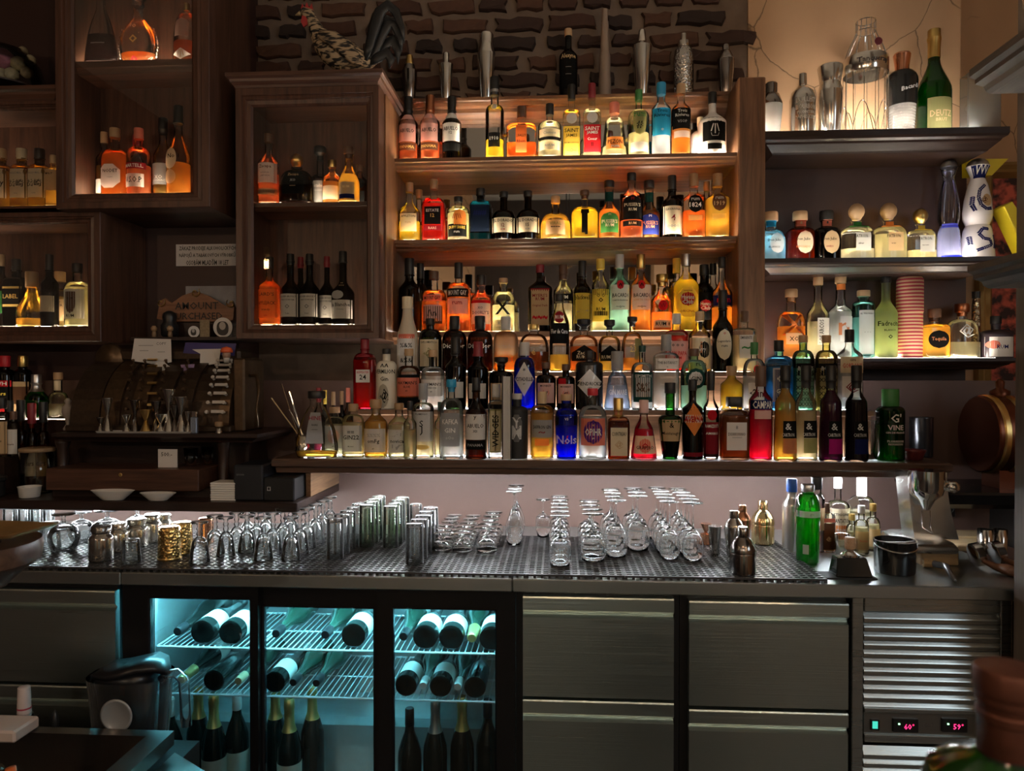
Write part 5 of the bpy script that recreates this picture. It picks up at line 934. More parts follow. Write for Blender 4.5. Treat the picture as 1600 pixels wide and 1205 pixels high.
for i, (px, yt, d_, ds) in enumerate(((454, 397, .0, 'olive calvados bottle with square white label, left of a pair'), (484, 397, -.004, 'olive calvados bottle with square white label, right of a pair'), (511, 401, .03, 'calvados bottle with red capsule behind the pair'), (470, 402, .042, 'red-capsuled bottle mostly hidden between the calvados pair'))):
    B('B1', px, yt, 30 if i < 2 else 24, 'wine', 'calvados_bottle', ds, 'olive', 'dark', .5, 'black' if i < 2 else 'dkred', [lab(.11, .43, .93, 'white', ('ROGER GROULT', .88, .07, K1), ("PAYS D'AUGE", .74, .07, K1), ('o', .45, .2, 'gray'), ('3 ans', .15, .06, K1))], hb=.48, hs=.64, wn=.36, hn=.90, ch=.84, dy=d_)
B('B1', 536, 393, 36, 'wine', 'calvados_bottle', 'olive calvados bottle with a glass seal above its pale label', 'olive', 'dark', .5, 'black', [lab(.08, .33, .93, 'white', ('la Blanche', .75, .2, K1), ('Christian', .5, .08, 'gray')), lab(.34, .46, .55, 'ltgray', shp='oval', cx=-.25)], txt=[('.::.', .55, .05, 'tan', .5)], hb=.42, hs=.60, wn=.32, hn=.86, ch=.84)
for i, (px, ct, ds, gl) in enumerate(((2, 'tan', 'whisky bottle with cream label cut by the picture edge', 'olive'), (34, 'cream', 'whisky bottle with brush-written black characters on cream', 'olive'), (62, 'black', 'whisky bottle with upright brush characters, black cap', 'olive'))):
    B('C1', px, 233, 30, 'squat', 'whisky_bottle', ds, (.42, .36, .16), 'gold', .62, ct, [lab(.16, .64, .93, 'cream', ('SINGLE MALT', .85, .07, 'gray'), ('\u5cb3\u5d0e' if i else 'whisky', .5, .25, K1), ('whisky', .15, .05, 'gray'))], hb=.58, hs=.74, wn=.44, hn=.84, n=3, dr=.9)
B('C1', 84, 243, 24, 'std', 'whisky_bottle', 'whisky bottle with tan label half behind the cabinet frame', 'smoke', 'gold', .3, 'tan', [lab(.3, .7, .9, 'tan', ('MALT', .8, .1, K1))], hb=.7, hs=.78)
B('C2', 50, 425, 44, 'bell', 'liqueur_bottle', 'clear leaning teardrop bottle with brown cap and little gold liquor', 'clear', 'gold', .15, 'wood', hb=.25, hs=.68, wn=.36, hn=.74, gloss=1.5)
B('C2', 70, 398, 26, 'wine', 'wine_bottle', 'black bottle at the back of the lower corner cabinet', 'dark', 'dark', .5, 'black', [lab(.2, .42, .9, 'cream')], dy=.045)
B('C2', 87, 425, 34, 'med', 'whisky_bottle', 'whisky bottle with tan label and a small black figure on its shoulder', 'clear', 'gold', .55, 'cork', [lab(.12, .50, .86, 'tan', ('MONKEY', .86, .1, K1), ('SHOULDER', .72, .1, K1), ('~~', .2, .08, K1)), lab(.56, .68, .3, 'black', shp='oval')], hb=.54, hs=.70, wn=.44, hn=.84, dy=-.012)
B('C2', 121, 412, 37, 'squat', 'whisky_bottle', 'clear bottle with a bearded-face label', 'clear', 'pale', .62, 'black', [lab(.12, .58, .9, 'ltgray', ('RUM', .1, .1, K1)), lab(.2, .54, .42, 'brown', ('- -', .7, .1, K1), shp='shield')], hb=.58, hs=.72, wn=.36, hn=.88)
B('C2', 26, 405, 34, 'sq', 'whisky_bottle', 'dark square whisky bottle with a slanted black and gold label', 'brown', 'dark', .6, 'black', [lab(.35, .55, .95, 'black', ('LABEL', .5, .3, 'gold')), lab(.56, .59, .95, 'gold'), lab(.3, .335, .95, 'gold')], dy=.015, hb=.62, hs=.74)
B('C2', 2, 398, 30, 'std', 'whisky_bottle', 'dark bottle with green label at the picture edge', 'brown', 'dark', .6, 'tan', [lab(.2, .5, .9, 'green')], dy=-.005)

# ================================================================== bar mats and glassware
ZM = ZC+.012
def onplane(px, py, z):
    d = FWD + RGT*((px-800)/FPX) + UPV*((602.5-py)/FPX); t = (z-CAMZ)/d.z
    return Vector((d.x*t, d.y*t, z))
MW = .268; mx1 = XP(1289, 2.03, ZM); mats_x = []
mb = MB(); nx_, ny_ = 13, 25; MD = .49
for i in range(nx_+1):
    x = .003+(MW-.006)*i/nx_; mb.box(x-.0032, x+.0032, 0, MD, .004, .0105)
for j in range(ny_+1):
    y = .003+(MD-.006)*j/ny_; mb.box(.0, MW, y-.0036, y+.0036, .006, .0115)
for i in range(nx_+1):
    for j in (0, 8, 16, 25):
        x = .003+(MW-.006)*i/nx_; y = .003+(MD-.006)*j/ny_; mb.box(x-.0035, x+.0035, y-.003, y+.003, 0, .006)
M_MAT = plain((.045, .045, .047), .32, name='bar_mat_plastic')
mat0 = None
names = ['rightmost, ending by the green bottle', 'second from the right, under the dark shaker', 'third from the right, under the tulip glasses', 'fourth from the right, under the wine glasses', 'fifth from the right, beside the coupes', 'sixth from the right, under the coupes', 'seventh from the right, under the highballs', 'eighth from the right, under the gold cups', 'leftmost, under the snifters']
for i in range(9):
    x = mx1-MW*(i+1)-.0012*i
    if mat0 is None:
        mat0 = mb.build('bar_mat', M_MAT); o = mat0
    else: o = mat0.copy(); COL.objects.link(o)
    o.location = (x, 2.012, ZC); tag(o, 'black slotted bar mat, '+names[i], 'mat', 'black slotted bar mats along the worktop')
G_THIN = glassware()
G_CLEAR = real_glass((.98, .99, .99), 0, 1.45)
def stem_profile(kind, R, H):
    """upside-down glass, rim at z=0; returns closed wall profile from the inside top down to the rim and out again"""
    t = .0011
    if kind == 'coupe':  out = [(1, 0), (1.02, .12), (1.0, .26), (.85, .40), (.5, .50), (.16, .55), (.07, .60), (.06, .88), (.10, .95), (.9, .985), (.92, 1.0), (.0, 1.0)]; d = .50
    elif kind == 'wine': out = [(.86, 0), (.95, .12), (1.0, .26), (.97, .36), (.82, .45), (.5, .52), (.18, .56), (.07, .60), (.065, .92), (.12, .97), (.84, .99), (.85, 1.0), (.0, 1.0)]; d = .52
    elif kind == 'tulip': out = [(.78, 0), (.95, .12), (1.0, .22), (.93, .32), (.7, .42), (.42, .49), (.16, .54), (.08, .58), (.07, .93), (.14, .97), (.92, .99), (.93, 1.0), (.0, 1.0)]; d = .50
    elif kind == 'flute': out = [(.72, 0), (.95, .15), (1.0, .26), (.9, .38), (.62, .52), (.34, .62), (.16, .68), (.10, .74), (.09, .93), (.2, .97), (.88, .99), (.9, 1.0), (.0, 1.0)]; d = .64
    elif kind == 'snifter': out = [(.66, 0), (.86, .14), (1.0, .34), (.98, .48), (.8, .62), (.45, .72), (.16, .76), (.12, .80), (.12, .93), (.2, .95), (.72, .98), (.73, 1.0), (.0, 1.0)]; d = .70
    elif kind == 'sour': out = [(1.0, 0), (.97, .04), (.84, .30), (.68, .52), (.4, .60), (.22, .64), (.30, .70), (.20, .76), (.30, .82), (.2, .88), (.28, .93), (.78, .965), (.8, 1.0), (.0, 1.0)]; d = .55
    elif kind == 'port': out = [(.75, 0), (.95, .2), (1.0, .4), (.9, .52), (.5, .60), (.16, .63), (.1, .68), (.1, .93), (.2, .96), (.95, .985), (.96, 1.0), (.0, 1.0)]; d = .58
    pr = [(r*R, v*H) for r, v in out]
    inner = [(max(.0006, r-t), v) for r, v in pr if v < d*H-.004]
    inner = [(.0006, d*H-.003)] + [(max(.0006, (interp_r(out, d*.93))*R*.6-t), d*H-.006)] + list(reversed(inner))
    return inner + pr
def interp_r(pr, v):
    for (r0, v0), (r1, v1) in zip(pr, pr[1:]):
        if v0 <= v <= v1: return r0+(r1-r0)*((v-v0)/(v1-v0) if v1 > v0 else 0)
    return pr[-1][0]
def tumbler_profile(R, H, taper=.92, base=.008, t=.0016):
    """upside-down straight glass"""
    r1 = R*taper
    return [(.0006, H-base-.001), (r1*.86-t, H-base-.002), (r1-t-.001, H-base-.007), (R-t, .001), (R-t*.5, 0), (R, .001), (r1, H-.006), (r1*.96, H-.001), (r1*.9, H), (.0006, H)]
def column(px, py, n, pitch, kind, w_, ytop, label, group, nm='wine_glass', cat='glass', mat=None, jit=.002):
    base = onplane(px, py, ZM)
    Yb = base.y + w_*.5*MPP(px, base.y)*.0
    R = w_*.5*MPP(px, Yb); H = ZP(px, ytop, Yb)-ZM
    pr = stem_profile(kind, R, H) if kind not in ('high', 'rib', 'tumb') else tumbler_profile(R, H, .90 if kind == 'high' else (.95 if kind == 'rib' else .82))
    seg = 24 if kind != 'rib' else 28
    first = None
    ordn = ['nearest', 'second', 'third', 'fourth', 'fifth', 'sixth', 'seventh']
    for i in range(n):
        lb = label if n == 1 else label+', '+ordn[i]+(' of its row' if i == 0 else ' in its row')
        if first is None:
            m = MB().lathe(pr, seg, cap0=True, cap1=True)
            if kind == 'rib':   # pressed ribs
                vs = []
                for q, (x, y, z) in enumerate(m.v):
                    k = 1+(.035 if (q % seg) % 2 else -.0)*(1 if .1*H < z < .8*H and q//seg >= 5 else 0); vs.append((x*k, y*k, z))
                m.v = vs
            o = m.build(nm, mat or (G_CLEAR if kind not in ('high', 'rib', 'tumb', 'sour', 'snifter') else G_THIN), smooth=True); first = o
            if kind not in ('coupe', 'wine', 'tulip', 'flute', 'snifter', 'sour', 'port'): smooth_by_angle(o, 50)
        else: o = first.copy(); COL.objects.link(o)
        o.location = (base.x+random.uniform(-jit, jit), Yb+i*pitch, ZM-.0003); tag(o, lb, cat, group)
    return first
g = 'upturned coupes in three rows'
column(689, 858, 6, .060, 'coupe', 31, 833, 'upturned coupe glass, left row of coupes', g, 'coupe_glass')
column(722, 860, 6, .060, 'coupe', 31, 834, 'upturned coupe glass, middle row of coupes', g, 'coupe_glass')
column(761, 860, 5, .064, 'coupe', 33, 824, 'upturned coupe glass, right row of coupes', g, 'coupe_glass')
column(803, 850, 3, .062, 'flute', 29, 767, 'tall upturned sparkling-wine tulip right of the coupes', 'tall sparkling-wine glasses', 'flute_glass')
column(849, 838, 1, .05, 'port', 24, 780, 'small upturned port glass standing alone by the brown wall', None, 'port_glass')
column(875, 882, 6, .068, 'wine', 36, 805, 'upturned wine glass, row nearest the small port glass', 'upturned wine glasses')
column(926, 874, 4, .074, 'wine', 41, 802, 'upturned wide wine glass, middle row', 'upturned wine glasses')
column(962, 868, 4, .070, 'wine', 36, 781, 'tall upturned wine glass, left of the two tall rows', 'tall upturned wine glasses')
column(997, 858, 3, .074, 'wine', 37, 774, 'tall upturned wine glass, right of the two tall rows', 'tall upturned wine glasses')
column(1046, 872, 5, .068, 'tulip', 33, 783, 'upturned tulip glass, left row of tulips', 'upturned tulip glasses')
column(1082, 874, 5, .068, 'tulip', 34, 785, 'upturned tulip glass, right row of tulips', 'upturned tulip glasses')
column(311, 878, 2, .10, 'sour', 33, 815, 'small upturned stemmed glass beside the gold cups', 'small upturned stemmed glasses', 'sour_glass')
column(354, 868, 3, .075, 'sour', 30, 808, 'small upturned stemmed glass, second row from the gold cups', 'small upturned stemmed glasses', 'sour_glass')
column(386, 862, 3, .075, 'sour', 29, 806, 'small upturned stemmed glass, third row from the gold cups', 'small upturned stemmed glasses', 'sour_glass')
column(412, 874, 4, .075, 'sour', 31, 808, 'small upturned stemmed glass, fourth row from the gold cups', 'small upturned stemmed glasses', 'sour_glass')
column(454, 874, 6, .075, 'sour', 31, 808, 'small upturned stemmed glass, row nearest the ribbed tumblers', 'small upturned stemmed glasses', 'sour_glass')
column(524, 872, 5, .066, 'rib', 27, 810, 'ribbed upturned tumbler', 'ribbed upturned tumblers', 'ribbed_tumbler')
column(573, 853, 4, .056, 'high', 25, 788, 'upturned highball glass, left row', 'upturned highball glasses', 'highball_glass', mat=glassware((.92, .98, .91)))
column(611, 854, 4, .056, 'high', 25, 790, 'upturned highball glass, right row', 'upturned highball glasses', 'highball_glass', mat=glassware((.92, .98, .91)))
column(648, 880, 5, .068, 'high', 29, 818, 'upturned long-drink glass left of the coupes', 'upturned long-drink glasses', 'highball_glass')
column(649, 838, 1, .06, 'high', 21, 787, 'narrow upturned highball behind the long-drink glasses', None, 'highball_glass')
column(77, 856, 1, .06, 'tumb', 33, 815, 'upturned tumbler at the left end of the mats', None, 'tumbler')
column(99, 861, 1, .06, 'snifter', 47, 803, 'upturned brandy snifter nearest the wooden tray', None, 'snifter_glass')
column(127, 847, 1, .06, 'snifter', 40, 800, 'upturned brandy snifter behind the nearest one', None, 'snifter_glass')
column(167, 849, 1, .06, 'snifter', 50, 797, 'upturned brandy snifter behind the smoked jar', None, 'snifter_glass')
column(214, 836, 1, .06, 'snifter', 40, 795, 'upturned brandy snifter farthest along the board', None, 'snifter_glass')
column(205, 878, 1, .06, 'tumb', 30, 842, 'small upturned tumbler between smoked jar and gold cups', None, 'tumbler')
for px, n in ((14, 3), (38, 3), (58, 2)):
    column(px, 838, n, .06, 'high', 18, 780, 'frosted highball under the dark board, %s' % {14: 'by the picture edge', 38: 'middle row', 58: 'right row'}[px], 'highballs at the far left', 'highball_glass')
# smoked jars, gold cups
SM = [plain((.42, .40, .37), .14, .9, name='smoked_mirror_glass'), plain((.58, .55, .48), .16, .85, name='smoked_mirror_glass')]
for i, (px, py, yt, w_, ds) in enumerate(((158, 875, 821, 36, 'dark smoked metal jar with lid nearest the edge'), (185, 861, 817, 30, 'smoked metal jar behind the darkest jar'), (214, 853, 810, 33, 'smoked metal jar, third along'), (238, 846, 803, 29, 'smoked metal jar, fourth along'), (256, 841, 803, 27, 'smoked metal jar, farthest back'))):
    b = onplane(px, py, ZM); R = w_*.5*MPP(px, b.y); H = ZP(px, yt, b.y)-ZM
    t = thing('smoked_jar', ds, 'jar', (b.x, b.y, ZM-.0003), 'smoked metal jars on the mats', absolute=False)
    MB().lathe([(.94*R, 0), (R, .004), (R, H*.62), (.95*R, H*.68), (.78*R, H*.74), (.72*R, H*.76), (.72*R, H*.82)], 22).build('jar_body', SM[0 if i == 0 else 1], t, True)
    smooth_by_angle(MB().lathe([(.76*R, H*.815), (.84*R, H*.82), (.84*R, H*.96), (.74*R, H)], 20).build('lid', plain((.2, .19, .18), .2, .9, name='jar_lid') if i == 0 else SM[1], t), 40)
def hammered(name='hammered_gold', col=(.83, .55, .2)):
    m, nt, out = nodes_of(name); b = N(nt, 'ShaderNodeBsdfPrincipled'); nt.links.new(b.outputs[0], out.inputs[0])
    b.inputs['Metallic'].default_value = 1; b.inputs['Base Color'].default_value = rgba(col); b.inputs['Roughness'].default_value = .18
    v = N(nt, 'ShaderNodeTexVoronoi'); v.inputs['Scale'].default_value = 130; tc = N(nt, 'ShaderNodeTexCoord'); nt.links.new(tc.outputs['Object'], v.inputs['Vector'])
    bp = N(nt, 'ShaderNodeBump'); bp.inputs['Strength'].default_value = .8; bp.inputs['Distance'].default_value = .003; nt.links.new(v.outputs['Distance'], bp.inputs['Height']); nt.links.new(bp.outputs[0], b.inputs['Normal'])
    return m
HG = hammered()
for i, (px, py, yt, w_, ds) in enumerate(((265, 873, 823, 35, 'hammered gold julep cup standing in front'), (284, 864, 816, 33, 'hammered gold julep cup standing behind'), (322, 848, 809, 24, 'copper cup behind the small stemmed glasses'))):
    b = onplane(px, py, ZM); R = w_*.5*MPP(px, b.y); H = ZP(px, yt, b.y)-ZM
    t = thing('julep_cup', ds, 'cup', (b.x, b.y, ZM-.0003), absolute=False)
    MB().lathe([(.98*R, 0), (R, .002), (R*.98, H*.3), (R*.93, H*.85), (R*.92, H-.004), (R*.86, H)], 28).build('cup_body', HG if i < 2 else M_COPPER, t, True)
    smooth_by_angle(MB().lathe([(R*1.0, .0), (R*1.03, .002), (R*1.03, .005), (R, .007)], 28, cap0=False, cap1=False).build('rim', M_GOLD if i < 2 else M_COPPER, t), 60)
# ------------------------------------------------------------------ cocktail shakers
def shaker(px, Y, z0, yt, w_, prof, mats, label, nm='cocktail_shaker', seg=24, cat='shaker', names=('cup', 'strainer', 'cap'), n=2, dr=1):
    """prof: list of sections, each [(r, v)]"""
    X = XP(px, Y, z0+.1); R = w_*.5*MPP(px, Y); H = ZP(px, yt, Y)-z0
    t = thing(nm, label, cat, (X, Y, z0), absolute=False)
    for i, s in enumerate(prof):
        smooth_by_angle(MB().lathe([(r*R, v*H) for r, v in s], seg, n=n, dr=dr).build(names[i], mats[i], t), 35)
    t['_r'] = R; t['_h'] = H; return t
COB = [[(.62, 0), (.66, .01), (.85, .34), (1, .62), (1, .66)], [(1.0, .66), (1.02, .67), (1.0, .70), (.78, .78), (.52, .84), (.5, .85)], [(.48, .85), (.5, .86), (.44, .99), (.36, 1)]]
DRK = plain((.30, .27, .25), .16, 1, name='dark_nickel'); SIL = plain((.72, .69, .64), .16, 1, name='bright_nickel'); GLD = plain((.80, .62, .33), .16, 1, name='gold_plate')
def sh_ct(px, py, yt, w_, prof, mats, label, **k):
    b = onplane(px, py, ZM); return shaker(px, b.y, ZM-.0003, yt, w_, prof, mats, label, **k)
DUMPY = [[(.9, 0), (.98, .02), (1, .40), (.96, .45)], [(.97, .45), (1.02, .46), (1.02, .52), (.92, .62), (.62, .74), (.44, .78)], [(.42, .78), (.44, .80), (.42, .97), (.34, 1)]]
sh_ct(1161, 896, 823, 39, DUMPY, (DRK, DRK, DRK), 'dark nickel cocktail shaker standing foremost on the mats')
sh_ct(1147, 876, 798, 30, COB, (SIL, SIL, SIL), 'tall silver cocktail shaker just behind the dark one')
sh_ct(1160, 860, 789, 26, COB, (M_COPPER, M_COPPER, M_COPPER), 'copper cocktail shaker behind the silver one')
sh_ct(1192, 849, 782, 35, DUMPY, (GLD, GLD, GLD), 'gold cocktail shaker standing apart by the wall')
sh_ct(1117, 868, 822, 20, [[(.72, 0), (.75, .02), (1, .98), (1.03, 1)]], (SIL,), 'small plain steel shaker tin', nm='shaker_tin', cat='tin')
sh_ct(1103, 850, 818, 17, [[(1, 0), (1, .5), (.3, .55), (.3, .58), (1, .98), (1.02, 1)]], (M_COPPER,), 'small copper jigger by the tulip glasses', nm='jigger', cat='jigger')
# on the crown of the mirror shelving
z4 = zS['S4']+.0004
STL = SIL
shaker(697, 2.915, z4, 83, 23, [[(.6, 0), (.64, .02), (1, .74), (1, .76)], [(.98, .76), (.5, .78), (.42, .79)], [(.4, .79), (.44, .98), (.36, 1)]], (STL, STL, STL), 'small silver shaker with straight knob cap on the crown')
shaker(760, 2.915, z4, 53, 29, [[(.62, 0), (.66, .02), (.98, .62), (1, .70)], [(1, .70), (.86, .76), (.72, .84)], [(.72, .84), (.80, .97), (.7, 1)]], (STL, STL, STL), 'tall silver shaker with rounded top on the crown')
shaker(1003, 2.915, z4, 47, 30, [[(.6, 0), (.64, .02), (1, .72), (1, .76)], [(.98, .76), (.6, .80), (.5, .82)], [(.48, .82), (.34, .98), (.28, 1)]], (STL, STL, STL), 'tapered silver shaker with conical cap on the crown')
shaker(640, 2.915, z4, 87, 24, [[(.5, 0), (.7, .1), (1, .5), (1, .68)], [(1, .68), (.8, .74), (.7, .8)], [(.5, .8), (.5, .86), (.4, 1)]], (DRK, DRK, M_GOLD), 'dark glass shaker with gold knob at the left of the crown')
shaker(1134, 2.915, z4, 70, 26, [[(.6, 0), (.7, .05), (1, .55), (1, .70)], [(1.03, .70), (1, .72), (.6, .86), (.5, .88)], [(.42, .88), (.44, .98), (.36, 1)]], (DRK, DRK, DRK), 'dark dented shaker at the right of the crown')
shaker(945, 2.915, z4, 15, 20, [[(1, 0), (1, .02), (.96, .24)], [(.9, .24), (.86, .48), (.7, .52)], [(.72, .52), (.58, .86), (.46, .88), (.46, 1)]], (plain((.32, .24, .19), .35, .3, name='pale_muddler'),)*3, 'tall slim pale muddler standing on the crown', nm='muddler', cat='muddler', names=('foot', 'shaft', 'handle'))
siphon = shaker(1068, 2.915, z4, 53, 31, [[(.9, 0), (1, .03), (1, .62), (.86, .74), (.58, .79)], [(.56, .79), (.58, .8), (.56, .88), (.3, .9)], [(.28, .9), (.28, 1)]], (hammered('silver_mesh', (.5, .48, .46)), SIL, SIL), 'mesh-covered soda siphon bottle on the crown', nm='soda_siphon', cat='siphon', names=('bottle', 'collar', 'nozzle'))
# on the topmost dark shelf
zr = zS['R1']; YR = 2.865
GLOW = glassy((.95, .95, .93), 1.6, .65)
shaker(1205, YR, zr, 130, 34, [[(.62, 0), (.7, .02), (.98, .52), (1, .62)], [(1.0, .62), (.98, .66), (.70, .80), (.56, .82)], [(.54, .82), (.56, .98), (.48, 1)]], (GLOW, DRK, DRK), 'small shaker with glowing clear cup and dark lid', names=('glass_cup', 'lid', 'cap'))
fl = shaker(1254, YR, zr, 115, 39, [[(.92, 0), (1, .03), (1, .62), (.86, .72), (.4, .80), (.3, .82)], [(.3, .82), (.32, .84), (.3, .99), (.24, 1)]], (SIL, SIL), 'silver flask-shaped bottle shaker with embossed lettering', names=('flask', 'cap'))
for s, v, h in (('BULLEIT', .56, .07), ('BOURBON', .46, .07), ('FRONTIER', .38, .04), ('WHISKEY', .31, .05)):
    vs, fs, dim = text_geo(s, .012); H_ = fl['_h']; R_ = fl['_r']; kk = h*H_/dim[1]; kx = min(kk, 1.5*R_/dim[0])
    obj('lettering', [(a*kx, -math.sqrt(max(0, R_*R_-(a*kx)**2))-.001, v*H_+b*kk) for a, b in vs], fs, plain((.8, .78, .75), .3, 1, name='embossing'), fl)
shaker(1297, YR, zr, 104, 38, [[(.72, 0), (.8, .02), (1, .55), (1, .66)], [(1, .66), (.82, .74), (.80, .78)], [(.82, .78), (1.0, .98), (.94, 1)]], (SIL, SIL, SIL), 'tall waisted silver shaker between flask and wire bottle')
bk = shaker(1409, YR, zr, 84, 46, [[(.68, 0), (.74, .02), (.9, .38)], [(.92, .38), (1, .66), (.98, .70), (.9, .74), (.7, .78)], [(.46, .78), (.44, .84), (.56, .98), (.5, 1)]], (glassy((.93, .93, .92), 2.0, .6), plain((.012, .012, .012), .2), M_COPPER), 'black and clear ribbed shaker with copper cap', names=('glass_cup', 'sleeve', 'cap'))
for i in range(11):
    v = .03+i*.032; r = (.74+.16*v/.38)*bk['_r']
    MB().lathe([(r*1.0, v*bk['_h']-.002), (r*1.035, v*bk['_h']), (r*1.0, v*bk['_h']+.002)], 24, cap0=False, cap1=False).build('rib', glassy((.95, .95, .95), 3.0), bk, True)
flat = text_geo('Bacardi', .012); H_ = bk['_h']; R_ = bk['_r']
obj('lettering', [(a*.022+.008, -math.sqrt(max(0, (R_*.99)**2-(a*.022+.008)**2))-.001, .56*H_+b*.022+a*.006) for a, b in flat[0]], flat[1], plain((.7, .68, .66), .4), bk)
# wire bottle sculpture
X = XP(1352, YR, zr); H = ZP(1352, 32, YR)-zr; R = 32*MPP(1352, YR)
wbt = thing('wire_bottle', 'bottle-shaped chrome wire cage with a steel lettered collar', 'display stand', (X, YR, zr), absolute=False)
prf = [(1, 0), (1, .56), (.98, .66), (.8, .76), (.52, .86), (.44, .90), (.44, .995)]
for i in range(12):
    a = i*math.pi/6+.2
    MB().tube([(r*R*math.cos(a), r*R*math.sin(a), max(.002, v*H)) for r, v in prf], .0016, 5).build('wire', M_CHROME, wbt)
for i in range(6):
    a = i*math.pi/3
    MB().tube([(R*math.cos(a+.52*(q/8-1)), R*math.sin(a+.52*(q/8-1)), .003+H*.28*math.sin(math.pi*q/16)) for q in range(17)], .0015, 5).build('wire', M_CHROME, wbt)
for v, r in ((.0, 1.0), (.985, .44), (.90, .45)):
    MB().tube([(r*R*math.cos(q*math.pi/12), r*R*math.sin(q*math.pi/12), v*H+.002) for q in range(25)], .0018, 5, False).build('ring', M_CHROME, wbt)
col_ = MB().lathe([(R*1.01, .54*H), (R*1.03, .545*H), (R*1.03, .67*H), (R*1.0, .68*H)], 28, cap0=False, cap1=False).build('collar', SIL, wbt, True)
tv = text_geo('Tanqueray', .012)
obj('lettering', [(a*.026, -math.sqrt(max(0, (R*1.03)**2-(a*.026)**2))-.001, .61*H+b*.026) for a, b in tv[0]], tv[1], plain((.05, .04, .04), .4), col_)
MB().lathe([(.001, -.001), (.014, 0), (.014, .003), (.001, .004)], 18).build('wax_seal', plain((.16, .02, .03), .4), wbt).matrix_basis = Matrix.Translation((.018, -R*.86, .76*H)) @ Matrix.Rotation(math.pi/2, 4, 'X')
B('R1', 1459, 47, 50, 'burg', 'champagne_bottle', 'big green champagne bottle with gold foil and grey label', (.06, .26, .04), 'green', .5, 'gold', [lab(.05, .34, .72, 'olive', ('DEUTZ', .5, .2, 'tan'), ('BRUT', .3, .1, 'tan'))], hb=.42, hs=.72, wn=.34, hn=.92, ch=.74, gtrans=.2)
# acrylic display block
ac = thing('acrylic_block', 'clear acrylic display block holding two small glass balls', 'display', (XP(1530, YR), YR, zr))
G_AC = glassy((.93, .97, .98), 2.4, .3)
box('base', XP(1506, 2.80), XP(1574, 2.80), 2.80, 2.94, zr, zr+.014, G_AC, ac, .003)
box('block', XP(1509, 2.84), XP(1562, 2.84), 2.84, 2.90, zr+.014, ZP(1530, 112, 2.84), G_AC, ac, .004)
for px, py, q in ((1521, 166, .016), (1541, 168, .012)):
    MB().lathe([(max(.0005, q*math.sin(math.pi*i/8)), -q*math.cos(math.pi*i/8)) for i in range(9)], 14, (XP(px, 2.83), 2.872, ZP(px, py, 2.85))).build('ball', glassy((.97, .97, .97), 3, .4), ac, True)
# striped woven tube on the lowest dark shelf
def stripes():
    m, nt, out = nodes_of('woven_pattern'); b = N(nt, 'ShaderNodeBsdfPrincipled'); nt.links.new(b.outputs[0], out.inputs[0]); b.inputs['Roughness'].default_value = .8
    tc = N(nt, 'ShaderNodeTexCoord'); mp = N(nt, 'ShaderNodeMapping'); mp.inputs['Scale'].default_value = (.3, .3, 1); nt.links.new(tc.outputs['Object'], mp.inputs[0])
    wv = N(nt, 'ShaderNodeTexWave', bands_direction='Z'); wv.inputs['Scale'].default_value = 24; wv.inputs['Distortion'].default_value = 1.2; wv.inputs['Detail'].default_value = 0
    nt.links.new(mp.outputs[0], wv.inputs['Vector'])
    cr = N(nt, 'ShaderNodeValToRGB'); cr.color_ramp.interpolation = 'CONSTANT'; cr.color_ramp.elements[0].color = rgba(sr(215, 180, 140)); cr.color_ramp.elements[1].position = .5; cr.color_ramp.elements[1].color = rgba(sr(175, 50, 70))
    nt.links.new(wv.outputs['Fac'], cr.inputs[0]); nt.links.new(cr.outputs[0], b.inputs['Base Color']); return m
ST = stripes(); zt3 = zS['R3']
X = XP(1421, 2.865, zt3); R = 18.5*MPP(1421, 2.865); H = ZP(1421, 433, 2.865)-zt3
tb = thing('striped_tube', 'woven tube with red and cream zigzag stripes', 'tube', (X, 2.865, zt3), absolute=False)
smooth_by_angle(MB().lathe([(.96*R, 0), (R, .004), (R, H*.56)], 24).build('tube_body', ST, tb), 40); smooth_by_angle(MB().lathe([(R*1.0, H*.56), (R*1.05, H*.565), (R*1.04, H*.96), (R*.9, H)], 24).build('lid', ST, tb), 40)
MB().tube([(.023*1.0+.0, 0, .105), (.045, 0, .112), (.056, 0, .10), (.058, 0, .075), (.044, 0, .055)], .0045, 8).build('handle', plain((.02, .015, .02), .3), jug, True)

# ================================================================== lower left: board, till, register
zb0 = ZP(230, 799, 2.27); zb1 = ZP(230, 784, 2.27)
lb_ = thing('side_counter', 'dark wooden counter board carrying the antique cash register', 'counter', (XP(200, 2.4), 2.5, zb0))
cx1 = XP(464, 2.27, 1.07)
bd = box('board', -2.6, cx1, 2.27, YW-.001, zb0, zb1, W_DARK, lb_, .003)
led('under_light', -2.3, cx1-.05, 2.45, zb0-.005, COOL, LED_COUNTER*1.1, bd, .014, .004)
zbs = zL1-.052
box('end_panel', cx1-.016, cx1, 2.40, YW-.001, zb1, zbs, wood((.12, .06, .03), (.30, .17, .09), .4, 'Y'), lb_)
ZT = zb1+.0004
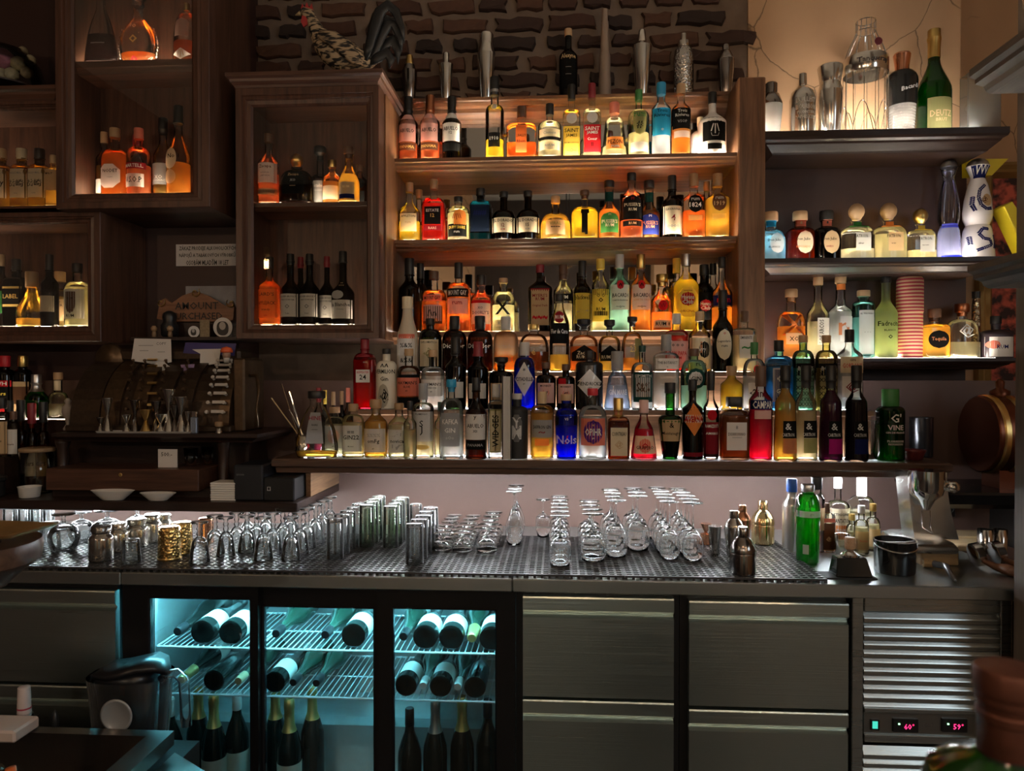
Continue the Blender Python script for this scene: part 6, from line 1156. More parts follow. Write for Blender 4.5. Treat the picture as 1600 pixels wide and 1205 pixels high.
# till cabinet
tz1 = ZP(240, 678, 2.33); tz0 = ZP(240, 692, 2.33)
till = thing('till_cabinet', 'dark wooden till cabinet with drawer under the cash register', 'cabinet', (XP(240, 2.4), 2.5, ZT))
ledge('top_board', XP(80, 2.33), XP(402, 2.33), 2.33, 2.69, [(.03, tz0), (.024, tz0+.006), (.008, tz0+.014), (0, tz0+.018), (0, tz1)], W_DARK, till, (1, 1))
box('back_panel', XP(100, 2.5), XP(385, 2.5), 2.52, 2.68, ZT, tz0, W_DARK, till)
MB().lathe([(.022, ZT), (.024, ZT+.01), (.016, ZT+.02), (.018, tz0-.03), (.024, tz0-.01), (.024, tz0)], 16, (XP(345, 2.40), 2.42, 0)).build('column', W_DARKZ, till, True)
MB().lathe([(.022, ZT), (.024, ZT+.01), (.016, ZT+.02), (.018, tz0-.03), (.024, tz0-.01), (.024, tz0)], 16, (XP(92, 2.40), 2.42, 0)).build('column', W_DARKZ, till, True)
box('floor_panel', XP(72, 2.33), XP(358, 2.33), 2.36, 2.69, ZT, ZT+.028, W_DARK, till)
dw = box('drawer', XP(72, 2.33), XP(311, 2.33), 2.325, 2.50, ZP(190, 767, 2.33), ZP(190, 733, 2.33), W_CAB, till, .003)
MB().lathe([(.006, -.002), (.006, .002), (.004, .003)], 14).build('keyhole', M_GOLD, dw).matrix_basis = Matrix.Translation((XP(188, 2.325), 2.324, ZP(188, 742, 2.325))) @ Matrix.Rotation(math.pi/2, 4, 'X')
dz = ZP(250, 733, 2.33)+.0004
nt_ = thing('price_note', 'small white note reading 500 propped on the till drawer', 'note', (XP(262, 2.36), 2.37, dz))
box('card', XP(247, 2.37), XP(277, 2.37), 2.369, 2.3705, dz, ZP(262, 702, 2.37), M_PAPER, nt_)
flat_text('lettering', '500.-', XP(260, 2.368), 2.3685, ZP(260, 710, 2.37), .014, M_INK, nt_)
for i, (px, w_, ds) in enumerate(((298, 22, 'plain water glass standing on the till drawer'), (313, 20, 'second water glass standing on the till drawer'))):
    o = MB().lathe([(.0006, .005), (w_*.5*MPP(px, 2.4)*.75-.0015, .006), (w_*.5*MPP(px, 2.4)-.0015, .058), (w_*.5*MPP(px, 2.4), .06), (w_*.5*MPP(px, 2.4)*.78, .001), (.0006, 0)], 20).build('water_glass', glassy((.9, .92, .92), 1.6), smooth=True)
    o.location = (XP(px, 2.42), 2.42+i*.05, dz); tag(o, ds, 'glass')
ztp = tz1+.0004
# cash register
REG = plain((.055, .035, .022), .38, .6, name='oxidised_bronze', noise=.5, scale=70); REG2 = plain((.10, .062, .034), .35, .7, name='worn_bronze', noise=.5, scale=60)
rg = thing('cash_register', 'ornate antique bronze cash register with rows of keys', 'cash register', (XP(265, 2.5), 2.52, ztp))
def barrel(x0, x1, mat, nm, grow=0, y0=2.42, ztop=None):
    zt_ = ztop or ZP(260, 562, 2.50); zb_ = ztp+.01; h = zt_-zb_
    pts = [(2.66, zb_)] + [(2.66-.19*0 - (.235+grow)*math.sin(a)*1.0, zb_+h*(1-math.cos(a))*0 + h*(.0 if a == 0 else 1)*0 + h*math.sin(a)) for a in ()]
    arc = [(2.64-(.22+grow)*math.cos(a), zb_+.02+(h-.02+grow)*math.sin(a)) for a in [math.pi/2*i/9 for i in range(10)]]
    ring = [(2.66, zb_), (2.42-grow, zb_)] + arc + [(2.66, zb_+h+grow)]
    b = MB().rings([[(x, y, z) for y, z in ring] for x in (x0, x1)]); b.f = [tuple(reversed(f)) for f in b.f]
    return b.build(nm, mat, rg)
rx0, rx1 = XP(140, 2.5), XP(372, 2.5)
barrel(rx0+.01, rx1-.005, REG, 'housing')
for a, b_ in ((136, 180), (182, 210), (228, 250), (258, 285), (292, 318), (360, 376)):
    barrel(XP(a, 2.5), XP(b_, 2.5), REG2 if a in (182, 228, 360) else REG, 'curved_plate', .012)
box('top_panel', XP(160, 2.55), XP(375, 2.55), 2.55, 2.66, ZP(260, 565, 2.55), ZP(260, 545, 2.55), REG, rg, .01)
sg = MB().lathe([(.001, -.012), (.05, -.01), (.055, 0), (.05, .01), (.001, .012)], 20).build('scroll_end', REG2, rg, True); sg.matrix_basis = Matrix.Translation((XP(170, 2.55), 2.56, ZP(170, 560, 2.55))) @ Matrix.Rotation(math.pi/2, 4, 'X')
box('plinth', rx0-.02, rx1+.02, 2.395, 2.68, ztp, ztp+.022, REG, rg, .004)
KEYW = plain((.5, .46, .42), .4, name='ivory_key'); KEYB = plain((.10, .06, .035), .35, .5, name='bronze_key')
zb_ = ztp+.01; hh = ZP(260, 562, 2.50)-zb_
def key_at(px, v, mat, r=.0065):
    a = v; y = 2.64-.222*math.cos(a); z = zb_+.02+(hh-.02)*math.sin(a)
    nrm = Vector((0, -math.cos(a), math.sin(a))); o = MB().lathe([(r*.7, 0), (r*.7, .010), (r, .011), (r, .014), (r*.8, .016)], 10).build('key', mat, rg)
    o.matrix_basis = Matrix.Translation((XP(px, y), y-.012*math.cos(a), z+.012*math.sin(a))) @ nrm.to_track_quat('Z', 'Y').to_matrix().to_4x4(); return o
for i in range(8):
    a = .16+i*.135
    key_at(328+i*2.2, a, KEYW); key_at(353+i*1.5, a, KEYW)
    y = 2.64-.24*math.cos(a); z = zb_+.02+(hh+.0)*math.sin(a)
    o = box('key_bar', XP(331+i*2, y), XP(350+i*1.5, y), -.003, .001, -.005, .005, KEYW, rg); o.matrix_basis = Matrix.Translation((0, y-.003, z+.002)) @ Matrix.Rotation(-a, 4, 'X')
for px in (204, 222, 255, 289):
    for i in range(7): key_at(px+i*1.2, .2+i*.15, KEYB, .0055)
for i in range(6):
    a = .25+i*.16; y = 2.64-.236*math.cos(a); z = zb_+.02+(hh+.012)*math.sin(a)
    o = box('key_bar', XP(232, y), XP(247, y), -.004, .001, -.004, .004, M_GOLD, rg); o.matrix_basis = Matrix.Translation((0, y-.004, z)) @ Matrix.Rotation(-a, 4, 'X')
# crank
MB().tube([(XP(378, 2.5), 2.5, ZP(378, 587, 2.5)), (XP(402, 2.45), 2.45, ZP(402, 587, 2.45)), (XP(404, 2.42), 2.42, ZP(404, 610, 2.42)), (XP(402, 2.42), 2.42, ZP(402, 640, 2.42)), (XP(401, 2.42), 2.42, ZP(401, 668, 2.42))], [.008, .007, .006, .006, .009], 8).build('crank', REG2, rg, True)
box('side_pillar', XP(366, 2.44), XP(384, 2.44), 2.43, 2.60, ztp, ZP(372, 560, 2.45), REG2, rg, .006)
# shelf board over the register with small things
zf = ZP(290, 527, 2.62)
sbx = thing('till_shelf', 'narrow dark shelf above the cash register', 'shelf', (XP(290, 2.65), 2.68, zf-.012)); box('board', XP(205, 2.60), XP(385, 2.60), 2.60, 2.789, zf-.012, zf, W_DARK, sbx)
zf += .0004
ap = thing('carved_sign', 'arched wooden sign reading Amount Purchased with gilt scrolls', 'sign', (XP(307, 2.70), 2.71, zf))
pts = [(245, 498), (250, 470), (258, 466), (268, 474), (285, 462), (305, 455), (325, 462), (342, 472), (352, 478), (362, 470), (366, 480), (364, 500), (345, 504), (270, 504)]
def outline(pts, y0, y1, name, mat, parent):
    q = [P(a, b, y0) for a, b in pts]; m = MB()
    m.rings([[(v.x, y1, v.z) for v in q], [(v.x, y0, v.z) for v in q]]); return m.build(name, mat, parent)
zsg = ZP(305, 504, 2.70)
outline(pts, 2.70, 2.715, 'board', wood((.16, .07, .035), (.32, .15, .08), .4, 'X'), ap)
box('foot', XP(270, 2.7), XP(345, 2.7), 2.70, 2.73, zf, zsg+.004, W_DARK, ap)
flat_text('lettering', 'AMOUNT', XP(308, 2.698), 2.6985, ZP(308, 478, 2.7), .028, M_INK, ap); flat_text('lettering', 'PURCHASED', XP(308, 2.698), 2.6985, ZP(308, 494, 2.7), .026, M_INK, ap)
for px, py, s in ((251, 473, 1), (361, 474, -1), (305, 457, 1)):
    c = P(px, py, 2.695)
    MB().tube([(c.x+s*(.003+.0016*i)*math.cos(i*.7), 2.695, c.z+(.003+.0016*i)*math.sin(i*.7)) for i in range(11)], .0028, 6).build('scroll', M_GOLD, ap, True)
pic = thing('pale_print', 'pale unframed print leaning behind the carved sign', 'print', (XP(332, 2.77), 2.77, zf))
box('sheet', XP(291, 2.77), XP(375, 2.77), 2.770, 2.774, zf, ZP(332, 447, 2.77), plain((.30, .30, .33), .7, noise=.3, scale=25), pic)
for px, r_, ds, dk in ((302.5, 9, 'small round white badge with a dark face', .5), (348, 15.5, 'large round white coaster with a bearded man printed on it', .62)):
    R = r_*MPP(px, 2.64); c = thing('round_badge', ds, 'badge', (XP(px, 2.64), 2.645, zf), absolute=False)
    o = MB().lathe([(R, -.001), (R, .001)], 26).build('disc', plain((.7, .69, .69), .5), c); o.matrix_basis = Matrix.Translation((0, 0, R)) @ Matrix.Rotation(math.pi/2+.05, 4, 'X')
    o = MB().lathe([(R*dk, 0), (R*dk*.2, .0003)], 20, n=2.4, dr=1.15).build('portrait', plain((.05, .045, .045), .6), c); o.matrix_basis = Matrix.Translation((0, -.003, R*.9)) @ Matrix.Rotation(math.pi/2+.05, 4, 'X')
    o = MB().lathe([(R*dk*.55, 0), (R*dk*.1, .0003)], 16, n=2, dr=1.2).build('portrait_face', plain((.45, .43, .42), .6), c); o.matrix_basis = Matrix.Translation((0, -.0045, R*1.15)) @ Matrix.Rotation(math.pi/2+.05, 4, 'X')
cd = thing('small_card', 'small upright picture card between the two round badges', 'card', (XP(320, 2.65), 2.65, zf)); box('card', XP(313, 2.65), XP(328, 2.65), 2.65, 2.652, zf, ZP(320, 500, 2.65), plain((.26, .2, .12), .6, noise=.6, scale=120), cd)
fg = thing('dark_figurine', 'squat black figurine in front of the carved sign', 'figurine', (XP(266, 2.65), 2.66, zf))
MB().lathe([(.02, zf), (.03, zf+.01), (.032, zf+.045), (.022, zf+.06), (.026, zf+.075), (.024, zf+.09), (.008, zf+.1)], 14, (XP(266, 2.66), 2.66, 0)).build('body', M_BLACK, fg, True)
for px, ds in ((241, 'small wooden peg doll on the till shelf, left one'), (266, 'small wooden peg doll on the till shelf, before the black figurine')):
    t = thing('peg_doll', ds, 'figurine', (XP(px, 2.62), 2.622, zf)); MB().lathe([(.007, zf), (.008, zf+.012), (.006, zf+.022)], 12, (XP(px, 2.62), 2.622, 0)).build('body', plain((.25, .16, .09), .5), t, True); MB().lathe([(.004, zf+.021), (.010, zf+.025), (.011, zf+.034), (.006, zf+.042)], 12, (XP(px, 2.62), 2.622, 0)).build('head', plain((.35, .22, .12), .5), t, True)
# papers on the register
def sheet(nm, label, cat, q, Y, mat, lines=(), depth=.0012, seat=None):
    v = [P(a, b, Y) for a, b in q]; t = thing(nm, label, cat, (v[0].x, Y, min(p.z for p in v)))
    m = MB(); m.rings([[(p.x, Y+depth, p.z) for p in v], [(p.x, Y, p.z) for p in v]]); m.build('sheet', mat, t)
    for s, px, py, h in lines: flat_text('lettering', s, XP(px, Y, 1.6), Y-.0006, ZP(px, py, Y), h, plain((.12, .1, .1), .6), t)
    return t
yr = 2.535
sheet('receipt', 'printed receipt clipped to the top of the cash register', 'paper', [(205, 564), (249, 570), (268, 566), (267, 530), (210, 529)], yr, M_PAPER, (('COPY', 252, 537, .010), ('----------', 228, 540, .005), ('------', 225, 548, .005), ('-----', 252, 550, .005)))
sheet('screen_card', 'purple-blue glossy card leaning on the cash register', 'card', [(286, 552), (366, 556), (369, 537), (290, 535)], 2.547, plain((.05, .04, .16), .3))
sheet('white_slip', 'white paper slip under the purple-blue card', 'paper', [(312, 572), (342, 568), (345, 545), (300, 546), (313, 553)], 2.54, M_PAPER)
sheet('folded_note', 'crumpled white note lying on the register keys', 'paper', [(240, 570), (256, 582), (268, 575), (255, 565)], 2.515, M_PAPER)
sheet('violet_note', 'small violet paper note on the register', 'paper', [(282, 570), (285, 580), (302, 579), (304, 569)], 2.51, plain((.30, .2, .36), .6))
ff = thing('toy_figure', 'small figure with orange cap sitting on the register keys', 'figurine', (XP(350, 2.48), 2.50, ZP(350, 572, 2.5)))
c = P(351, 548, 2.485); MB().lathe([(.001, -.016), (.012, -.012), (.014, 0), (.012, .010), (.001, .014)], 14, (c.x, 2.50, c.z-.012)).build('head', plain((.4, .25, .18), .5), ff, True)
MB().lathe([(.020, 0), (.021, .006), (.016, .016), (.001, .021)], 16, (c.x, 2.50, c.z-.006)).build('cap', plain((.75, .13, .04), .5), ff, True); MB().lathe([(.009, -.022), (.011, -.005), (.006, 0)], 12, (c.x, 2.50, c.z-.02)).build('body', plain((.5, .48, .46), .5), ff, True)
# tray with jiggers
tr = thing('steel_tray', 'shallow pale tray of jiggers on the till cabinet', 'tray', (XP(225, 2.37), 2.385, ztp))
tx0, tx1 = XP(150, 2.35), XP(299, 2.35)
b = MB(); R_ = lambda e, z: [(tx0+e, 2.345+e, z), (tx1-e, 2.345+e, z), (tx1-e, 2.392-e, z), (tx0+e, 2.392-e, z)]
b.rings([R_(.004, ztp), R_(0, ztp+.006), R_(.003, ztp+.006), R_(.005, ztp+.002)]); b.build('tray_body', plain((.55, .53, .5), .35, .2), tr)
ztr = ztp+.0024
def jigger(px, yt, w_, mat, label, waist=.48, dy=0):
    X = XP(px, 2.368+dy); R = w_*.5*MPP(px, 2.37); H = ZP(px, yt, 2.368+dy)-ztr
    t = thing('jigger', label, 'jigger', (X, 2.368+dy, ztr), 'jiggers on the tray', absolute=False)
    MB().lathe([(R*.95, 0), (R*.9, .002), (R*.26, H*waist)], 16).build('small_cup', mat, t, True); MB().lathe([(R*.26, H*waist), (R*.30, H*(waist+.03)), (R, H*.99), (R*1.02, H), (R*.93, H*.98), (R*.2, H*(waist+.08))], 16, cap0=False).build('large_cup', mat, t, True); return t
for px, yt, w_, mt, ds in ((168, 622, 17, SIL, 'tall slim silver jigger, first on the tray'), (144 if False else 157, 652, 14, SIL, 'short silver jigger at the tray end'), (198, 648, 15, SIL, 'short silver jigger, third along the tray'), (211, 625, 15, DRK, 'tall dark jigger on the tray'), (228, 640, 19, M_GOLD, 'brass bell jigger on the tray'), (244, 627, 16, DRK, 'dark jigger in the middle of the tray'), (251, 647, 19, SIL, 'broad silver jigger in the middle of the tray'), (264, 608, 20, SIL, 'silver jigger stacked high on the tray'), (283, 620, 19, SIL, 'tall bright jigger near the tray end'), (273, 633, 15, DRK, 'dark jigger behind the bright ones'), (294, 643, 11, SIL, 'small jigger at the right tray end')):
    jigger(px, yt, w_, mt, ds, .5, 0 if px in (168, 198, 228, 251, 283) else .008)
gr = thing('hand_grater', 'small blue-grey hand grater standing beside the tray', 'grater', (XP(304, 2.36), 2.36, ztp))
box('blade', XP(299, 2.36), XP(309, 2.36), 2.352, 2.366, ztp, ZP(304, 652, 2.36), plain((.35, .42, .55), .3, .8, noise=.5, scale=400), gr, .002); box('handle', XP(300, 2.36), XP(308, 2.36), 2.354, 2.364, ZP(304, 652, 2.36), ZP(304, 643, 2.36), SIL, gr, .002)
ck = thing('pourer_stopper', 'small silver bottle stopper with cork top on the till', 'stopper', (XP(342, 2.37), 2.37, ztp)); X = XP(342, 2.37)
MB().lathe([(.012, ztp), (.011, ztp+.002), (.008, ztp+.022)], 14, (X, 2.37, 0)).build('cup', SIL, ck, True); MB().lathe([(.012, ztp+.022), (.013, ztp+.024), (.013, ztp+.036), (.011, ztp+.038)], 14, (X, 2.37, 0)).build('cork', plain((.3, .19, .1), .7), ck, True)
# printer, coasters, plates, bowl
pr_ = thing('receipt_printer', 'black box-shaped receipt printer on the side counter', 'printer', (XP(412, 2.32), 2.38, ZT))
box('case', XP(364, 2.30), XP(410, 2.30), 2.30, 2.46, ZT, ZP(412, 727, 2.30), plain((.015, .016, .02), .35), pr_, .005); box('front_panel', XP(410.5, 2.30), XP(459, 2.30), 2.302, 2.44, ZT, zL1-.054, M_BLACK, pr_, .004)
frame('button', XP(417, 2.298), XP(422, 2.298), ZP(420, 767, 2.298), ZP(420, 761, 2.298), [(0, 2.30), (0, 2.298), (.0015, 2.298), (.0015, 2.30)], plain((.5, .5, .5), .5), pr_); flat_text('lettering', 'EPSON', XP(375, 2.299), 2.2992, ZP(376, 742, 2.299), .006, plain((.2, .2, .2), .5), pr_)
zc = ZT; hc = (ZP(347, 754, 2.30)-ZT)/8
for i in range(8):
    o = box('coaster', XP(328, 2.30)+random.uniform(-.001, .001), XP(367.5, 2.30)+random.uniform(-.001, .001), 2.30, 2.37, zc+i*hc, zc+(i+.8)*hc+.0006, M_WHITE, None, .0012)
    tag(o, 'square white coaster, '+['lowest', 'second', 'third', 'fourth', 'fifth', 'sixth', 'seventh', 'topmost'][i]+' of the stack beside the printer', 'coaster', 'stack of white coasters')
for px, w_, hp, ds in ((182, 70, 15, 'white saucer nearest the till drawer keyhole'), (252, 58, 12, 'white saucer nearer the coasters')):
    X = XP(px, 2.315); R = w_*.5*MPP(px, 2.315); h = hp*MPP(px, 2.315)
    o = MB().lathe([(R*.45, 0), (R*.5, .001), (R*.97, h-.001), (R, h), (R*.96, h+.0006), (R*.5, .005), (.001, .0045)], 32).build('saucer', M_WHITE, smooth=True); o.location = (X, 2.293, ZT); o.scale = (1, .42, 1); tag(o, ds, 'saucer')
X = XP(49, 2.34); o = MB().lathe([(.026, 0), (.030, .002), (.034, .034), (.036, .036), (.033, .036), (.028, .006), (.001, .005)], 24).build('ramekin', M_WHITE, smooth=True); o.location = (X, 2.33, ZT); tag(o, 'small white ramekin at the left end of the side counter', 'ramekin')
o = MB().lathe([(.05, 0), (.055, .004), (.055, .05), (.06, .055), (.06, .065), (.05, .07)], 28).build('black_canister', plain((.02, .02, .02), .4), smooth=True); smooth_by_angle(o, 40); o.location = (XP(-22, 2.33), 2.326, ZT); tag(o, 'black lidded canister behind the ramekin', 'canister')
jr = thing('storage_jar', 'glass storage jar with a flat wooden lid', 'jar', (XP(53, 2.40), 2.42, ZT)); X = XP(53, 2.41); zj = ZP(53, 701, 2.41)
MB().lathe([(.050, ZT), (.054, ZT+.004), (.054, zj-.012), (.05, zj-.010)], 26, (X, 2.425, 0), cap1=False).build('glass_body', glassy((.78, .75, .66), 1.6), jr, True); MB().lathe([(.052, zj-.012), (.055, zj-.010), (.055, zj), (.05, zj+.002)], 26, (X, 2.425, 0)).build('lid', wood((.2, .13, .07), (.4, .27, .15), .5), jr, True)
# rack of small bottles at far left
rk = thing('bottle_rack', 'dark stepped rack crowded with small bottles at the far left', 'rack', (XP(20, 2.5), 2.55, ZT))
zk1, zk2 = ZP(20, 713, 2.42), ZP(20, 655, 2.58)
box('front_step', -2.2, XP(28, 2.45), 2.385, 2.47, ZT, zk1, W_DARK, rk); box('rear_step', -2.2, XP(104, 2.56), 2.56, 2.71, ZT, zk2, W_DARK, rk)
led('led_strip', -2.1, XP(100, 2.56), 2.575, zk2, WARM, LED_CAB*.6, rk)
zk1 += .0004; zk2 += .0034
bl = dict(Y=2.63)
B(None, 8, 556, 29, 'med', 'bitters_bottle', 'black bitters bottle with red bands and red cap on the far left rack', 'dark', 'dark', .5, 'red', [lab(.1, .22, .95, 'red'), lab(.22, .5, .95, 'black', ('bitters', .6, .2, 'yellow')), lab(.5, .6, .95, 'red', ('HAVH', .5, .6, 'white'))], z=zk2, hb=.66, hs=.78, wn=.46, hn=.84, Y=2.63)
B(None, 36, 556, 27, 'med', 'bitters_bottle', 'black bottle with tan bands and gold cap on the far left rack', 'dark', 'dark', .5, 'gold', [lab(.1, .22, .95, 'tan'), lab(.22, .5, .95, 'brown'), lab(.5, .58, .95, 'tan')], z=zk2, hb=.66, hs=.78, wn=.46, hn=.84, Y=2.64)
B(None, 57, 585, 33, 'burg', 'liqueur_bottle', 'green bottle with silver neck on the far left rack', 'green', 'green', .4, 'silver', z=zk2, hb=.45, hs=.7, wn=.4, hn=.8, ch=.6, Y=2.61)
B(None, 91, 582, 28, 'round', 'liqueur_bottle', 'clear round bottle with tan neck label on the far left rack', 'clear', 'straw', .3, 'wood', [lab(.6, .82, .95, 'cream')], z=zk2, hb=.36, hs=.56, wn=.42, hn=.86, Y=2.64)
for i, (px, yt, w_, gl, lq, cp_, lc, ds) in enumerate(((3, 622, 24, 'smoke', 'copper', 'black', 'tan', 'large tan-labelled bottle at the very left edge'), (21, 643, 17, 'clear', 'dark', 'brown', 'white', 'small bottle with a white and brown diagonal label'))):
    B(None, px, yt, w_, 'med', 'bitters_bottle', ds, gl, lq, .5, cp_, [lab(.05, .6, .95, lc, ('bitters', .4, .08, 'brown'))], z=zk1, Y=2.42+i*.01, hb=.66, hs=.76, wn=.5, hn=.84)
for i, (px, yt, cp_, ds) in enumerate(((15, 626, 'black', 'dark dropper bottle with black bulb, left of three'), (33, 625, 'black', 'dark dropper bottle with black bulb, middle of three'), (50, 630, 'dkred', 'orange-brown dropper bottle among the black ones'), (68, 628, 'black', 'dark dropper bottle with black bulb beside the jar lid'))):
    B(None, px, yt, 20, 'squat', 'dropper_bottle', ds, 'amber', 'brown', .5, cp_, [lab(.15, .45, .9, ('cream', 'tan', 'white', 'tan')[i], ('bitters', .5, .2, 'brown'))], z=ZT+.0005, Y=2.513, hb=.5, hs=.66, wn=.45, hn=.76, capstyle='cork')
# small figurines near the register's left end
for i, (px, yt, ds) in enumerate(((80, 623, 'pale ceramic mug figure left of the jiggers'), (104, 640, 'brass bird whistle left of the jiggers, first'), (118, 638, 'brass bird whistle left of the jiggers, second'), (131, 645, 'brass bird whistle left of the jiggers, third'))):
    X = XP(px, 2.40); H = ZP(px, yt, 2.40)-ztp; R = .014 if i else .02
    o = MB().lathe([(R*.7, 0), (R*.8, H*.05), (R*.3, H*.2), (R*.5, H*.35), (R, H*.55), (R*.9, H*.72), (R*.4, H*.82), (R*.6, H*.92), (R*.2, H)], 14).build('pouring_figure' if i else 'ceramic_figure', (M_GOLD if i else plain((.3, .26, .23), .5)), smooth=True)
    o.location = (max(X, XP(88, 2.40)), 2.44 if i else 2.46, ztp); tag(o, ds, 'figurine')
# bar tools in a steel cup at the right of the printer
cpz = ZP(440, 728, 2.42)
tk = thing('tool_cup', 'steel cup of bar tools behind the big bell decanter', 'tool cup', (XP(447, 2.52), 2.52, zb1))
R = .027; X = XP(474, 2.55); zq = zL1+.0004
B0 = MB().lathe([(R*.9, zq), (R, zq+.003), (R, zq+.06), (R*.94, zq+.06), (R*.9, zq+.004), (.001, zq+.004)], 22, (X, 2.55, 0)); B0.build('cup', SIL, tk, True)
for i, (a, b_) in enumerate((((468, 682), (424, 622)), ((472, 680), (452, 612)), ((474, 680), (452, 640)), ((467, 684), (440, 600)))):
    p = P(a[0], a[1], 2.55); q = P(b_[0], b_[1], 2.55); MB().tube([(p.x, 2.55, p.z-.03), (p.x, 2.55, p.z), (q.x, 2.55, q.z)], .0022 if i != 1 else .004, 6).build('tool_handle', (plain((.55, .38, .2), .5), SIL, SIL, REG2)[i], tk)
# notice on the wall
nz = thing('notice_sign', 'white notice with three lines of black capitals on the dark wall', 'sign', (XP(325, 2.785), 2.785, ZP(325, 416, 2.785)))
box('plate', XP(276, 2.783), XP(375.5, 2.783), 2.784, 2.7895, ZP(325, 415.5, 2.784), ZP(325, 381.5, 2.784), paper((.62, .60, .60), .0), nz)
for s, py in (('ZÁKAZ PRODEJE ALKOHOLICKÝCH', 388), ('NÁPOJŮ A TABÁKOVÝCH VÝROBKŮ', 398.5), ('OSOBÁM MLADŠÍM 18 LET', 409.5)):
    flat_text('lettering', s, XP(325, 2.783), 2.7832, ZP(325, py, 2.783), .0235 if 'Ý' in s or 'Í' in s else .02, M_INK, nz, maxw=(.225 if '18' not in s else .17), bold=.02)

# ================================================================== wine in the fridge
WG = plain((.010, .013, .012), .12, name='wine_glass_dark'); WGL = plain((.02, .05, .035), .12, name='wine_glass_green')
FOIL = dict(black=plain((.012, .012, .014), .35), gold=plain((.62, .52, .2), .35, .8), white=plain((.55, .57, .55), .5), red=plain((.2, .01, .02), .4), tan=plain((.45, .38, .22), .5), silver=plain((.5, .52, .52), .3, .8))
def wine(px, py, z, near, foil, label, glass=WG, lbl=True, Y0=2.108, rz=0, R=.0362, L=.298, rx=0):
    """bottle lying on a wire shelf, base or neck towards the room"""
    X = XP(px, Y0, z)
    t = thing('wine_bottle', label, 'bottle', (X, Y0+L/2, z+R), 'wine bottles in the fridge', rz=rz, absolute=False)
    s = 1 if near == 'base' else -1
    pr = [(.3, .012), (.8, .0), (.97, .004), (1, .015), (1, .36), (.92, .43), (.70, .51), (.50, .62), (.40, .72), (.37, .82), (.35, .86)]
    def lay(pf, nm, mat, r0=1.0, caps=(True, True)):
        m = MB().lathe([(r*R*r0, v*L) for r, v in pf], 20, cap0=caps[0], cap1=caps[1]); m.v = [(x, s*(zz-L/2), y) for x, y, zz in m.v]
        o = m.build(nm, mat, t); smooth_by_angle(o, 40); return o
    lay(pr, 'glass_body', glass); lay([(.375, .82 if foil == 'gold' else .84), (.39, .86), (.37, .985), (.32, 1.0)] if foil != 'gold' else [(.50, .74), (.42, .82), (.40, .985), (.32, 1.0)], 'capsule', FOIL[foil])
    if lbl: lay([(1.008, .12), (1.008, .345)], 'label', paper((.68, .70, .66), .0), 1, (False, False))
    return t
z1, z2 = zW[1]+.0056, zW[2]+.0056
for px, near, foil, ds, gl, lb in (
    (277, 'neck', 'black', 'dark bottle pointing its neck out, left end of the upper wire shelf', WG, False), (316, 'base', 'black', 'bottle showing its round base, second on the upper wire shelf', WG, True), (360, 'base', 'black', 'bottle showing its base below a white label, third on the upper wire shelf', WG, True),
    (431, 'neck', 'black', 'dark neck-out bottle, left in the middle door', WGL, False), (508, 'neck', 'black', 'dark neck-out bottle, centre of the middle door', WGL, False), (552, 'base', 'black', 'large bottle base with white label in the middle door', WG, True),
    (630, 'neck', 'black', 'neck-out bottle with white label, left in the right door', WGL, True), (664, 'base', 'black', 'first round bottle base in the right door', WG, True), (705, 'base', 'black', 'second round bottle base in the right door', WG, True), (737, 'neck', 'gold', 'gold-foiled neck-out bottle in the right door', WGL, False), (768, 'base', 'black', 'last bottle base at the right of the upper shelf', WG, True)):
    wine(px, 0, z1, near, foil, ds, gl, lb)
for px, near, foil, ds, gl, lb in (
    (283, 'neck', 'gold', 'white-labelled bottle lying at the left of the lower wire shelf', WG, True), (334, 'base', 'black', 'broad black bottle base on the lower wire shelf', WG, False), (372, 'neck', 'tan', 'wire-caged cork pointing out on the lower wire shelf', WGL, False),
    (429, 'base', 'white', 'bottle half behind the door edge on the lower shelf', WG, True), (458, 'neck', 'black', 'left of two black necks on the lower shelf', WGL, False), (494, 'neck', 'black', 'right of two black necks on the lower shelf', WGL, False),
    (634, 'base', 'black', 'bottle base with label at the left of the right door, lower shelf', WG, True), (661, 'neck', 'white', 'white-capped neck between two bases, lower shelf', WGL, False), (688, 'base', 'black', 'middle bottle base in the right door, lower shelf', WG, True), (715, 'neck', 'white', 'second white-capped neck, lower shelf', WGL, False), (742, 'base', 'black', 'rightmost full bottle base, lower shelf', WG, False)):
    wine(px, 0, z2, near, foil, ds, gl, lb, R=.0322)
zfl = .205
box('base_shelf', ix0+.002, ix1-.002, FY+.055, 2.265, zfl-.012, zfl, M_FRIN, fr)
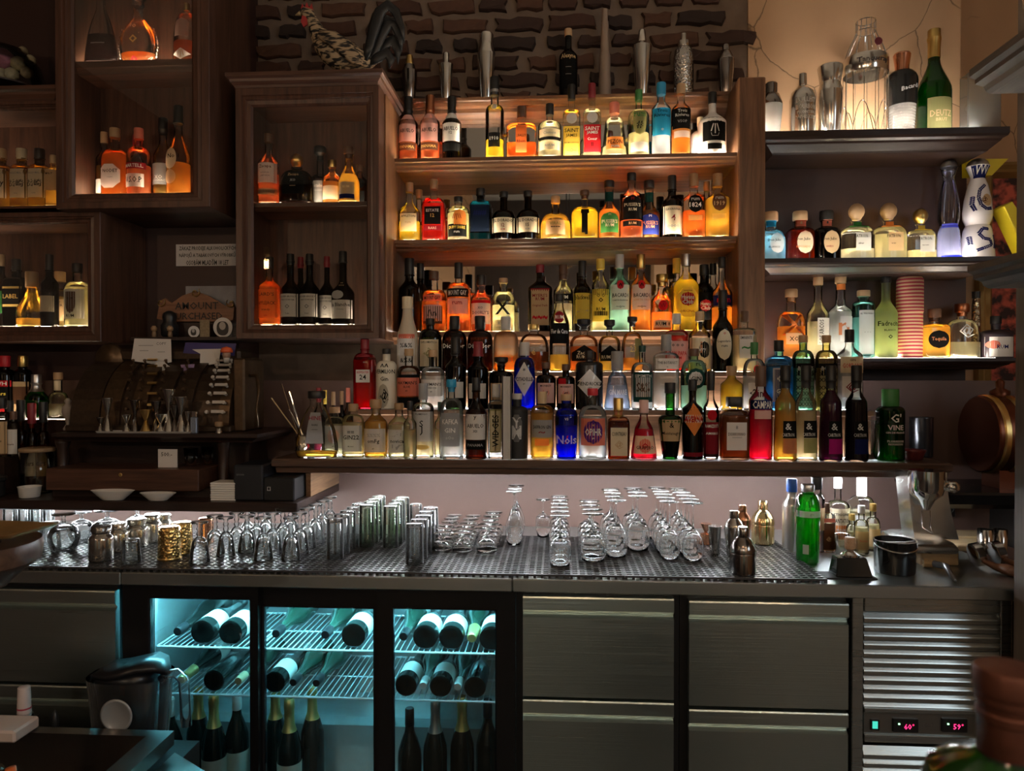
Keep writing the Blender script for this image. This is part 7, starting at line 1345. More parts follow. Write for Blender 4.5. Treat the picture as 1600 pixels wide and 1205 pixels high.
for px, foil, Y, ds, h, lb in ((266, 'white', 2.14, 'standing bottle with pale capsule low in the left door', .30, True), (310, 'gold', 2.20, 'standing bottle with ribbed gold capsule low in the left door', .31, False), (334, 'gold', 2.13, 'standing bottle with yellow-gold capsule low in the left door', .32, True), (370, 'white', 2.195, 'standing bottle with white screw cap low in the left door', .30, True),
                               (452, 'gold', 2.12, 'sparkling wine with gold foil standing low in the middle door', .318, True), (430, 'gold', 2.21, 'gold-foiled bottle behind the sparkling wine', .31, False), (488, 'gold', 2.20, 'second gold-foiled bottle right of the sparkling wine', .32, False),
                               (640, 'black', 2.14, 'dark bottle standing at the left of the right door', .29, False), (680, 'silver', 2.14, 'dark sparkling bottle with silver cap top in the right door', .32, False), (722, 'gold', 2.15, 'sparkling bottle with long gold neck in the right door', .325, False), (762, 'black', 2.19, 'black bottle standing in the right corner of the fridge', .30, False)):
    X = XP(px, Y, .5); R = .0355
    t = thing('wine_bottle', ds, 'bottle', (X, Y, zfl+.0003), 'wine bottles in the fridge', absolute=False)
    o = MB().lathe([(r*R, v*h) for r, v in ((.9, 0), (1, .012), (1, .50), (.95, .57), (.7, .67), (.42, .76), (.36, .82), (.35, .84))], 20).build('glass_body', WG, t); smooth_by_angle(o, 40)
    o = MB().lathe([(r*R, v*h) for r, v in (((.62, .70), (.44, .76), (.40, .84), (.40, .90), (.43, .905), (.42, .98), (.30, 1)) if foil in ('gold', 'silver') else ((.37, .82), (.40, .84), (.38, .99), (.32, 1)))], 16).build('capsule', FOIL[foil], t); smooth_by_angle(o, 40)
    if lb: MB().lathe([(R*1.008, .14*h), (R*1.008, .42*h)], 20, cap0=False, cap1=False).build('label', paper((.6, .6, .52), 0), t, True)

# ================================================================== right end of the worktop
def ctb_(px, py, z=ZC): return onplane(px, py, z)
def CB(px, py, ytop, w, kind, nm, desc, *a, **k):
    b = onplane(px, py, ZC); return B(None, px, ytop, w, kind, nm, desc, *a, z=ZC+.0004, Y=b.y, **k)
CB(1237, 861, 748, 28, 'std', 'spirit_bottle', 'brushed silver metal bottle with blue cap', cap='royal', solid=(.62, .60, .57), smetal=1, hb=.62, hs=.76, wn=.5, hn=.84)
CB(1262, 880, 757, 38, 'med', 'gin_bottle', 'faceted bright green gin bottle with a silver band', (.06, .62, .10), (.05, .75, .12), .62, 'silver', [lab(.60, .68, .98, 'silver', ('gin', .5, .5, 'gray')), lab(.14, .26, .22, 'ltgray', cx=-.45)], hb=.66, hs=.88, wn=.46, hn=.93, n=2.0, seg=16, gtrans=.12, gloss=2.0, tl=.3, tb=.92)
CB(1276, 862, 746, 24, 'std', 'spirit_bottle', 'clear bottle with black cap behind the bright green one', 'clear', 'water', .4, 'black', [lab(.3, .6, .9, 'tan')], hb=.7, hs=.8, wn=.6)
CB(1292, 862, 786, 22, 'sq', 'spirit_bottle', 'square bottle with a brown diamond-printed label', 'clear', 'amber', .5, 'brown', [lab(.06, .6, .95, 'brown', ('@', .4, .2, 'tan')), lab(.62, .7, .95, 'coral')], hb=.72, hs=.8)
CB(1309, 852, 746, 35, 'squat', 'rum_bottle', 'clear onion-necked rum bottle with yellow and red label', 'clear', 'straw', .4, 'ltgray', [lab(.1, .56, .9, 'cream', ('PLANTATION', .62, .14, K1), ('STIGGINS', .82, .08, K1)), lab(.12, .32, .5, 'orange', ('PINEAPPLE', .6, .3, 'white'))], hb=.52, hs=.66, wn=.30, hn=.86)
CB(1346, 850, 746, 36, 'squat', 'rum_bottle', 'clear bottle with tall white cap and a paper tag', 'clear', 'straw', .5, 'white', [lab(.1, .45, .9, 'ltgray')], hb=.6, hs=.72, wn=.36, hn=.74)
tgp = sheet('paper_tag', 'white paper tag hanging between two rum bottles', 'tag', [(1325, 783), (1330, 795), (1344, 787), (1338, 774)], 2.33, M_PAPER)
CB(1346, 865, 790, 22, 'med', 'tonic_bottle', 'small tonic bottle with peach label, left of two', 'clear', 'pale', .55, 'ltgray', [lab(.1, .48, .95, 'tan', ('tonic', .5, .15, 'coral'))], hb=.5, hs=.7, wn=.42, hn=.86, group='small tonic bottles')
CB(1364, 860, 787, 21, 'med', 'tonic_bottle', 'small tonic bottle with peach label, right of two', 'clear', 'pale', .55, 'gold', [lab(.1, .48, .95, 'tan', ('o', .5, .2, 'coral'))], hb=.5, hs=.7, wn=.42, hn=.86, group='small tonic bottles')
CB(1331, 858, 803, 17, 'med', 'tonic_bottle', 'tiny gold-capped bottle beside the tonic bottles', 'clear', 'pale', .5, 'gold', [lab(.1, .4, .9, 'olive')], hb=.5, hs=.7, wn=.5, hn=.84)
b_ = onplane(1316, 868, ZC)
o = MB().lathe([(.0006, .008), (.017, .009), (.022, .064), (.0235, .066), (.0245, .064), (.019, .001), (.0006, 0)], 20).build('ribbed_tumbler', glassy((.93, .95, .95), 2.2), smooth=True); o.location = (b_.x, b_.y, ZC+.0003); tag(o, 'ribbed clear tumbler between green bottle and tonic bottles', 'glass')
# tamping mat, block and cork-topped tamper
c0 = onplane(1330, 906, ZC)
tmx0, tmx1 = XP(1288, c0.y, ZC), XP(1372, c0.y, ZC)
tm = box('rubber_mat', tmx0, tmx1, c0.y, c0.y+.07, ZC, ZC+.004, M_BLKMAT, None, .001); tag(tm, 'thin black rubber mat at the right of the bar mats', 'mat')
bz = ZC+.0044; bx_0, bx_1 = XP(1308, c0.y, ZC), XP(1366, c0.y, ZC)
bkk = thing('tamper_stand', 'black wedge-shaped tamper stand reflecting green', 'stand', ((bx_0+bx_1)/2, c0.y+.03, bz))
b = MB(); b.rings([[(bx_0, c0.y+.006, bz), (bx_1, c0.y+.006, bz), (bx_1, c0.y+.066, bz), (bx_0, c0.y+.066, bz)], [(bx_0+.008, c0.y+.02, bz+.05), (bx_1-.012, c0.y+.02, bz+.05), (bx_1-.012, c0.y+.06, bz+.05), (bx_0+.008, c0.y+.06, bz+.05)]]); bevel_obj(b.build('block', plain((.012, .014, .013), .12), bkk), .002)
tp_ = thing('tamper', 'coffee tamper with cork-coloured handle on its stand', 'tamper', ((bx_0+bx_1)/2, c0.y+.04, bz+.05)); X = (bx_0+bx_1)/2; zz = bz+.0504
smooth_by_angle(MB().lathe([(.024, zz), (.025, zz+.001), (.025, zz+.006), (.012, zz+.014), (.009, zz+.018)], 22, (X, c0.y+.04, 0)).build('base', M_CHROME, tp_), 40); smooth_by_angle(MB().lathe([(.010, zz+.018), (.014, zz+.022), (.014, zz+.05), (.012, zz+.053)], 18, (X, c0.y+.04, 0)).build('handle', plain((.42, .25, .13), .6, noise=.4, scale=200), tp_), 40)
# knock box
k0 = onplane(1403, 897, ZC); R = 31*MPP(1403, k0.y); H = ZP(1403, 846, k0.y)-ZC
kb = thing('knock_box', 'glossy black knock box with a bar across', 'knock box', (k0.x, k0.y+.02, ZC+.0004), absolute=False)
smooth_by_angle(MB().lathe([(R*.92, 0), (R*.95, .003), (R, H*.9), (R*1.02, H), (R*.95, H), (R*.9, H*.5), (R*.86, .01), (.001, .01)], 28).build('tub', plain((.012, .012, .013), .14), kb), 40)
MB().tube([(-R, 0, H*.86), (-R*.5, 0, H*.82), (R*.5, 0, H*.82), (R, 0, H*.86)], .011, 10).build('knock_bar', plain((.16, .12, .11), .5), kb, True); MB().tube([(R*1.03*math.cos(a), -R*1.03*math.sin(a)*.99, H*(.9-.18*math.sin(a))) for a in [math.pi*i/14 for i in range(15)]], .002, 6).build('handle', M_CHROME, kb, True)
# coffee grinder on a wooden block
g0 = onplane(1452, 884, ZC)
gz0 = ZC+.0004; gx = XP(1455, 2.30, ZC)
wb_ = box('wooden_block', XP(1428, 2.26, ZC), XP(1487, 2.26, ZC), 2.22, 2.40, gz0, gz0+.04, wood((.35, .24, .13), (.55, .40, .24), .6), None, .003); tag(wb_, 'pale wooden block under the coffee grinder', 'block')
gd = thing('coffee_grinder', 'polished aluminium coffee grinder with funnel-shaped spout', 'grinder', (gx, 2.33, gz0+.0404)); gz = gz0+.0404
ALU = plain((.62, .63, .62), .22, 1, name='cast_aluminium')
bx0_, bx1_ = XP(1408, 2.24, 1), XP(1490, 2.24, 1)
b = MB(); bb = lambda e, z, f=0: [(bx0_+.012+e, 2.19+e+f, z), (bx1_-.012-e, 2.19+e+f, z), (bx1_-e, 2.22+e, z), (bx1_-e, 2.38, z), (bx0_+e, 2.38, z), (bx0_+e, 2.22+e, z)]
b.rings([bb(.004, gz), bb(0, gz+.005), bb(0, gz+.016), bb(.008, gz+.026), bb(.03, gz+.034, .02)]); smooth_by_angle(b.build('tray_base', ALU, gd), 40)
cz1 = ZP(1440, 735, 2.30)
px0_, px1_ = XP(1396, 2.36, 1), XP(1450, 2.36, 1)
b = MB(); rr = []
for f in [i/8 for i in range(9)]:
    z = gz+.03+(cz1-gz-.03)*f; e = .018*math.sin(f*math.pi); sh = -.035*(1-f)**2
    xa, xb = px0_-sh*.6+e*.2, px1_-sh+.0
    rr.append([(xa, 2.27, z), (xb, 2.25, z), (xb+.02, 2.29, z), (xb+.02, 2.345, z), (xa, 2.35, z)])
b.rings(rr); o = b.build('column', ALU, gd); smooth_by_angle(o, 50)
fx = XP(1447, 2.22, 1.1); zt_, zm_, zn_ = ZP(1447, 735, 2.22), ZP(1447, 772, 2.22), ZP(1447, 797, 2.22)
smooth_by_angle(MB().lathe([(.008, zn_), (.010, zn_+.002), (.024, zn_+.03), (.044, zm_), (.048, zm_+.02), (.048, zt_)], 28, (fx, 2.22, 0)).build('spout_funnel', M_CHROME, gd), 50)
MB().tube([(fx-.012, 2.22, zn_-.002), (fx-.012, 2.215, zn_-.05), (fx+.008, 2.195, zn_-.065), (fx+.012, 2.22, zn_-.05), (fx+.012, 2.22, zn_-.002)], .002, 6).build('portafilter_fork', M_CHROME, gd, True)
MB().tube([(fx+.048, 2.22, zm_+.025), (fx+.075, 2.21, zm_+.022), (fx+.085, 2.21, zm_+.02)], [.012, .018, .012], 12).build('dosing_knob', M_CHROME, gd, True)
# brush, socket, portafilters, cups, boards, cloth
b0 = onplane(1478, 900, ZC)
br = thing('grinder_brush', 'grinder cleaning brush with dark curved handle', 'brush', (b0.x, b0.y, ZC))
p1, p2, p3 = onplane(1492, 912, ZC), onplane(1478, 896, ZC), onplane(1458, 888, ZC)
MB().tube([(p1.x, p1.y, ZC+.008), (p2.x, p2.y, ZC+.02), (p3.x, p3.y, ZC+.013)], [.005, .009, .010], 8).build('handle', plain((.16, .16, .17), .3, .6), br, True); MB().tube([(p3.x, p3.y, ZC+.013), (p3.x-.025, p3.y+.006, ZC+.014)], [.011, .013], 10).build('bristles', plain((.4, .27, .14), .9, noise=.5, scale=300), br)
so = thing('wall_socket', 'black wall socket behind the coffee grinder', 'socket', (XP(1482, YW), YW-.01, ZP(1482, 808, YW))); pxbox('plate', 1470, 1494, 780, 808, YW-.010, YW-.0005, plain((.02, .02, .022), .3), so, .002)
o = MB().lathe([(.019, 0), (.019, .004), (.016, .004), (.015, .001)], 20).build('socket_ring', plain((.035, .035, .035), .3), so); o.matrix_basis = Matrix.Translation((XP(1481, YW), YW-.010, ZP(1481, 794, YW))) @ Matrix.Rotation(math.pi/2, 4, 'X')
for i, (px, py, w_, ds) in enumerate(((1548, 868, 23, 'steel milk cup left of a pair by the post'), (1572, 868, 20, 'steel milk cup right of a pair by the post'))):
    q = onplane(px, py, ZC); R = w_*.5*MPP(px, q.y); H = .075
    o = MB().lathe([(R*.9, 0), (R*.95, .002), (R, H), (R*.95, H), (R*.88, .004), (.001, .004)], 20).build('milk_cup', SIL, smooth=True); o.location = (q.x, q.y+.03, ZC+.0003); tag(o, ds, 'cup')
for i, (px, py, ds) in enumerate(((1530, 888, 'portafilter with brown wooden handle, left of two'), (1562, 885, 'portafilter with brown wooden handle, right of two'))):
    q = onplane(px, py, ZC); t = thing('portafilter', ds, 'portafilter', (q.x, q.y, ZC+.0003), 'portafilters by the post', absolute=False)
    o = MB().lathe([(.030, 0), (.034, .002), (.034, .022), (.030, .024), (.028, .006), (.001, .005)], 24).build('basket', M_CHROME, t); smooth_by_angle(o, 40); o.matrix_basis = Matrix.Translation((-.012, .012, .034)) @ Matrix.Rotation(1.35, 4, 'Y') @ Matrix.Rotation(0, 4, 'X')
    MB().tube([(.0, -.01, .026), (.02, -.045, .016), (.034, -.075, .0155), (.045, -.10, .0145)], [.006, .010, .0155, .0145], 12).build('handle', wood((.16, .075, .045), (.30, .15, .09), .35), t, True)
for i, (a, b__, py, h, ds) in enumerate(((1488, 1560, 862, .018, 'thin wooden board lying at the back by the espresso machine'), (1494, 1566, 850, .004, 'second wooden board behind the first by the espresso machine'))):
    q = onplane((a+b__)/2, py, ZC); o = box('serving_board', XP(a, q.y, ZC), XP(b__, q.y, ZC), q.y, q.y+.11, ZC+.0003, ZC+.0003+h+i*.02, wood((.3, .2, .1), (.5, .36, .2), .6), None, .003); tag(o, ds, 'board')
# espresso machine with a copper barrel boiler
em = thing('espresso_machine', 'dark espresso machine with brass-banded copper boiler, half hidden by the post', 'espresso machine', (XP(1560, 2.45), 2.5, ZC))
EX = XP(1580, 2.45, 1.2)
zmid = ZP(1560, 680, 2.45)
def ybar(r, x0, x1, nm, mat, seg=28):
    m = MB().lathe([(r*.97, x0), (r, x0+.004), (r, x1-.004), (r*.97, x1)], seg); m.v = [(z, 2.50+x, zmid+y) for x, y, z in m.v]; o = m.build(nm, mat, em); smooth_by_angle(o, 40); return o
DKC = plain((.16, .055, .03), .3, .9, name='aged_copper')
ybar(.125, XP(1528, 2.5), XP(1528, 2.5)+.42, 'boiler', DKC); ybar(.130, XP(1535, 2.5), XP(1546, 2.5), 'band', M_GOLD); ybar(.130, XP(1562, 2.5), XP(1573, 2.5), 'band', M_GOLD)
MB().lathe([(.028, zmid+.11), (.03, zmid+.14), (.012, zmid+.15), (.014, zmid+.17), (.006, zmid+.18)], 18, (XP(1562, 2.5), 2.5, 0)).build('boiler_cap', DKC, em, True)
zt0 = ZP(1540, 796, 2.40)
ledge('drip_tray', XP(1482, 2.32, 1.1), XP(1482, 2.32, 1.1)+.6, 2.36, 2.68, [(.05, zt0), (.02, zt0+.018), (0, zt0+.05), (0, zt0+.058)], plain((.015, .016, .018), .15), em, (1, 0))
box('stand', XP(1548, 2.5), XP(1548, 2.5)+.3, 2.45, 2.55, zt0+.05, zmid-.10, DKC, em); box('leg', XP(1575, 2.5), XP(1575, 2.5)+.05, 2.45, 2.6, ZC, zt0+.003, M_BLACK, em)
# right-hand post with side shelves (near the camera)
YP = 1.86
M_POST = wood((.10, .075, .058), (.17, .13, .10), .5, 'Z')
pt = struct(box('trim_post', XP(1586, YP+.12), XP(1586, YP+.12)+.25, YP, YP+.12, 0, 3.5, M_POST))
W_GREY = wood((.05, .04, .033), (.12, .095, .078), .5, 'Y')
def side_shelf(label, px, py_top, py_bot):
    z1_, z0_ = ZP(px, py_top, YP), ZP(px, py_bot, YP); x0 = XP(px, YP, z1_)
    t = thing('side_shelf', label, 'shelf', (x0+.15, 1.5, z0_)); h = z1_-z0_
    r = []
    for e, f in ((.045, 0), (.035, .12), (.03, .3), (.012, .42), (.012, .6), (0, .72), (0, 1)):
        z = z0_+h*f; r.append([(x0+e, .75, z), (x0+.4, .75, z), (x0+.4, YP-.001-e*.2, z), (x0+e, YP-.001-e*.2, z)])
    MB().rings(r).build('board', W_GREY, t); return z1_, x0
zs1, xs1 = side_shelf('dark moulded shelf end jutting in at the top right corner', 1514, 110, 150)
side_shelf('grey moulded shelf end jutting in at mid height on the right', 1511, 416, 452)
o = MB().lathe([(.0006, .004), (.028, .005), (.040, .10), (.041, .14), (.043, .14), (.042, .10), (.031, .001), (.0006, 0)], 24).build('carafe', glassy((.9, .85, .8), 2.0), smooth=True); o.location = (xs1+.075, 1.70, zs1+.0004); tag(o, 'clear glass carafe at the top right edge', 'carafe')
# gilt frame with a red reflection painted as mottled colour, yellow things
pf = thing('framed_reflection', 'gilt frame with a painted red reflection behind the right-hand shelves', 'picture', (XP(1590, 3.30), 3.31, ZP(1570, 470, 3.3)))
fx0_, fx1_, fz0_, fz1_ = XP(1532, 3.30, 1.8), XP(1532, 3.30, 1.8)+.55, ZP(1570, 700, 3.3), ZP(1570, 252, 3.3)
frame('frame', fx0_, fx1_, fz0_, fz1_, [(0, 3.349), (0, 3.31), (.015, 3.30), (.03, 3.315), (.045, 3.305), (.065, 3.33), (.065, 3.349)], plain((.38, .24, .09), .4, .5, noise=.2, scale=20), pf)
m_, nt_, out_ = nodes_of('red_reflection'); bs_ = N(nt_, 'ShaderNodeBsdfPrincipled'); nt_.links.new(bs_.outputs[0], out_.inputs[0]); tc_ = N(nt_, 'ShaderNodeTexCoord'); vz = N(nt_, 'ShaderNodeTexNoise'); vz.inputs['Scale'].default_value = 22; vz.inputs['Detail'].default_value = 4
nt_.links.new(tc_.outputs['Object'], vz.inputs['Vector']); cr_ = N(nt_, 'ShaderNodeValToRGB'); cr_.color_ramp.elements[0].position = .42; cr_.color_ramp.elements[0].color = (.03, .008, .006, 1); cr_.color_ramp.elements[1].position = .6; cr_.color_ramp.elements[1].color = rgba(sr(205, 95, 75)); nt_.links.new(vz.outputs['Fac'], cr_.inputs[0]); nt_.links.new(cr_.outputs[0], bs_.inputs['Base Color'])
box('reflection_panel', fx0_+.06, fx1_-.06, 3.335, 3.345, fz0_+.06, fz1_-.06, m_, pf)
YEL = plain((.75, .60, .02), .5, name='yellow_paint')
yb_ = thing('yellow_bracket', 'yellow triangular bracket under the end of the topmost dark shelf', 'bracket', (XP(1530, 2.9), 2.93, zS['R1']-.12))
q = [P(1509, 228, 2.94), P(1576, 222, 2.94), P(1550, 274, 2.94), P(1509, 276, 2.94)]; zc_ = zS['R1']-.056
q[0].z = q[1].z = zc_
MB().rings([[(v.x, 2.967, v.z) for v in q], [(v.x, 2.94, v.z) for v in q]]).build('plate', YEL, yb_)
yw = thing('yellow_wedge', 'bright yellow folded carton leaning at the right end of the middle dark shelf', 'carton', (XP(1570, 2.80), 2.85, zS['R2']))
q = [P(a, b, 2.82) for a, b in ((1568, 322), (1582, 314), (1608, 352), (1628, 399), (1606, 400))]
bevel_obj(MB().rings([[(v.x, 2.90, v.z) for v in q], [(v.x, 2.82, v.z) for v in q]]).build('carton', YEL, yw), .003)
wv_ = thing('woven_flask', 'beige mesh-covered flask behind the maritime jug', 'flask', (XP(1524, 2.948), 2.948, zS['R3']), absolute=False)
H = ZP(1529, 455, 2.93)-zS['R3']; smooth_by_angle(MB().lathe([(.012, 0), (.015, .01), (.0165, H*.5), (.015, H*.7), (.015, H*.8), (.012, H*.9)], 20).build('body', hammered('woven_mesh', (.5, .42, .3)), wv_), 50); MB().lathe([(.014, H*.9), (.015, H)], 14).build('cap', M_BLACK, wv_)
# glass tumbler + dark tin at the right of the front row
o = MB().lathe([(.0006, .006), (.017, .007), (.0215, .125), (.0225, .127), (.0235, .125), (.0195, .001), (.0006, 0)], 22).build('mixing_glass', glassy((.93, .94, .93), 1.6), smooth=True); o.location = (XP(1360, 2.462), 2.462, zL1+.0004); tag(o, 'tall frosted mixing glass behind the last dark liqueur bottle', 'glass')
o = MB().lathe([(.034, 0), (.036, .003), (.037, .13), (.038, .133), (.035, .133), (.03, .005), (.001, .004)], 24).build('dark_tin', plain((.10, .10, .11), .25, .9), smooth=True); o.location = (XP(1444, 2.54), 2.56, zL1+.0004); tag(o, 'dark steel tin in the shadow right of the emerald bottle', 'tin')
bw = MB().lathe([(.02, 0), (.025, .002), (.035, .03), (.036, .034), (.033, .034), (.02, .006), (.001, .005)], 22).build('red_bowl', plain((.12, .02, .02), .4, noise=.8, scale=90), smooth=True); bw.location = (XP(1428, 2.45), 2.45, zL1+.0004); tag(bw, 'small red patterned bowl right of the emerald bottle', 'bowl')
# ================================================================== slim menu book between the gins
mn = thing('menu_book', 'slim upright menu book with white pages among the gin bottles', 'book', (XP(789, 2.45), 2.46, zL1))
mz = zL1+.0004; mt = ZP(789, 587, 2.40)
box('cover', XP(784, 2.38), XP(786, 2.38), 2.38, 2.414, mz, mt, W_DARKZ, mn); box('cover', XP(797.5, 2.38), XP(799, 2.38), 2.38, 2.414, mz, mt, plain((.02, .02, .02), .5), mn)
for i in range(6): box('page', XP(786.2+i*1.9, 2.38), XP(787.6+i*1.9, 2.38), 2.382, 2.413, mz, mt-.003, M_PAPER, mn)

# ================================================================== cockerel on the cabinet
zroost = ZP(480, 114, 2.60)+.012
rs = thing('cockerel', 'stuffed black and cream cockerel standing on the crown of the cabinet', 'cockerel', (XP(525, 2.66), 2.68, zroost))
def feathers():
    m, nt, out = nodes_of('cockerel_plumage'); b = N(nt, 'ShaderNodeBsdfPrincipled'); nt.links.new(b.outputs[0], out.inputs[0]); b.inputs['Roughness'].default_value = .6
    tc = N(nt, 'ShaderNodeTexCoord'); mp = N(nt, 'ShaderNodeMapping'); mp.inputs['Rotation'].default_value = (0, .75, 0); mp.inputs['Scale'].default_value = (14, 50, 60); nt.links.new(tc.outputs['Object'], mp.inputs[0])
    nz = N(nt, 'ShaderNodeTexNoise'); nz.inputs['Scale'].default_value = 1.6; nz.inputs['Detail'].default_value = 3; nt.links.new(mp.outputs[0], nz.inputs['Vector'])
    cr = N(nt, 'ShaderNodeValToRGB'); cr.color_ramp.elements[0].position = .46; cr.color_ramp.elements[0].color = (.012, .010, .009, 1); cr.color_ramp.elements[1].position = .55; cr.color_ramp.elements[1].color = rgba((.42, .31, .19)); nt.links.new(nz.outputs['Fac'], cr.inputs[0]); nt.links.new(cr.outputs[0], b.inputs['Base Color'])
    bp = N(nt, 'ShaderNodeBump'); bp.inputs['Strength'].default_value = .6; bp.inputs['Distance'].default_value = .006; nt.links.new(nz.outputs['Fac'], bp.inputs['Height']); nt.links.new(bp.outputs[0], b.inputs['Normal']); return m
PL = feathers(); YK = 2.68; mp_ = MPP(520, YK)
spine = [(470, 20, 4, .8), (474, 19, 8, .8), (482, 22, 9.5, .8), (488, 33, 9, .8), (495, 48, 12, .85), (506, 66, 19, .85), (520, 79, 24, .85), (537, 88, 25, .85), (555, 93, 21, .85), (570, 97, 14, .8), (582, 99, 7, .7), (588, 99, 2, .7)]
rings = []
for i, (px, py, r, wd) in enumerate(spine):
    a = spine[max(0, i-1)]; b2 = spine[min(len(spine)-1, i+1)]; tx, tz = b2[0]-a[0], -(b2[1]-a[1]); L = math.hypot(tx, tz); nxx, nzz = -tz/L, tx/L
    c = P(px, py, YK); rings.append([(c.x+nxx*math.cos(q)*r*mp_, YK+math.sin(q)*r*mp_*wd, c.z+nzz*math.cos(q)*r*mp_) for q in [2*math.pi*k/18 for k in range(18)]])
MB().rings(rings).build('body', PL, rs, True)
CM = plain((.38, .03, .03), .5, name='red_comb'); BLKF = plain((.012, .013, .014), .4, name='black_feather')
outline([(470, 14), (472, 5), (476, 12), (479, 3), (483, 12), (487, 5), (489, 16), (484, 19), (474, 18)], YK-.003, YK+.003, 'comb', CM, rs)
outline([(472, 24), (470, 34), (474, 42), (480, 38), (480, 26)], YK-.014, YK-.008, 'wattle', CM, rs)
c = P(470, 21, YK); e = P(461, 24, YK); MB().tube([(c.x, YK, c.z), (e.x, YK, e.z)], [.010, .0015], 8).build('beak', plain((.35, .25, .12), .4), rs, True)
c = P(477, 19, YK); MB().lathe([(.0005, -.004), (.004, 0), (.0005, .004)], 10, (c.x, YK-.0175, c.z)).build('eye', M_BLACK, rs, True)
def plume(pts, r0, nm, mat, dy=0, wd=.35):
    rr = []
    for i, (px, py) in enumerate(pts):
        a = pts[max(0, i-1)]; b2 = pts[min(len(pts)-1, i+1)]; tx, tz = b2[0]-a[0], -(b2[1]-a[1]); L = math.hypot(tx, tz) or 1; nxx, nzz = -tz/L, tx/L
        f = i/(len(pts)-1); r = r0*mp_*(math.sin(math.pi*min(1, .12+f*.9))**.7+.03); c = P(px, py, YK)
        rr.append([(c.x+nxx*math.cos(q)*r, YK+dy+math.sin(q)*r*wd, c.z+nzz*math.cos(q)*r) for q in [2*math.pi*k/8 for k in range(8)]])
    MB().rings(rr).build(nm, mat, rs, True)
plume([(505, 62), (525, 70), (545, 84), (562, 102), (572, 112)], 13, 'wing', PL, -.05); 
for i, pts in enumerate(([(572, 98), (580, 75), (588, 45), (596, 22), (608, 12), (620, 22), (630, 48), (634, 72)], [(574, 98), (584, 80), (594, 55), (606, 36), (618, 38), (626, 60), (628, 82)], [(576, 100), (588, 85), (600, 66), (612, 58), (620, 75), (620, 98)], [(572, 96), (577, 70), (582, 40), (586, 20), (590, 8)], [(578, 100), (592, 92), (606, 84), (612, 96), (610, 110)], [(574, 96), (582, 66), (592, 40), (604, 24), (614, 28), (622, 44)])):
    plume(pts, (9, 10, 10, 8, 9, 9)[i], 'tail_feather', BLKF, (-.02, .0, .02, .01, -.01, .03)[i])
for dy in (-.025, .025):
    c = P(534, 108, YK); MB().tube([(c.x, YK+dy, c.z+.02), (c.x+.005, YK+dy, zroost+.004), (c.x-.04, YK+dy, zroost+.004)], [.009, .006, .003], 8).build('leg', plain((.25, .18, .08), .6), rs)
# flowers in a glass shade, upper left corner
zc1t = ZP(40, 134, 2.55)+.010
fl_ = thing('flower_cloche', 'dim glass cloche of dried roses in the upper left corner', 'flowers', (XP(20, 2.60), 2.62, zc1t))
for i, (px, py, r, cl) in enumerate(((4, 92, 16, (.30, .10, .16)), (26, 98, 11, (.35, .30, .18)), (36, 110, 9, (.35, .30, .2)), (18, 116, 10, (.3, .27, .17)), (44, 92, 8, (.32, .28, .18)), (30, 76, 7, (.25, .2, .12)), (2, 116, 10, (.28, .25, .16)))):
    c = P(px, py, 2.62); q = r*MPP(px, 2.62); MB().lathe([(max(.0005, q*math.sin(math.pi*k/8)*(1+.12*(k % 2))), -q*math.cos(math.pi*k/8)) for k in range(9)], 12, (c.x, 2.62+.01*(i % 3), c.z)).build('blossom', plain(cl, .7, noise=.5, scale=90), fl_, True)
R = 58*MPP(10, 2.62); X = XP(4, 2.62, 2.5)
MB().lathe([(R, zc1t+.004), (R, zc1t+.05), (R*.9, zc1t+.10), (R*.6, zc1t+.15), (R*.2, zc1t+.172), (.001, zc1t+.175)], 26, (X, 2.62, 0), cap0=False).build('glass_dome', glassy((.9, .9, .88), 1.5), fl_, True); MB().lathe([(R*1.05, zc1t), (R*1.05, zc1t+.006)], 26, (X, 2.62, 0)).build('base', W_DARK, fl_)

# ================================================================== near the camera
# sink station
zsk = .585; Ys = 1.02
s0 = onplane(0, 1142, zsk); s1 = onplane(272, 1142, zsk); sYb = s1.y; sx1_ = s1.x
sk = thing('sink_station', 'dark steel sink station with a deep black basin in the lower left corner', 'sink', (sx1_-.3, sYb-.15, 0))
M_SINK = steel((.22, .20, .19), .3, 'X')
xo0, xo1, yo0, yo1 = sx1_-.75, sx1_, sYb-.42, sYb
xi0, xi1, yi0, yi1 = xo0+.1, xo1-.055, yo0+.05, yo1-.032
b = MB(); O = lambda z: [(xo0, yo0, z), (xo1, yo0, z), (xo1, yo1, z), (xo0, yo1, z)]; I = lambda z: [(xi0, yi0, z), (xi1, yi0, z), (xi1, yi1, z), (xi0, yi1, z)]
b.rings([O(zsk-.035), O(zsk), I(zsk), I(zsk-.14)], True, False, True); b.build('rim', M_SINK, sk); box('body', xo0+.02, xo1-.02, yo0+.02, yo1-.02, 0, zsk-.15, plain((.02, .02, .02), .5), sk)
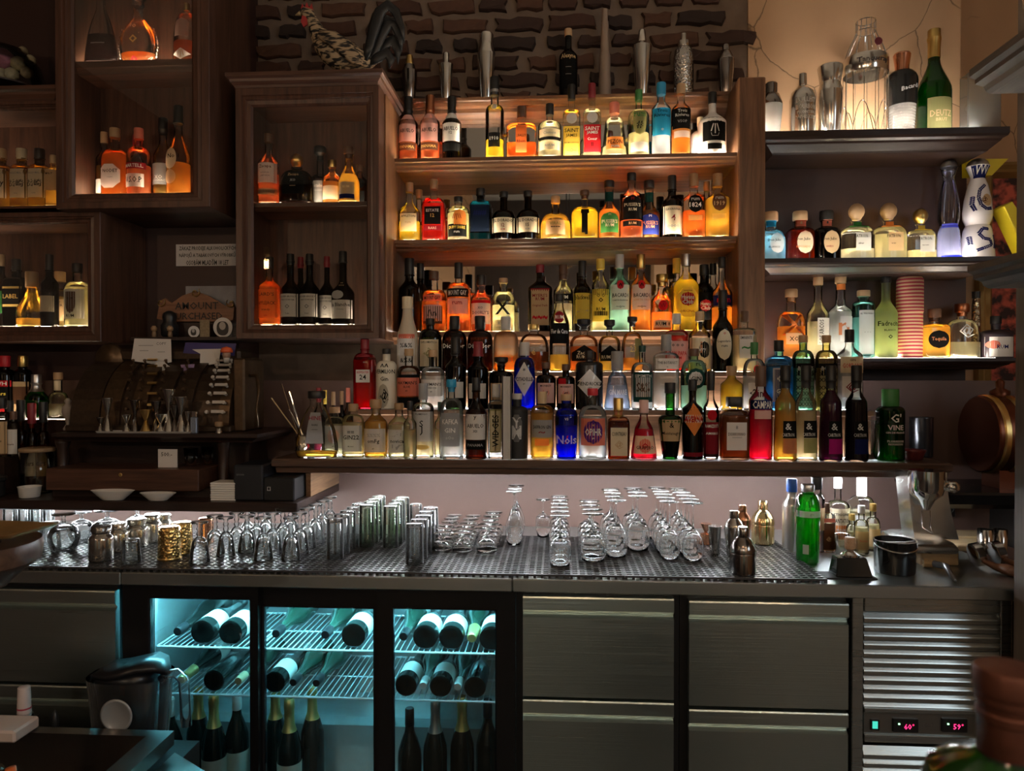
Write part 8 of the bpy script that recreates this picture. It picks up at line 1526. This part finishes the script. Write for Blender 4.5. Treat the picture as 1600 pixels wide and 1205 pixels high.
# bottles/tools in the basin
bt = thing('orange_handle', 'orange plastic handle standing in the black basin', 'tool', (0, 0, 0)); q = onplane(44, 1190, zsk)
bt.location = (q.x, q.y-.04, zsk-.14)
MB().tube([(q.x+.01, q.y-.05, zsk-.139), (q.x, q.y-.05, zsk-.02), (q.x-.004, q.y-.05, zsk+.012)], [.010, .012, .011], 10).build('handle', plain((.75, .14, .02), .4), bt, True); MB().tube([(q.x+.03, q.y-.05, zsk-.139), (q.x+.018, q.y-.05, zsk-.005)], [.008, .009], 10).build('trigger', plain((.75, .14, .02), .4), bt, True)
o = MB().lathe([(.022, 0), (.023, .12), (.024, .145), (.02, .15), (.002, .152)], 18).build('dark_bottle_top', plain((.05, .03, .012), .25), smooth=True); smooth_by_angle(o, 40); o.location = (onplane(12, 1190, zsk).x, q.y-.05, zsk-.1395); tag(o, 'brown bottle top in the basin at the lower left edge', 'bottle')
# white board on the sink edge
wq = onplane(20, 1150, zsk)
wbk = box('cutting_board', wq.x-.25, onplane(42, 1150, zsk).x, sYb-.09, sYb-.002, zsk+.0004, zsk+.030, plain((.62, .50, .45), .6), None, .005); tag(wbk, 'thick pale plastic board lying on the sink edge', 'board')
# jug : clear with a black swirl panel
zj0 = zsk-.11; Yj = sYb+.09
jx = XP(205, Yj, .6)
sh_ = box('side_table', xo0, xo1-.02, yo1+.004, yo1+.17, 0, zj0, plain((.02, .02, .02), .5), None); tag(sh_, 'low black stand behind the sink station', 'stand')
jgt = thing('filter_jug', 'clear jug with black lid and hooked transparent handle', 'jug', (jx, Yj, zj0+.0004))
zjt = ZP(205, 1045, Yj); jr_ = 62*MPP(205, Yj)
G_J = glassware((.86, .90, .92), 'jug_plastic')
b = MB(); prj = [(.80, zj0+.0004), (.86, zj0+.02), (.97, zjt-.05), (1.02, zjt-.012)]
b.lathe([(r*jr_, z) for r, z in prj], 26, (jx, Yj, 0), n=2.6, dr=.72, cap1=False).build('jug_body', G_J, jgt, True)
b = MB(); b.lathe([(.56*jr_, zj0+.012), (.68*jr_, zjt-.06), (.74*jr_, zjt-.02), (.74*jr_, zjt-.004), (.5*jr_, zjt+.006), (.02, zjt+.008)], 26, (jx-.010, Yj, 0), n=2.6, dr=.8); b.build('filter_insert', plain((.008, .008, .010), .3), jgt, True)
b = MB(); lidp = [(-.95, -.012), (-.7, .004), (-.3, .006), (.05, .014), (.45, .026), (.8, .022), (1.0, .002)]
b.rings([[(jx+u*jr_, Yj-jr_*.66*math.sqrt(max(.02, 1-u*u)), zjt+h-.014), (jx+u*jr_, Yj-jr_*.62*math.sqrt(max(.02, 1-u*u)), zjt+h), (jx+u*jr_, Yj+jr_*.62*math.sqrt(max(.02, 1-u*u)), zjt+h), (jx+u*jr_, Yj+jr_*.66*math.sqrt(max(.02, 1-u*u)), zjt+h-.014)] for u, h in lidp]); b.f = [tuple(reversed(f)) for f in b.f]; b.build('lid', plain((.010, .010, .012), .35), jgt, True)
q = P(184, 1117, Yj-jr_*.72); Rw = 25*MPP(184, Yj-.05)
o = MB().lathe([(Rw, 0), (Rw*1.04, .003), (Rw*.9, .005), (Rw*.85, .003), (.001, .003)], 26).build('round_window', plain((.34, .35, .36), .3, .3), jgt, True); o.matrix_basis = Matrix.Translation((q.x, q.y-.004, q.z)) @ Matrix.Rotation(math.pi/2, 4, 'X')
pts = [P(a, b, Yj) for a, b in ((252, 1062), (262, 1054), (276, 1052), (287, 1062), (289, 1085), (290, 1110), (291, 1134))]
MB().tube([tuple(p) for p in pts], [.012, .012, .013, .014, .014, .014, .0145], 14).build('handle', G_J, jgt, True)
# bottle with white cap behind the board
q0 = P(38, 1130, sYb+.05); wbt_ = thing('spray_bottle', 'clear bottle with tall white and red cap by the sink', 'bottle', (q0.x, sYb+.05, zj0+.0004), absolute=False)
H0 = ZP(38, 1112, sYb+.05)-zj0; H1 = ZP(38, 1073, sYb+.05)-zj0
MB().lathe([(.022, 0), (.023, .003), (.023, H0-.01), (.013, H0)], 18, cap1=False).build('glass_body', glassy((.8, .83, .82), 1.4), wbt_, True); smooth_by_angle(MB().lathe([(.0165, H0-.012), (.0165, H0), (.0145, H1-.002), (.012, H1)], 18).build('cap', plain((.62, .52, .50), .6), wbt_), 40); MB().lathe([(.0170, H0+.008), (.0168, H0+.012)], 18, cap0=False, cap1=False).build('cap_band', plain((.40, .03, .06), .5), wbt_)
kn = thing('pointed_finial', 'small dark pointed finial beside the jug', 'finial', (P(86, 1130, sYb+.03).x, sYb+.03, zj0+.0004), absolute=False); MB().lathe([(.009, 0), (.009, .07), (.010, .11), (.006, .13), (.001, .14)], 12).build('knob_body', M_BLACK, kn, True)
# steel flap right of the sink
q = [(205, 1240), (273, 1176), (320, 1205), (330, 1240)]
fp = thing('steel_flap', 'grey steel cover plate at the lower edge beside the sink', 'cover plate', (xo1+.05, yo1-.1, .5))
vv = [onplane(a, b, .52) for a, b in q]; MB().rings([[(v.x, v.y, .505) for v in vv], [(v.x, v.y, .52) for v in vv]]).build('plate', M_SINK, fp); box('support', vv[1].x-.0, vv[1].x+.05, vv[1].y-.10, vv[1].y-.05, 0, .506, M_BLACK, fp)
# wooden stand at the left edge with a gilt tray
zq = 1.09; wd0 = onplane(0, 858, 1.005)
Yw_ = 1.25
wt = thing('wooden_stand', 'round dark wooden stand at the left edge of the bar', 'stand', (P(-60, 870, Yw_).x, Yw_, .9))
cxw = P(-62, 870, Yw_).x; rw = 112*MPP(0, Yw_); zz1 = ZP(0, 850, Yw_); zz0 = ZP(0, 895, Yw_)
smooth_by_angle(MB().lathe([(rw*.55, zz0-.03), (rw*.8, zz0), (rw*.97, zz0+.016), (rw, zz1-.012), (rw*.98, zz1)], 36, (cxw, Yw_, 0)).build('round_top', W_BAR, wt), 30)
MB().lathe([(.05, .02), (.04, .06), (.03, .5), (.05, zz0-.03)], 18, (cxw, Yw_, 0)).build('pedestal', W_DARKZ, wt, True); MB().lathe([(.07, 0), (.07, .02), (.05, .03)], 24, (cxw, Yw_, 0)).build('base', W_DARKZ, wt); MB().lathe([(.03, zz1), (.026, zz1+.012)], 16, (cxw+.04, Yw_, 0)).build('boss', W_DARKZ, wt)
gt = thing('gilt_tray', 'gilded square dish on the round wooden stand', 'dish', (cxw+.04, Yw_, zz1+.0124))
gx1 = P(51, 828, Yw_).x; gz = zz1+.0124
b = MB(); S = lambda e, z: [(gx1-.20+e, Yw_-.09+e, z), (gx1-e, Yw_-.05+e, z), (gx1-e, Yw_+.07-e, z), (gx1-.20+e, Yw_+.09-e, z)]
b.rings([S(.05, gz), S(.004, gz+.008), S(0, gz+.013), S(.006, gz+.013), S(.045, gz+.004)]); b.build('dish', plain((.45, .28, .11), .35, .7), gt)
# copper-capped green bottle close to the camera
Yn = .62; nx0 = P(1552, 1120, Yn).x; znt = ZP(1552, 1042, Yn)
zst = .80
mpn = MPP(1552, Yn)
ns = box('front_counter', -.05+nx0-.12, nx0+.35, Yn-.18, Yn+.14, 0, zst, W_DARK, None, .004); tag(ns, 'dark counter edge just under the picture, carrying the copper-capped bottle', 'counter')
gb = thing('copper_capped_bottle', 'green bottle with ridged copper cap very near the camera', 'bottle', (nx0+.012, Yn, zst+.0004), absolute=False)
r_ = 47*mpn; zc0 = ZP(1552, 1180, Yn)-zst; zc1_ = znt-zst; hcap = zc1_-zc0
NECK = [(r_*.92, zc0), (r_*.94, zc0+hcap*.02), (r_*.90, zc0+hcap*.40), (r_*.96, zc0+hcap*.42), (r_*.96, zc0+hcap*.50), (r_*.92, zc0+hcap*.52), (r_*.94, zc0+hcap*.60), (r_*1.0, zc0+hcap*.62), (r_*1.0, zc0+hcap*.70), (r_*1.04, zc0+hcap*.72), (r_*1.06, zc0+hcap*.93), (r_*1.0, zc0+hcap*.99), (r_*.9, zc1_)]
smooth_by_angle(MB().lathe(NECK, 28).build('cap', plain((.15, .055, .034), .45, .7, noise=.4, scale=60), gb), 30)
smooth_by_angle(MB().lathe([(r_*2.5, 0), (r_*2.6, .004), (r_*2.6, zc0-.034), (r_*2.4, zc0-.018), (r_*1.7, zc0-.008), (r_*1.1, zc0-.002), (r_*.9, zc0+.004)], 30, cap1=False).build('glass_body', glassy((.12, .55, .08), 1.6, .5), gb), 40)
